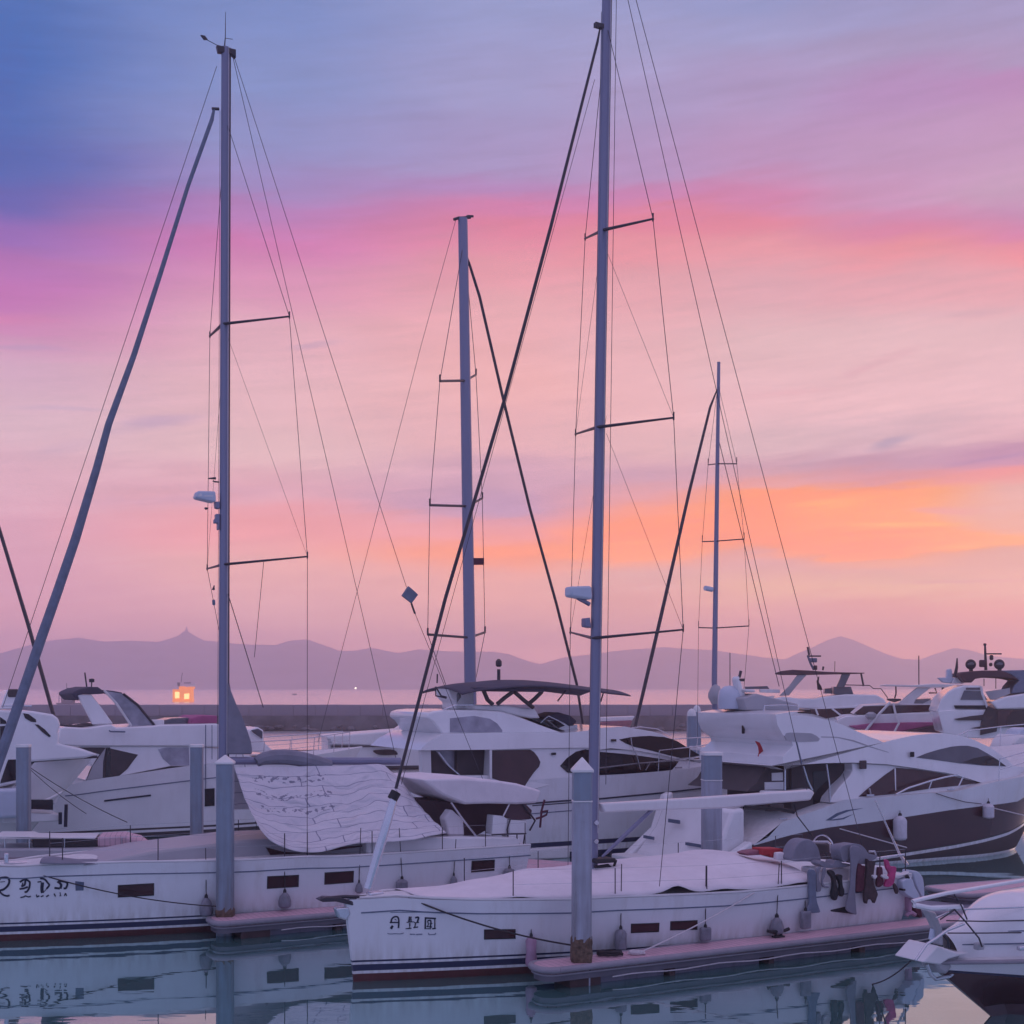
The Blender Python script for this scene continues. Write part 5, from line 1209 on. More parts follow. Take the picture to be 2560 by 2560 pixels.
pane('quarter_vent', 'ink2', m2, M2, flat(10,[(335,1582),(420,1525),(500,1498),(640,1482),(520,1508),(440,1540),(380,1575),(470,1562),(560,1530),(480,1572),(400,1582)]), lambda u, z: wh2(u, z), proud=.01)
MB().box(M2.p3(px(10,(636,1133)), 2.2), (.14,.03,.14)).build('deck_speaker', 'dark', m2, bevel=.02)
MB().box(M2.p3(px(10,(1032,1050)), 2.2), (.09,.03,.09)).build('courtesy_light', 'black', m2, bevel=.03)
MB().box(M2.p3(px(9,(1442,910)), .3), (.05,.03,.14)).build('courtesy_light', 'black', m2, bevel=.02)
fl = MB(); P_ = [M2.uz(px(9,p), 1.0) for p in [(1545,1008),(1580,1022),(1600,1060),(1612,1100),(1605,1142),(1568,1142),(1578,1105),(1572,1060)]]
fl.prism(P_, 1.03, .98); fl.build('flag', 'red_flag', m2, bevel=.01)
# transom garage with its moulded steps (stern faces left)
def m2_transom():
    u = -.2
    tb = MB(); tb.prism([(-1.9,.12),(-.25,.12),(-.25,2.15),(-.75,2.1),(-1.1,1.3),(-1.9,.42)], 1.9, -1.9); tb.build('transom', 'gel', m2, bevel=.12, seg=3)
    MB().box((-1.6,0,.30), (1.0,2.3,.09)).build('swim_platform', 'gel2', m2, bevel=.05)
    MB().prism([(-2.2,.3),(-.3,.3),(-.3,1.15),(-1.0,.8)], 2.35, 1.95).build('stern_wing', 'gel', m2, bevel=.08)
    MB().prism([(-2.2,.3),(-.3,.3),(-.3,2.4),(-.6,2.3),(-1.0,1.2)], -1.95, -2.35).build('stern_wing', 'gel', m2, bevel=.08)
    MB().box((-1.23,.6,1.55), (.02,.32,.06)).build('transom_lettering', 'ink2', m2, bevel=.0)
    MB().box((-1.55,-1.0,.95), (.02,.5,.05)).build('transom_grille', 'ink2', m2)
    MB().box((-1.62,1.5,.95), (.02,.3,.05)).build('transom_grille', 'ink2', m2)
m2_transom()
body('stern_locker', 'gel2', m2, M2, flat(7,[(910,195),(1070,195),(1072,255),(912,258)]), 1.0, bevel=.03)
rail('bow_line', m2, M2, flat(8,[(1095,75),(1200,110),(1330,145),(1460,160)]), 2.5, .014, 'wire')
for q in [((2233,2038,2267,2101),'long white fender on the maroon hull, left one'), ((2457,2008,2485,2046),'short white fender on the maroon hull, at the right edge')]:
    r = (q[0][2]-q[0][0])/2*44/F; o = so(M2, wh2, ((q[0][0]+q[0][2])/2, (q[0][1]+q[0][3])/2), r)
    fender(q[1], M2, q[0], o, 'cyl', 'fendw', ((q[0][0]+q[0][2])/2, q[0][1]-14, o-r-.02))
rope('pale line running down across the maroon hull to the stern of the nearest yacht', [wp(M2, px(8,(320,360)), 2.5), wp(M2, px(8,(860,512)), 4.5)], .018, 'wrope')
rope('pale line from the right fender along the maroon hull', [wp(M2, px(8,(1562,195)), 2.55), wp(M2, px(8,(1900,275)), 2.9)], .018, 'wrope')

# ---- M3: hardtop cruiser, left
M3 = Frame(-15.1, 55.8)
m3 = root('motor_yacht', 'white motor yacht at the left with a swept flybridge windscreen and dark canopy', 'motor yacht', M3)
e3 = lambda k, *p: M3.tr(flat(k,list(p)), 2.2)
sh3, wh3, _ = yacht_hull(m3, -5.4, 9.6, [(-6,2.0)]+e3(1,(500,985),(640,940),(900,905),(1430,828),(1640,800))+[(6.0,3.0),(9.6,3.3)], 2.3, [(.05,1),(.2,0),(.3,1),(.38,0)], mats=('gel','dark'), rake=2.2)
ln = interp(e3(1,(540,1055),(800,1018),(1430,940),(1640,915)))
MB().tube([(u, -(wh3(u, ln(u))+.01), ln(u)) for u in [-3.5+.4*i for i in range(24)]], .02, 6).build('rub_strake', 'ink2', m3)
sl_ = M3.tr(flat(1,[(790,1095),(1140,1052)]), 2.2)
MB().tube([(u, -(wh3(u, z)+.01), z) for u, z in [sl_[0], ((sl_[0][0]+sl_[1][0])/2, (sl_[0][1]+sl_[1][1])/2), sl_[1]]], .035, 6).build('hull_slot', 'ink', m3)
w3 = lambda u, z: 2.05-.10*(z-2.6)-.02*u
body('cabin', 'gel', m3, M3, flat(1,[(600,680),(1435,680),(1700,700),(1900,760),(2050,840),(1640,830),(1290,832),(900,908),(640,940),(700,830)]), w3, bevel=.03)
pane('quarter_window', 'dark', m3, M3, flat(1,[(590,690),(800,690),(1042,745),(1000,800),(960,855),(900,905),(650,938),(680,860),(720,790),(752,742)]), w3, proud=.02)
pane('cabin_door', 'grey', m3, M3, flat(1,[(800,690),(760,745),(700,830),(655,935),(775,920),(778,800)]), w3, proud=.035)
pane('cabin_doorway', 'glass', m3, M3, flat(1,[(806,690),(832,690),(836,760),(835,850),(850,910),(795,916),(797,800)]), w3, proud=.04)
pane('side_window', 'vinyl', m3, M3, flat(1,[(1195,705),(1260,690),(1425,690),(1430,825),(1290,828),(1230,775)]), w3, proud=.02)
w3r = lambda u, z: 2.15-.10*(z-2.6)-.02*u
body('flybridge_deck', 'gel', m3, M3, flat(1,[(345,668),(440,610),(455,545),(490,535),(640,543),(840,515),(880,540),(1160,527),(1200,520),(1630,510),(1830,560),(1900,690),(1630,690),(1435,682),(600,682)]), w3r, bevel=.06)
body('windscreen_pillar', 'gel', m3, M3, flat(1,[(580,290),(690,290),(760,380),(855,512),(700,518),(640,400)]), 1.45, w2=1.25, bevel=.04)
body('windscreen_pillar', 'gel', m3, M3, flat(1,[(580,290),(690,290),(760,380),(855,512),(700,518),(640,400)]), -1.25, w2=-1.45, bevel=.04)
pane('flybridge_windscreen', 'vinyl', m3, M3, flat(1,[(785,262),(930,285),(1000,340),(1060,400),(1165,522),(990,526),(940,460),(890,390),(830,310)]), 1.42)
pane('flybridge_windscreen', 'vinyl', m3, M3, flat(1,[(785,262),(930,285),(1000,340),(1060,400),(1165,522),(990,526),(940,460),(890,390),(830,310)]), -1.3)
MB().tube([M3.p3(px(1,p), 1.46) for p in [(785,258),(880,360),(990,526)]], .05, 7).build('windscreen_frame', 'gel2', m3)
MB().tube([M3.p3(px(1,p), 1.46) for p in [(930,285),(1040,370),(1165,522)]], .05, 7).build('windscreen_frame', 'wire', m3)
body('canopy', 'navycanvas', m3, M3, flat(1,[(543,288),(560,268),(610,246),(680,232),(740,234),(778,260),(785,285),(700,290),(640,286),(585,296),(600,340),(575,325)]), 1.5, bevel=.05)
body('canopy', 'navycanvas', m3, M3, flat(1,[(790,256),(850,262),(920,275),(930,292),(860,282),(790,268)]), 1.4, bevel=.02)
MB().tube([M3.p3(px(1,p), .5) for p in [(655,235),(640,125)]], .03, 6).build('aerial', 'wire', m3)
MB().tube([M3.p3(px(1,p), .2) for p in [(690,235),(695,170)]], .025, 6).build('mast_light', 'wire', m3); MB().box(M3.p3(px(1,(692,185)),.2), (.1,.05,.07)).build('mast_light', 'wire', m3, bevel=.02)
body('flybridge_seat', 'dark', m3, M3, flat(1,[(490,520),(640,530),(740,512),(640,545),(500,540)]), 1.2, bevel=.02)
MB().box(M3.p3(px(1,(1185,508)), 1.2), (.25,.2,.15)).build('deck_locker', 'gel2', m3, bevel=.05)
MB().tube([M3.p3(px(1,p), 2.2) for p in [(825,560),(832,570),(945,572)]], .03, 6).build('grab_rail', 'ink2', m3)
rail('side_ladder', m3, M3, flat(1,[(1552,520),(1552,1000)]), 2.3, .02, 'ink2'); rail('side_ladder', m3, M3, flat(1,[(1600,520),(1600,780)]), 2.3, .015, 'ink2')
pane('side_hatch', 'glass', m3, M3, flat(1,[(1546,1002),(1620,998),(1620,1130),(1546,1136)]), lambda u, z: wh3(u, z), proud=.03)
body('foredeck_windscreen', 'greyglass', m3, M3, flat(3,[(330,560),(380,548),(415,570),(412,625),(340,575)]), 1.0, bevel=.03)
body('foredeck_hatch', 'gel', m3, M3, flat(3,[(310,560),(375,535),(420,560),(418,645),(520,740),(300,720)]), .9, bevel=.05)
body('swim_platform', 'gel2', m3, M3, flat(1,[(500,1195),(760,1205),(700,1235),(500,1258)]), 1.9, bevel=.05)
body('sunpad', 'magenta', m3, M3, flat(1,[(1450,470),(1500,452),(1640,450),(1640,508),(1440,512)]), 1.2, bevel=.04)
body('tender', 'greyglass', m3, M3, flat(1,[(1220,490),(1300,470),(1420,465),(1450,490),(1400,515),(1230,515)]), .7, bevel=.05)

def guard(t, fr, sh, b1, us, h=.75, r=.022):
    for s_ in (1, -1):
        top = []
        for u in us:
            y = -s_*max(.05, b1(u)-.12); MB().tube([(u, y, sh(u)-.02), (u+.05, y, sh(u)+h)], r*.8, 6).build('stanchion', 'steel', t); top.append((u+.05, y, sh(u)+h))
        MB().tube(top, r, 6).build('bow_rail', 'steel', t); MB().tube([(p[0], p[1], p[2]-h*.5) for p in top], r*.5, 6).build('bow_rail', 'steel', t)
guard(m1, M1, sh1, lambda u: wh1(u, sh1(u)), [4.5, 5.9, 7.3, 8.7, 9.9, 10.8])
guard(m3, M3, sh3, lambda u: wh3(u, sh3(u)), [3.2, 4.4, 5.6, 6.8, 7.9, 8.8])
guard(m2, M2, sh2, lambda u: wh2(u, sh2(u)), [10.5, 12, 13.4, 14.6, 15.7])
for u in (3.4, 6.2): MB().box((u, -.5, sh1(u)+.09), (.22,.22,.05)).build('deck_hatch', 'greyglass', m1, bevel=.02)
for u in (-3.6, 1.2, 5.4, 9.0): MB().tube([(u-.14, -(wh1(u, sh1(u))-.1), sh1(u)+.06), (u+.14, -(wh1(u, sh1(u))-.1), sh1(u)+.06)], .025, 6).build('deck_cleat', 'steel', m1)
for u in (1.0, 4.6, 8.2): MB().tube([(u-.16, -(wh2(u, sh2(u))-.1), sh2(u)+.07), (u+.16, -(wh2(u, sh2(u))-.1), sh2(u)+.07)], .03, 6).build('deck_cleat', 'steel', m2)
rail('flybridge_rail', m1, M1, flat(5,[(330,404),(420,370),(560,368)]), 1.6, .022); rail('flybridge_rail', m1, M1, flat(5,[(1060,505),(1120,452),(1240,510)]), 1.4, .02)
rail('flybridge_rail', m2, M2, flat(9,[(1620,752),(1625,705),(1780,700),(1900,705)]), 2.0, .022)
MB().tube([M1.p3(px(5,p), 2.25) for p in [(1000,1130),(1280,1108),(1440,1098)]], .02, 6).build('hull_seam', 'ink', m1)
rail('roof_rail', m1, M1, flat(9,[(480,895),(560,888),(700,905),(820,960)]), 1.7, .02)
# ---- M4: bow and cabin at the far left
M4 = Frame(-15.9, 49.2)
m4 = root('motor_yacht', 'white motor yacht cut by the left edge with black slashed windows and raised bow', 'motor yacht', M4)
w4 = lambda u, z: 1.7-.12*(z-3)-.03*u
e4 = lambda *p: M4.tr(flat(1,list(p)), 1.6)
sh4, wh4, _ = yacht_hull(m4, -9, M4.uz(px(1,(735,752)), .4)[0], [(-9,2.1)]+e4((0,1050),(130,960),(200,860),(260,800))+M4.tr(flat(1,[(640,775),(745,748)]), .4), 2.2, [(.05,1),(.2,0)], mats=('gel','navy'), rake=3.4, full=.45, flare=.7)
body('cabin', 'gel', m4, M4, flat(1,[(-300,405),(0,408),(130,412),(245,415),(400,440),(440,470),(460,520),(440,570),(450,600),(440,660),(620,700),(740,745),(640,772),(230,800),(130,960),(0,990),(-300,1000)]), w4, bevel=.08)
for q in [[(175,432),(215,438),(270,478),(274,500),(235,496),(190,470)], [(262,515),(290,518),(340,555),(385,605),(370,612),(320,575)], [(0,460),(45,490),(50,512),(0,512)], [(0,530),(60,525),(40,600),(0,650)]]:
    pane('cabin_window', 'glass', m4, M4, flat(1,q), w4, proud=.02)
pane('side_window', 'glass', m4, M4, flat(1,[(0,962),(30,870),(62,782),(130,780),(130,935)]), w4, proud=.02)
pane('side_window', 'glass', m4, M4, flat(1,[(225,1085),(400,1085),(400,1162),(230,1155)]), w4, proud=.3)
MB().tube([M4.p3(px(1,p), 1.95) for p in [(225,1150),(350,1090),(465,1030),(410,1110)]], .06, 8).build('side_rail', 'gel2', m4)
MB().tube([M4.p3(px(1,p), .8) for p in [(635,765),(700,762),(735,760)]], .05, 6).build('anchor', 'wire', m4)
MB().tube([M4.p3(px(1,p), 1.7) for p in [(10,375),(100,375),(240,378)]], .03, 6).build('roof_rail', 'steel', m4)
body('radar_arch', 'gel', m4, M4, flat(1,[(0,400),(40,290),(60,255),(120,258),(135,300),(110,400)]), .8, bevel=.05)
MB().box(M4.p3(px(1,(100,280)),.85), (.18,.05,.14)).build('searchlight', 'dark', m4, bevel=.05)
for q in [[(455,1180),(455,1270)],[(500,1120),(495,1290)]]: MB().tube([M4.p3(px(1,p), 2.2) for p in q], .06, 6).build('boarding_post', 'ink', m4)
body('swim_platform', 'gel2', m4, M4, flat(1,[(20,1180),(440,1190),(480,1215),(440,1250),(20,1265)]), 2.1, w2=.6, bevel=.05)
MB().box(M4.p3(px(1,(60,1110)), 2.3), (.38,.3,.5)).build('engine_cowl', 'radome', m4, bevel=.12, seg=3)

# ---- MB: bow at the lower right
MBt = Frame(8.7, 24.7)
mb_ = root('motor_boat', 'white sport boat at the lower right corner with a maroon bottom, only its bow showing', 'motor boat', MBt)
e5 = lambda *p: MBt.tr(flat(8,list(p)), .9)
def bow_boat():
    tip = MBt.uz(px(8,(1010,1420)), 0)
    L_ = 10.5
    shf = interp([(tip[0], tip[1]), (.6,1.16), (2.5,1.24), (L_,1.25)])
    lowf = interp([(tip[0], tip[1]-.22), (.2,.78), (2.5,.80), (L_,.75)])
    us = [tip[0]+(L_-tip[0])*(i/36)**1.5 for i in range(37)]
    def b1(u): x = max(0, min(1, (u-tip[0])/6)); return .06+1.5*(1-(1-x)**2.1)
    def b0(u): x = max(0, min(1, (u-0)/7)); return .02+1.3*(1-(1-x)**1.8)
    mbx = MB(); bs = []
    nz = 7
    for sg in (1, -1):
        bs.append(len(mbx.v))
        for u in us:
            h = shf(u); l = lowf(u)
            for z in (-.4, 0, .2, .45, l, l+.05, h):
                s = max(0, min(1, z/h)); k = max(0, 1-(u-tip[0])/2.2)
                w = b0(u)+(b1(u)-b0(u))*s**.9 if z >= 0 else b0(u)*.6
                if z <= .2: w = min(w, b0(max(0, u+ (tip[0]) * -0)))
                mbx.v.append((max(u, u+(-tip[0])*(1-s)*k), -sg*w, z))
        b = bs[-1]
        for i in range(36):
            for j in range(nz-1):
                a = b+i*nz+j; q = (a, a+nz, a+nz+1, a+1); mbx.f.append(q if sg > 0 else q[::-1]); mbx.m.append([1,1,1,1,2,0][j])
    for j in range(nz-1):
        mbx.f.append((bs[1]+j, bs[0]+j, bs[0]+j+1, bs[1]+j+1)[::-1]); mbx.m.append([1,1,1,1,2,0][j])
        e = 36*nz; mbx.f.append((bs[0]+e+j, bs[1]+e+j, bs[1]+e+j+1, bs[0]+e+j+1)); mbx.m.append(0)
    mbx.build('hull', ['gel','maroon','navy'], mb_, ang=30)
    dk = [[(u, -(b1(u)-.02)*v, shf(u)-.01+.10*(1-v*v)*min(1, (u-tip[0])/2)) for v in (1,.7,.35,0,-.35,-.7,-1)] for u in us]
    MB().grid(dk).build('deck', 'deck', mb_)
    MB().tube([(u, -(b1(u)+.02), shf(u)-.02) for u in us], .04, 8).build('rub_rail', 'dockrim', mb_)
    # swept cabin and windscreen
    cab = MBt.tr(flat(8,[(1180,1200),(1330,1120),(1400,1055),(1500,965),(1600,905),(1700,872),(1803,855)]), .1)+[(2.0,2.28),(3.5,2.4),(6.5,2.45),(6.5,1.2)]
    U0 = cab[0][0]
    rows = []
    for u, z in [(q[0], q[1]) for q in catmull(cab[:-1], 5)]:
        wv_ = min(1.25, .16+.42*(u-U0))
        base = 1.12
        rows.append([(u+.25*abs(v)**2, -wv_*sin(v*pi/2), base+(z-base)*max(0, cos(v*pi/2))**.55) for v in [-1+i/8 for i in range(17)]])
    MB().grid(rows).build('cabin', 'gel', mb_, ang=50)
    for z_, r_ in ((1.42,.012),(1.64,.012)):
        pts = []
        for u in [U0+.08+.14*i for i in range(36)]:
            wv_ = min(1.25, .16+.42*(u-U0)); zt = interp(cab[:-1])(u)
            c_ = max(0, min(1, (z_-1.12)/max(.01, zt-1.12)))**(1/.55)
            if zt > z_+.02: pts.append((u+.2, -wv_*sqrt(max(0, 1-c_*c_))-.012, z_))
        MB().tube(pts, r_, 6).build('cabin_line', 'ink2', mb_)
    for uu in (.35, .8): MB().box((uu, -(.16+.42*(uu-U0))*.97, 1.52), (.04,.05,.02)).build('cabin_light', 'black', mb_, bevel=.01)
    MB().box(MBt.p3(px(8,(1440,1305)),.5), (.08,.06,.06)).build('deck_cleat', 'grey', mb_, bevel=.02)
    MB().box(MBt.p3(px(8,(1790,1320)),.75), (.10,.05,.04)).build('deck_cleat', 'steel', mb_, bevel=.02)
    return tip
tipb = bow_boat()
# pulpit rails, platform, anchor
R8 = lambda o, *p: [MBt.p3(px(8,q), o) for q in p]
MB().tube(R8(.75,(930,1420),(1020,1290),(1100,1240),(1180,1180),(1320,1125)), .025, 8).build('pulpit_rail', 'steel', mb_)
MB().tube(R8(.55,(1095,1080),(1245,1012),(1400,1005),(1803,992)), .018, 8).build('pulpit_rail', 'steel', mb_)
MB().tube(R8(.55,(920,975),(905,945),(1000,920),(1180,880),(1800,775)), .035, 8).build('pulpit_rail', 'gel', mb_)
MB().tube(R8(.55,(920,975),(1050,1000),(1300,990),(1180,1000)), .05, 8).build('pulpit_rail', 'gel', mb_)
MB().tube(R8(.6,(1180,1100),(1500,1106),(1803,1098)), .012, 6).build('guard_wire', 'wire', mb_)
MB().tube(R8(.6,(1190,1200),(1500,1200),(1803,1196)), .012, 6).build('guard_wire', 'wire', mb_)
MB().tube(R8(.6,(1245,1012),(1330,1105),(1440,1240),(1465,1310)), .016, 6).build('guard_wire', 'wire', mb_)
MB().tube(R8(.6,(1240,890),(1300,980),(1345,1090)), .014, 6).build('guard_wire', 'wire', mb_)
MB().tube(R8(.6,(1245,1012),(1130,1090)), .014, 6).build('guard_wire', 'wire', mb_)
MB().tube(R8(.5,(1145,1205),(1190,1260),(1200,1325)), .03, 6).build('anchor_chain', 'wire', mb_)
MB().prism([MBt.uz(px(8,p), .2) for p in [(1000,1010),(1080,1030),(1135,1170),(1140,1300),(1090,1290),(1085,1180),(1040,1080)]], .25, .1).build('anchor_davit', 'grey', mb_, bevel=.03)
MB().prism([MBt.uz(px(8,p), .15) for p in [(1060,1160),(1095,1190),(1085,1260),(1045,1255)]], .2, .1).build('anchor_plate', 'radome', mb_, bevel=.02)
MB().prism([MBt.uz(px(8,p), .15) for p in [(920,1420),(1040,1285),(1210,1345),(1300,1345),(1130,1395),(1060,1440)]], .35, -.35).build('bow_platform', 'gel2', mb_, bevel=.04)
MB().prism([MBt.uz(px(8,p), .1) for p in [(1060,1450),(1090,1390),(1290,1345),(1200,1450),(1150,1530),(1090,1500)]], .2, -.2).build('anchor', 'grey', mb_, bevel=.05)
MB().tube(R8(.1,(1020,1450),(1050,1530),(1090,1570),(1200,1550),(1255,1505)), .035, 8).build('anchor_fluke', 'steel', mb_)
rope('dark line drooping from the anchor of the lower right boat to the finger dock', [wp(SR, px(8,(400,1585)), 2.7), wp(MBt, px(8,(890,1425)), .2)], .014, sag=.22)

# ---- far yachts on the right, and the sport yacht behind M1
def far(name, label, x_px, Y, cat='motor yacht', ang=ANG):
    fr = Frame((x_px-CX)/F*Y, Y, ang); return fr, root(name, label, cat, fr)
M6, m6 = far('motor_yacht', 'distant flybridge yacht with a dark flat hardtop, below the tallest right hill', 2060, 88, ang=-9)
fy = lambda t_, fr, u0, u1, h0, h1, hb, mt=('gel','navy'): yacht_hull(t_, u0, u1, [(u0,h0),((u0+u1)/2,(h0+h1)/2),(u1,h1)], hb, [(.1,1),(.3,0)], mats=mt, rake=2.5)
u_a, u_b = M6.uz((1880,1900), 2.3)[0], M6.uz((2250,1900), 1.0)[0]
fy(m6, M6, u_a, u_b, 1.6, 2.6, 2.4)
body('cabin', 'gel', m6, M6, flat(9,[(1460,745),(1500,700),(1932,700)],10,[(120,690),(640,650),(800,640),(835,655),(780,720),(600,800),(0,900)],9,[(1500,860)]), 2.0, bevel=.06)
body('flybridge', 'gel', m6, M6, flat(10,[(-120,605),(0,585),(120,600),(240,600),(350,580),(500,565),(740,570),(800,600),(830,640),(700,655),(420,680),(0,680),(-120,690)]), 1.8, bevel=.08)
pane('window_band', 'glass', m6, M6, flat(10,[(110,690),(700,672),(790,655),(700,725),(500,745),(110,715)]), 2.0, proud=.05)
pane('lower_window', 'brownglass', m6, M6, flat(10,[(210,685),(470,680),(480,735),(340,760),(220,720)]), 2.05, proud=.05)
for q in [[(255,685),(275,735)],[(385,680),(470,745)],[(600,672),(560,745)]]: MB().tube([M6.p3(px(10,p), 2.2) for p in q], .06, 6).build('window_post', 'gel', m6)
body('hardtop', 'browncanvas', m6, M6, flat(10,[(-60,392),(-20,378),(70,368),(200,374),(330,384),(450,388),(650,392),(648,398),(480,402),(180,408),(0,408),(-55,402)]), 1.7, bevel=.05)
body('hardtop_pillar', 'grey', m6, M6, flat(10,[(110,408),(185,408),(100,500),(40,575),(-40,580),(40,500)]), 1.6, w2=1.2, bevel=.03)
body('hardtop_pillar', 'greyglass', m6, M6, flat(10,[(468,402),(535,402),(485,510),(420,510)]), 1.6, w2=1.2, bevel=.03)
rail('hardtop_pillar', m6, M6, flat(10,[(620,398),(640,500)]), 1.5, .06, 'wire')
MB().tube([M6.p3(px(10,p), 0) for p in [(240,370),(215,320),(192,258)]], .07, 6).build('radar_mast', 'ink2', m6); MB().tube([M6.p3(px(10,p), 0) for p in [(203,250),(190,185)]], .07, 6).build('radar_mast', 'wire', m6)
MB().tube([M6.p3(px(10,p), 0) for p in [(185,258),(298,258)]], .05, 6).build('radar_bar', 'wire', m6); MB().box(M6.p3(px(10,(235,292)),0), (.24,.18,.14)).build('radar_unit', 'ink2', m6, bevel=.05)
MB().box(M6.p3(px(10,(252,352)),0), (.12,.12,.15)).build('radar_unit', 'dark', m6, bevel=.05); MB().tube([M6.p3(px(10,p), .5) for p in [(312,372),(317,342)]], .06, 6).build('aerial', 'wire', m6)
MB().tube([M6.p3(px(10,p), .5) for p in [(408,385),(410,300)]], .02, 6).build('aerial', 'wire', m6)
body('helm_figurehead_seat', 'dark', m6, M6, flat(10,[(268,460),(285,420),(280,470),(300,500),(312,532),(275,530)]), .4, bevel=.03).name = 'helm_seat'
body('flybridge_seat', 'greyglass', m6, M6, flat(10,[(330,520),(385,515),(390,560),(325,560)]), .8, bevel=.03)
body('flybridge_seat', 'greyglass', m6, M6, flat(10,[(400,505),(540,505),(560,568),(400,568)]), 1.2, bevel=.03)
body('flybridge_seat', 'gel2', m6, M6, flat(9,[(1585,562),(1760,565),(1760,595),(1590,592)]), 1.2, bevel=.03)
body('flybridge_seat', 'gel2', m6, M6, flat(9,[(1600,632),(1715,620),(1700,658),(1602,655)]), 1.2, bevel=.03)
body('flybridge_screen', 'greyglass', m6, M6, flat(9,[(1455,540),(1650,535),(1668,560),(1460,562)]), 1.0, bevel=.02)
rail('flybridge_rail', m6, M6, flat(10,[(490,490),(690,495),(720,520),(780,520),(835,595)]), 1.7, .03, 'wire')

M7, m7 = far('motor_yacht', 'distant yacht with a flat pinkish hardtop and brown window band, right of the tallest hill', 2290, 76, ang=-11)
u_a, u_b = M7.uz((2120,1900), 2.2)[0], M7.uz((2420,1900), 1.8)[0]
fy(m7, M7, u_a, u_b, 1.7, 2.9, 2.3)
body('cabin', 'gel', m7, M7, flat(10,[(430,770),(500,740),(700,730),(1000,715),(1250,708),(1290,800),(1290,900),(560,900),(440,830)]), 2.1, bevel=.06)
pane('window_band', 'brownglass', m7, M7, flat(10,[(565,718),(640,662),(900,655),(1258,650),(1240,690),(1130,705),(1000,715),(740,728),(590,728)]), 1.9, proud=.1)
body('upper_cabin', 'gel2', m7, M7, flat(10,[(560,725),(640,655),(920,640),(1260,645),(1240,700),(1000,720),(600,735)]), 1.9, bevel=.04)
body('hardtop', 'gel2', m7, M7, flat(10,[(808,492),(830,487),(1060,492),(1200,482),(1450,488),(1440,500),(1280,512),(1060,508),(820,500)]), 1.8, bevel=.03)
body('hardtop_pillar', 'gel2', m7, M7, flat(10,[(1075,510),(1185,512),(1120,560),(1060,610),(1040,655),(880,665),(930,630),(1000,570)]), 1.6, w2=1.2, bevel=.04)
rail('hardtop_pillar', m7, M7, flat(10,[(1280,512),(1282,580),(1265,625)]), 1.5, .08, 'wire'); rail('hardtop_pillar', m7, M7, flat(10,[(900,500),(902,560),(890,600)]), 1.5, .04, 'wire')
body('flybridge_seat', 'gel2', m7, M7, flat(10,[(1120,640),(1180,610),(1250,615),(1250,640),(1200,655)]), 1.2, bevel=.04)
body('flybridge_seat', 'grey', m7, M7, flat(10,[(1040,610),(1190,600),(1120,645),(1040,650)]), 1.0, bevel=.04)
MB().tube([M7.p3(px(10,p), .3) for p in [(1086,488),(1085,255)]], .03, 6).build('aerial', 'wire', m7)
MB().tube([M7.p3(px(10,p), .3) for p in [(1165,555),(1230,555),(1215,515)]], .04, 6).build('helm_frame', 'wire', m7)
body('sun_cover', 'magenta', m7, M7, flat(10,[(590,832),(720,800),(1000,792),(1285,790),(1200,815),(1010,850),(880,885),(735,890),(665,845)]), 2.3, w2=0, bevel=.03)
body('dinghy', 'magenta', m7, M7, flat(10,[(520,820),(590,815),(700,800),(660,850),(590,850)]), 2.5, w2=1.6, bevel=.05)
body('cover_skirt', 'browncanvas', m7, M7, flat(10,[(790,946),(830,905),(890,885),(1010,852),(1200,818),(1295,805),(1300,872),(1150,885),(980,912)]), 2.5, w2=1.0, bevel=.04)
MB().tube([M7.p3(px(10,p), 2.6) for p in [(855,630),(770,720),(655,862)]], .07, 6).build('gangway', 'gel2', m7); MB().tube([M7.p3(px(10,p), 2.6) for p in [(880,640),(905,760),(925,800),(885,875)]], .06, 6).build('gangway_strap', 'gel2', m7)
body('gangway_bracket', 'dark', m7, M7, flat(10,[(830,600),(940,602),(945,615),(890,630),(835,615)]), 2.4, w2=2.0, bevel=.02)
MB().lathe([(.16,0),(.3,.15),(.3,.3),(.12,.42)], c=M7.p3(px(10,(700,770)), 2.5), n=10).build('searchlight', 'grey', m7)

M8, m8 = far('motor_yacht', 'big yacht at the right edge with two round radar drums above a brown hardtop', 2480, 68, ang=-12)
u_a, u_b = M8.uz((2340,1900), 2.4)[0], M8.uz((2640,1900), 2)[0]
fy(m8, M8, u_a, u_b, 1.9, 3.2, 2.6)
body('cabin', 'gel', m8, M8, flat(10,[(1285,880),(1240,700),(1370,690),(1640,690),(1710,690),(1932,680),(2200,690),(2200,920),(1500,920)]), 2.3, bevel=.05)
body('flybridge_tower', 'gel', m8, M8, flat(10,[(1225,712),(1265,605),(1320,545),(1370,515),(1450,492),(1590,495),(1600,560),(1640,690),(1600,720)]), 2.2, bevel=.08)
pane('tower_opening', 'greyglass', m8, M8, flat(10,[(1420,610),(1450,535),(1590,540),(1640,612)]), 2.2, proud=.05)
pane('tower_opening', 'ghost', m8, M8, flat(10,[(1465,512),(1580,512),(1580,530),(1465,530)]), 2.2, proud=.05)
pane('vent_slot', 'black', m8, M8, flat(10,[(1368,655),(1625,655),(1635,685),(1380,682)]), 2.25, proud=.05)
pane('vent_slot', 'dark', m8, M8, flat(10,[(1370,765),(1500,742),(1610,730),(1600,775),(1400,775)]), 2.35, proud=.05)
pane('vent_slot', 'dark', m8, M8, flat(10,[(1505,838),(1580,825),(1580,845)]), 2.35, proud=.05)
pane('cockpit_opening', 'dark', m8, M8, flat(10,[(1640,660),(1720,692),(1932,688),(2100,688),(2100,830),(1718,832),(1712,865),(1580,895),(1585,800),(1600,740)]), 2.36, proud=.06)
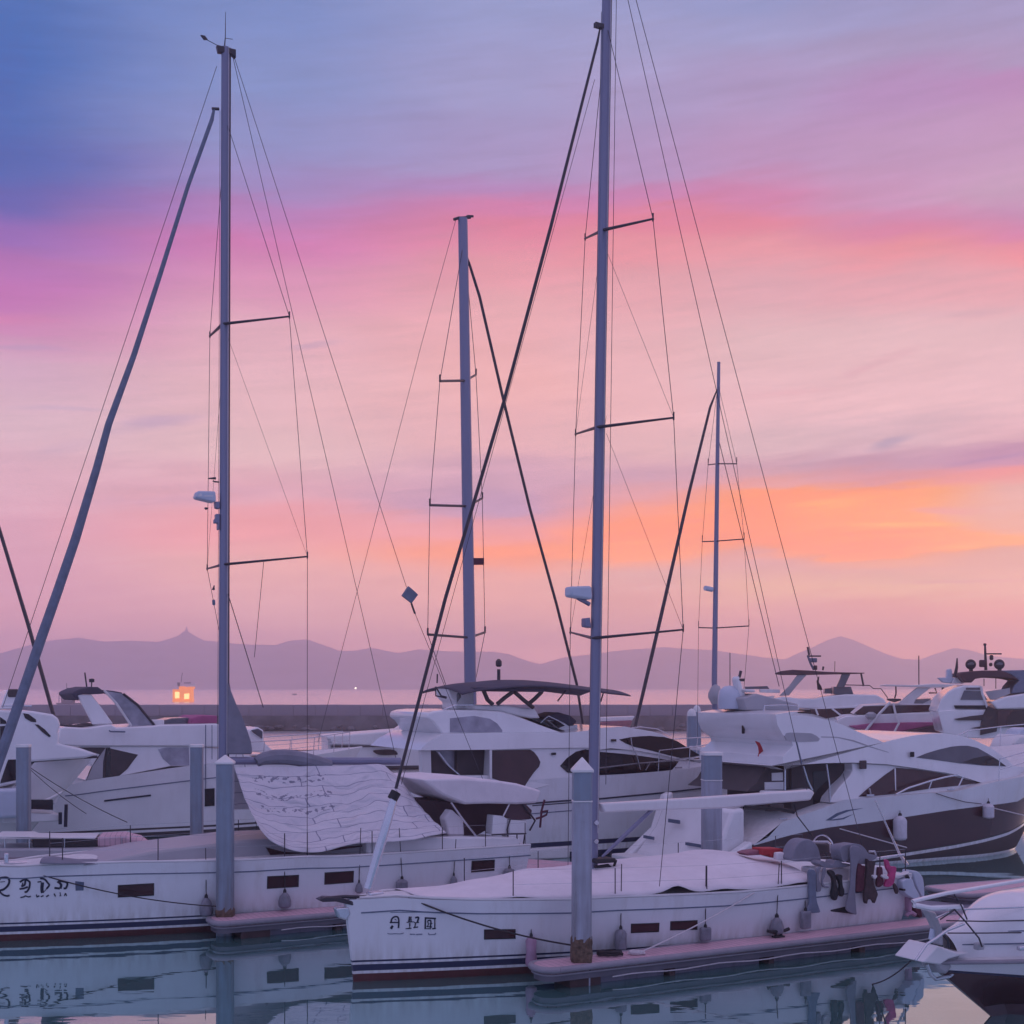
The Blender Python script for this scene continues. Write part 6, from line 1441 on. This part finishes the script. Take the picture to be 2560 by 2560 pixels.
pane('cockpit_opening', 'brownglass', m8, M8, flat(10,[(1720,692),(1850,690),(1790,760),(1800,820),(1715,830)]), 2.45, proud=.03)
body('flybridge_deck', 'gel', m8, M8, flat(10,[(1665,630),(1740,600),(1800,580),(1932,560),(2200,540),(2200,685),(1932,682),(1715,688)]), 2.5, bevel=.08)
body('hardtop', 'browncanvas', m8, M8, flat(10,[(1405,402),(1440,390),(1500,380),(1600,374),(1740,374),(1790,388),(1840,415),(1895,452),(1850,442),(1790,434),(1700,430),(1600,432),(1540,442),(1510,472),(1455,470),(1430,440)]), 2.0, bevel=.05)
body('hardtop_wing', 'bluecl', m8, M8, flat(10,[(1745,374),(1932,370),(2150,372),(2150,540),(1932,552),(1825,562),(1850,500),(1893,455),(1835,412)]), 1.9, bevel=.05)
for q in [[(1705,435),(1705,520)],[(1610,440),(1610,500)]]: rail('clear_screen_post', m8, M8, flat(10,q), 1.6, .02, 'wire')
rail('flybridge_rail', m8, M8, flat(10,[(1585,500),(1595,560),(1640,680),(1620,720)]), 2.3, .06, 'gel2')
pane('flybridge_bulwark', 'grey', m8, M8, flat(10,[(1620,545),(1820,515),(1820,560),(1700,610),(1660,610)]), 2.0, proud=.02)
MB().tube([M8.p3(px(10,p), 0) for p in [(1625,372),(1618,170)]], [.08,.05], 8).build('radar_mast', 'wire', m8); MB().box(M8.p3(px(10,(1617,165)),0), (.07,.06,.06)).build('mast_light', 'wire', m8, bevel=.03)
MB().tube([M8.p3(px(10,p), 0) for p in [(1620,240),(1752,240)]], .035, 6).build('radar_bar', 'wire', m8)
MB().box(M8.p3(px(10,(1600,318)),0), (.17,.15,.18)).build('radar_unit', 'browncanvas', m8, bevel=.06); MB().box(M8.p3(px(10,(1670,270)),0), (.09,.1,.13)).build('horn', 'wire', m8, bevel=.06); MB().box(M8.p3(px(10,(1664,326)),0), (.08,.1,.09)).build('horn', 'wire', m8, bevel=.06)
for cx_ in (1505, 1735):
    c_ = M8.p3(px(10,(cx_,325)), .3)
    MB().tube([(c_[0]-.02, c_[1]-.11, c_[2]), (c_[0]-.02, c_[1]-.08, c_[2]), (c_[0], c_[1]+.1, c_[2])], [.19,.245,.26], 20).build('satellite_drum', 'wire', m8)
    MB().tube([(c_[0]-.02, c_[1]-.13, c_[2]-.02), (c_[0]-.02, c_[1]-.115, c_[2])], [.12,.16], 16).build('drum_face', 'grey', m8)
    MB().box((c_[0], c_[1], c_[2]-.29), (.09,.09,.06)).build('drum_stand', 'dark', m8, bevel=.02)
body('tower_dish', 'radome', m8, M8, flat(10,[(1312,365),(1350,358),(1358,420),(1340,470),(1300,470),(1310,420)]), .3, bevel=.06)
body('tower_dish_stand', 'radome', m8, M8, flat(10,[(1240,432),(1380,430),(1340,478),(1280,470)]), .4, bevel=.04)
MB().tube([M8.p3(px(10,p), .6) for p in [(1375,430),(1390,350),(1394,275)]], [.1,.07,.03], 6).build('aerial', 'wire', m8)
body('tower_fairing', 'gel', m8, M8, flat(10,[(1345,480),(1395,395),(1450,480)]), .5, bevel=.05)

JS, js = far('jet_ski', 'covered white jet ski stored at the right edge below the big yacht', 2550, 56, 'jet ski')
body('hull', 'gel2', js, JS, flat(10,[(1815,1080),(1830,1000),(1860,930),(1900,890),(1990,900),(2060,1100)]), .6, bevel=.12)
body('seat', 'radome', js, JS, flat(10,[(1870,925),(1900,850),(1950,830),(2000,890),(2000,930)]), .35, bevel=.08)
for i in range(4): pane('hull_stripe', 'ink2', js, JS, flat(10,[(1850,965+22*i),(1932,960+22*i),(1932,968+22*i),(1850,972+22*i)]), .6, proud=.02)
rail('stand', js, JS, flat(10,[(1890,1060),(1890,1500)]), .3, .06)
SP, sp = far('motor_yacht', 'grey white motor yacht seen low behind the printed awning, its square stern over pink water', 960, 100, ang=14)
u_a, u_b = SP.uz(px(3,(905,700)), 2.2)[0], SP.uz(px(3,(2400,700)), 1)[0]
yacht_hull(sp, u_a, u_b, [(u_a,2.3),(u_b,3.2)], 2.4, [(.1,1),(.25,0)], mats=('gel2','dark'), rake=3)
body('cabin', 'gel2', sp, SP, flat(3,[(890,605),(940,602),(1480,560),(1560,500),(1600,470),(1700,470),(1900,520),(2200,600),(2200,720),(1460,690),(1100,672),(930,672)]), 2.3, bevel=.1)
pane('hull_window', 'glass', sp, SP, catmull(flat(3,[(1245,716),(1300,707),(1400,708),(1432,742),(1380,748),(1290,746)]), 4, True), lambda u, z: 2.42, proud=.03)
pane('rub_stripe', 'dark', sp, SP, flat(3,[(930,674),(1450,676),(1450,686),(930,690)]), 2.36, proud=.03)
pane('stern_panel', 'grey', sp, SP, flat(3,[(900,625),(925,625),(945,690),(930,705)]), 2.32, proud=.03)
body('radar_dome', 'radome', sp, SP, flat(3,[(1455,580),(1470,470),(1500,450),(1530,460),(1535,580)]), .6, bevel=.1)
rail('stern_rail', sp, SP, flat(3,[(500,708),(700,712),(930,708)]), 2.0, .03, 'wire')

# ------------------------------------------------------------------ sailing yachts farther back (hulls mostly hidden)
def back_sail(label, base, Y, bow, L_, stern_px=None):
    fr = Frame((base[0]-CX)/F*Y, Y); t = root('sailing_yacht', label, 'sailing yacht', fr, group='sailing yachts farther back')
    u0, u1 = (-.55*L_, .45*L_) if bow > 0 else (.55*L_, -.45*L_)
    rows = []; n = 20
    def bw(x): return 1.75*(1-max(0, (x-.45)/.55)**2)*(.8+.2*min(1, x/.45))
    for i in range(n+1):
        x = i/n; u = u0+(u1-u0)*x; b = max(.05, bw(x)); h = 1.2+.25*x
        rows.append([(u,-b,h),(u,-b*.93,.6),(u,-b*.85,.0),(u,-b*.5,-.4),(u,b*.5,-.4),(u,b*.85,0),(u,b*.93,.6),(u,b,h),(u,b*.4,h+.1),(u,0,h+.12),(u,-b*.4,h+.1),(u,-b,h)])
    mb = MB().grid(rows); k = len(rows[0]); mb.f.append(tuple(range(k-1))); mb.m.append(0); e = n*k; mb.f.append(tuple(e+i for i in range(k-2, -1, -1))); mb.m.append(0)
    mb.build('hull', 'gel', t, ang=40)
    cb = [(-2.5*bow,1.3),(2.0*bow,1.35),(1.2*bow,1.75),(-2.3*bow,1.8)]
    MB().prism(cb, 1.1).build('coachroof', 'gel2', t, bevel=.08)
    return fr, t
S3, s3 = back_sail('sailing yacht whose bare mast rises behind the navy bimini, hull hidden', (1175,1800), 55, 1, 14)
MB().tube([S3.p3((1178,1850),0), S3.p3((1157,545),0)], [.26,.20], 12, flat_=.8).build('mast', 'alu', s3, ang=60); MB().tube([(0,0,1.4), S3.p3((1178,1850),0)], .26, 12, flat_=.8).build('mast_foot', 'alu', s3, ang=60)
mh = MB(); mh.tube([S3.p3(px(20,p),0) for p in [(1712,828),(1730,822),(1775,820)]], .06, 6); mh.tube([S3.p3(px(20,p),0) for p in [(1755,822),(1765,815),(1785,816)]], .05, 6); mh.build('masthead', 'wire', s3)
T3 = []
for rp, n_, f_ in [((879,718),(898,707),(830,719)), ((883,955),(910,940),(811,953)), ((886,1203),(915,1193),(807,1197))]:
    a = S3.p3(px(0,rp),0); q1 = S3.p3(px(0,f_), 1.6); q2 = S3.p3(px(0,n_), -1.4)
    for q in (q1, q2): MB().tube([a, q], .05, 6).build('spreader', 'wire', s3); MB().tube([q, (q[0],q[1],q[2]+.25)], .04, 5).build('spreader_tip', 'wire', s3)
    T3.append((q1, q2))
for s_ in (0, 1): MB().tube([S3.p3((1160,600),0)]+[q[s_] for q in T3]+[(0, (-1.6,1.6)[s_], 1.4)], .014, 5).build('shroud', 'wire', s3)
MB().tube([S3.p3(px(20,p),0) for p in [(1765,975),(1772,1000)]]+[S3.p3(p,0) for p in FV((905,560),(950,755),(1000,960),(1050,1140),(1088,1290),(1105,1400))], [.03,.055,.06,.06,.06,.06,.06,.05], 8).build('furled_headsail', 'wire', s3)
MB().prism([S3.uz(px(22,p),.1) for p in [(1785,747),(1825,747),(1825,773),(1785,773)]], .13, .07).build('flag', 'maroonc', s3)
stay('backstay', s3, S3, px(0,(860,415)), 0, px(0,(795,650)), 0, .01); stay('backstay', s3, S3, px(0,(795,650)), 0, px(0,(600,1400)), 0, .010)
S4, s4 = back_sail('sailing yacht with a slim dark mast right of the tall foreground mast, hull hidden', (1790,1880), 63, -1, 12)
MB().tube([(0,0,1.3), S4.p3((1786,1700),0), S4.p3((1797,905),0)], [.15,.14,.08], 10, flat_=.8).build('mast', 'alu', s4, ang=60)
T4 = []
for rp, n_, f_ in [((1353,875),(1390,875),(1336,877)), ((1350,1021),(1404,1017),(1325,1022)), ((1348,1185),(1413,1181),(1318,1184))]:
    a = S4.p3(px(0,rp),0); q1 = S4.p3(px(0,n_), 1.5); q2 = S4.p3(px(0,f_), -1.3)
    for q in (q1, q2): MB().tube([a, q], .028, 6).build('spreader', 'wire', s4); MB().tube([q, (q[0],q[1],q[2]+.3)], .02, 5).build('spreader_tip', 'wire', s4)
    T4.append((q1, q2))
for s_ in (0, 1): MB().tube([S4.p3((1795,960),0)]+[q[s_] for q in T4]+[(0, (-1.5,1.5)[s_], 1.3)], .010, 5).build('shroud', 'wire', s4)
MB().tube([S4.p3(p,0) for p in FV((1353,735),(1340,768),(1300,930),(1250,1150),(1215,1300),(1195,1385))], [.03,.06,.075,.085,.085,.07], 8).build('furled_headsail', 'wire', s4)
stay('backstay', s4, S4, px(0,(1356,830)), 0, px(0,(1470,1295)), 0, .018)
MB().tube([S4.p3(px(23,p),0) for p in [(728,860),(755,866)]], .12, 8).build('radar_scanner', 'radome', s4)
body('boom_cover', 'canvas', s4, S4, flat(9,[(1035,1055),(1080,1062),(1250,1064),(1290,1075),(1285,1100),(1050,1090)]), .3, bevel=.06)
MB().lathe([(.2,0),(.35,.3),(.35,.5),(.2,.8),(.05,.9)], c=S4.p3(px(9,(1205,690)), .4), n=10).build('life_raft', 'grey', s4)
S5, s5 = back_sail('sailing yacht beyond the left edge, only its dark furled headsail slanting into view', (-330,1900), 72, 1, 13)
MB().tube([(0,0,1.3), S5.p3((-345,400),0)], [.2,.12], 10).build('mast', 'alu', s5, ang=60)
MB().tube([S5.p3(p,0) for p in [(-300,460),(-40,1200),(2,1335),(70,1560),(130,1775),(160,1880)]], [.05,.08,.10,.11,.11,.09], 8).build('furled_headsail', 'wire', s5)
def far_pole(label, p0, p1, Y, r):
    o = root('aerial_pole', label, 'pole', loc=at(p1, Y)); o.location.z = 0
    MB().tube([(0,0,-.3), (0,0,at(p1,Y)[2]), Vector(at(p0,Y))-Vector((at(p1,Y)[0],Y,0))], r, 6).build('pole_shaft', 'wire', o)
far_pole('thin pole standing between the slim mast and the hardtop yacht', px(9,(1328,248)), px(9,(1328,560)), 110, .035)

# ------------------------------------------------------------------ other craft near the breakwater and out at sea
def small(name, label, Y, x_px, cat): return root(name, label, cat, loc=((x_px-CX)/F*Y, Y, 0))
def flatbody(nm, m_, t, Y, pts, dep, bevel=.0, oy=0):
    P = [at(p, Y) for p in pts]; x0 = t.location.x; pr = [(p[0]-x0, p[2]) for p in P]
    return MB().prism(pr, dep/2-oy, -dep/2-oy).build(nm, m_, t, bevel=bevel)
t = small('motor_boat', 'dull red boat moored against the breakwater, right of the tall foreground mast', 150, 1535, 'motor boat')
flatbody('hull', 'pinkred', t, 150, [(1488,1805),(1578,1800),(1570,1825),(1562,1850),(1490,1850)], 3, .1)
flatbody('cabin', 'gel2', t, 150, [(1495,1793),(1585,1790),(1578,1801),(1495,1804)], 2.2, .08)
t = small('lit_ship', 'small ship with glowing orange cabin out on the open water at the left', 520, 459, 'ship')
def S(nm, m_, pts, d, b=0, oy=0): return flatbody(nm, m_, t, 520, [px(15,p) for p in pts], d, b, oy)
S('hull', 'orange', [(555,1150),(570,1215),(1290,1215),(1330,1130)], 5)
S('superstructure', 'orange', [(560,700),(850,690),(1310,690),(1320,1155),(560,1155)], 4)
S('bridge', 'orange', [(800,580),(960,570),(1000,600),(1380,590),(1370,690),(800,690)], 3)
S('bridge', 'gel2', [(1230,480),(1420,480),(1400,590),(1240,600)], 2)
for q in [[(660,800),(830,800),(830,1050),(660,1060)],[(1030,880),(1230,860),(1220,1080),(1030,1090)]]: S('cabin_window', 'lamp', q, .3, 0, -2.1)
S('funnel', 'ghost', [(705,420),(800,420),(780,590),(725,570)], 1.2); S('railing', 'ghost', [(985,425),(1215,420),(1215,460),(985,460)], 2)
MB().tube([(Vector(at(px(15,p),520))-Vector((t.location.x,520,0))) for p in [(850,420),(870,200),(905,30)]], .12, 5).build('mast', 'ghost', t)
t = small('distant_ship', 'faint grey workboat far out beyond the breakwater at the left', 430, 172, 'ship')
G = lambda nm, pts, d, b=0: flatbody(nm, 'ghost', t, 430, [px(1,p) for p in pts], d, b)
G('hull', [(440,355),(600,355),(590,376),(445,376)], 4); G('deckhouse', [(470,305),(535,290),(555,300),(555,356),(475,356)], 3); G('wheelhouse', [(510,240),(550,245),(552,292),(512,292)], 2)
for q in [[(505,290),(503,205)],[(445,355),(447,270)],[(520,245),(556,262)]]: MB().tube([(Vector(at(px(1,p),430))-Vector((t.location.x,430,0))) for p in q], .1, 5).build('mast', 'ghost', t)
t = small('distant_barge', 'low flat barge as a thin line out at sea, centre left', 900, 760, 'barge')
flatbody('hull', 'ghost', t, 900, [px(3,p) for p in [(615,294),(835,294),(828,304),(625,304)]], 8)
flatbody('deckhouse', 'ghost', t, 900, [px(3,p) for p in [(640,284),(668,284),(668,295),(640,295)]], 4)
t = small('shore_beacon', 'bright point of light low on the far shore, centre left', 2300, 889, 'light')
MB().lathe([(.3,0),(.25,10),(.3,10.5)], n=8).build('beacon_post', 'ghost', t)
bz = at((889,1722), 2300)[2]; t.children[0].scale.z = max(.1, bz/10.5)
MB().lathe([(.6,0),(1.5,1.2),(1.5,2.4),(.6,3.2)], c=(0,0,bz-.5), n=10).build('beacon_lamp', 'shorelamp', t)

# ------------------------------------------------------------------ gear hung over the stern of the nearest yacht
def hang(name, label, pts, off, m_, th=.08, k=13, smooth=4, group='gear hung on the stern rail', cat='gear'):
    P = catmull([px(k,p) for p in pts], smooth, True) if smooth else [px(k,p) for p in pts]
    pr = SR.tr(P, off); o = MB().prism(pr, off+th/2, off-th/2).build(name, m_, None, bevel=min(.03, th*.45), ang=50, seg=3)
    o.location = (SR.o[0], SR.o[1], 0); o.rotation_euler = (0,0,SR.a)
    return tag(o, label, cat, group)
hang('swim_fin', 'faded blue fin hanging by its foot pocket, leftmost of the hung gear', [(-60,560),(40,560),(50,700),(55,950),(75,1080),(110,1180),(105,1230),(-60,1235),(-95,1190),(-50,1060),(-60,800)], 2.08, 'bluecl', .07)
hang('strap_loop', 'dark blue grey strap hanging straight right of the faded fin', [(60,560),(100,500),(140,500),(110,560),(95,640),(110,720),(140,800),(130,880),(95,895),(65,880),(60,760)], 2.06, 'gcanvas', .06)
hang('strap_loop', 'thin grey hooked strap between the blue strap and the black fin', [(180,520),(215,520),(200,640),(170,720),(190,790),(260,810),(255,835),(180,820),(150,770),(160,650)], 2.05, 'gcanvas', .05)
hang('wet_boot', 'long black neoprene boot hanging with a curved top', [(255,560),(300,545),(350,580),(370,680),(390,800),(410,900),(390,1010),(350,1035),(315,1000),(305,920),(325,800),(310,680),(260,610)], 2.08, 'neo', .10)
hang('wet_boot', 'shorter black neoprene boot right of the long one', [(390,630),(440,615),(475,640),(470,700),(480,800),(505,870),(495,950),(450,970),(430,900),(440,780),(400,690)], 2.06, 'neo', .09)
hang('rail_cloth', 'wide grey cloth hanging down from the stern rail and flaring at the foot', [(615,180),(740,170),(800,260),(730,430),(700,600),(690,800),(690,1000),(705,1190),(700,1265),(560,1200),(545,1100),(590,900),(615,700),(620,450)], 2.10, 'gcanvas', .06)
hang('cover_bundle', 'pale grey bundled cover lying over the stern rail', [(375,260),(385,180),(430,140),(540,120),(600,110),(700,130),(780,200),(830,270),(960,300),(970,330),(860,400),(740,440),(620,430),(560,330),(430,410)], 1.85, 'gcanvas', .35)
hang('wheel_cover', 'rounded grey cover over the cockpit wheel', [(1480,600),(1500,540),(1540,490),(1590,470),(1640,478),(1690,530),(1712,600),(1712,665),(1600,660),(1480,655)], 1.4, 'gcanvas', .4, k=7, cat='cover')
hang('cover_bundle', 'low grey crumpled cover under the wheel frame', [(50,430),(110,390),(250,450),(300,390),(380,385),(440,440),(540,440),(540,480),(380,495),(200,505),(100,480)], 1.8, 'gcanvas', .3)
hang('red_bag', 'bright red bag lying behind the deck cover', [(1215,550),(1365,548),(1420,560),(1430,640),(1370,640),(1290,620),(1280,600),(1215,608)], .9, 'red_flag', .4, k=7, smooth=0, cat='bag')
hang('red_bag', 'small faded red bag left of the bright one', [(1070,590),(1120,575),(1210,560),(1215,605),(1100,612)], .8, 'pinkred', .35, k=7, smooth=0, cat='bag')
hang('printed_towel', 'white towel with a dark print beside the red bag', [(1375,590),(1430,585),(1455,620),(1445,655),(1370,650)], 1.2, 'canvas', .15, k=7, smooth=0, cat='towel')
hang('wetsuit', 'maroon patterned wetsuit hanging right of the grey cloth', [(710,470),(760,440),(800,470),(850,490),(840,600),(830,720),(840,820),(810,880),(700,905),(695,800),(705,650)], 2.06, 'maroonc', .07)
hang('wetsuit', 'long dark brown wetsuit with dangling feet', [(870,370),(910,400),(1000,410),(990,500),(975,640),(985,780),(1040,920),(1030,980),(990,1080),(960,1030),(890,1020),(870,1085),(840,1060),(830,940),(850,750),(870,550)], 2.10, 'brownc', .08)
hang('glove_pair', 'dark maroon gloves hanging right of the brown wetsuit', [(1050,520),(1080,500),(1120,510),(1130,650),(1140,760),(1080,820),(1035,800),(1040,700)], 2.05, 'maroonc', .07)
hang('rash_vest', 'hot pink vest hanging on the stern rail', [(1170,380),(1220,400),(1250,480),(1340,500),(1330,620),(1300,760),(1230,815),(1160,800),(1200,690),(1230,600),(1185,510)], 2.05, 'hotpink', .07)
hang('snorkel', 'small white mask and snorkel between the gloves and pink vest', [(1110,640),(1150,620),(1215,650),(1210,690),(1140,680)], 2.12, 'gel2', .07)
hang('white_mask', 'small white mask left of the maroon gloves', [(965,630),(1030,630),(1030,660),(1000,690),(975,670)], 2.16, 'gel2', .07)
hang('line_bag', 'small dark line bag right of the pink vest', [(1300,760),(1340,780),(1380,870),(1360,930),(1335,900)], 2.03, 'brownc', .06)
# outboard motor and folded gangway at the stern quarter
ob = root('outboard_motor', 'white outboard motor clamped to the stern rail of the nearest yacht', 'outboard motor', SR)
MB().prism(SR.tr(catmull([px(13,p) for p in [(1360,720),(1390,690),(1480,660),(1530,700),(1560,800),(1640,950),(1620,1000),(1560,1000),(1480,960),(1400,900),(1370,830)]], 3, True), 1.9), 2.1, 1.7).build('cowling', 'radome', ob, bevel=.07, seg=3)
MB().prism([SR.uz(px(13,p),1.9) for p in [(1520,980),(1600,990),(1590,1220),(1540,1215)]], 1.95, 1.8).build('lower_leg', 'fendp', ob, bevel=.03)
MB().prism([SR.uz(px(13,p),1.95) for p in [(1300,680),(1340,620),(1500,600),(1560,560),(1540,620),(1380,690)]], 2.0, 1.8).build('tiller', 'gel2', ob, bevel=.03)
MB().tube([SR.p3(px(13,p), 2.05) for p in [(1520,640),(1600,800),(1680,1010)]], .05, 8).build('fuel_hose', 'black', ob)
MB().prism([SR.uz(px(13,p),2.1) for p in [(1450,850),(1490,850),(1490,880),(1450,880)]], 2.13, 2.0).build('cowling_badge', 'black', ob)
MB().tube([SR.p3(px(13,p), 1.9) for p in [(1520,1290),(1540,1250),(1600,1230),(1660,1270)]], .05, 8).build('propeller_guard', 'fendp', ob)
hang('life_raft_bag', 'pale grey upright bag at the stern corner', [(1545,560),(1610,560),(1690,660),(1715,850),(1705,1000),(1640,900),(1560,700)], 1.7, 'radome', .4, cat='bag')
hang('dark_sack', 'dark purple sack on the dock behind the outboard', [(1610,1060),(1660,1080),(1700,1180),(1720,1280),(1670,1300),(1600,1180)], 1.7, 'maroonc', .25, cat='bag')

# ------------------------------------------------------------------ low craft in the gap behind the left yacht
LT = Frame((330-CX)/F*42.2, 42.2, 12)
lt = root('covered_tender', 'low grey tender under a pinkish cover at the left dock behind the left yacht', 'tender', LT)
def tr_l(k, p, o=.6): return LT.tr(flat(k, p), o)
MB().prism(tr_l(2, [(-60,330),(-60,300),(500,300),(1130,285),(1080,320),(900,352),(300,378),(-60,385)]), .8).build('hull', 'grey', lt, bevel=.08)
MB().prism(tr_l(2, [(735,215),(930,205),(1050,235),(1120,288),(735,300)]), .6).build('cover', 'dockdeck', lt, bevel=.08)
MB().prism(tr_l(2, [(240,225),(720,225),(735,240),(735,300),(240,300)]), .5).build('console', 'dark', lt, bevel=.05)
MB().prism(tr_l(2, [(-40,210),(220,210),(250,222),(720,222),(720,232),(-40,232)]), .7).build('canopy', 'gel2', lt, bevel=.02)
for q in (38, 222, 487, 920): MB().tube([LT.p3(px(2,(q,225)), .65), LT.p3(px(2,(q,315)), .65)], .02, 6).build('canopy_post', 'steel', lt)

# parts of parts
for r_ in [o for o in C.objects if o.parent is None and o.type == 'EMPTY']:
    ch = {}
    for o in r_.children: ch.setdefault(o.name.split('.')[0], []).append(o)
    def under(par, kids):
        if par not in ch: return
        p_ = ch[par][0]
        for k in kids:
            for o in ch.get(k, []): o.parent = p_
    under('mast', ['spreader', 'spreader_tip', 'radar_bracket', 'mast_box', 'mast_fitting', 'masthead', 'mast_track', 'mast_winch', 'mast_band', 'aerial', 'wind_vane', 'wind_instrument', 'wind_instrument_arm', 'mast_step', 'mast_foot', 'deck_light', 'loudhailer'])
    under('hull', ['hull_window', 'window_gasket', 'rub_strake', 'toe_rail', 'letter', 'small_print', 'cover_strip', 'hull_patch', 'hull_slot'])
    under('bimini', ['bimini_frame', 'bimini_valance', 'bimini_strap', 'bimini_flap'])
    under('radar_scanner', ['radar_lettering'])
    under('boom', ['boom_block', 'mainsheet_tackle', 'sail_bundle'])
    under('tender', ['tender_cover', 'tender_screen'])
    under('saloon_window', ['window_mullion'])
    under('anchor', ['anchor_fluke', 'anchor_chain'])
    under('cowling', ['cowling_badge'])
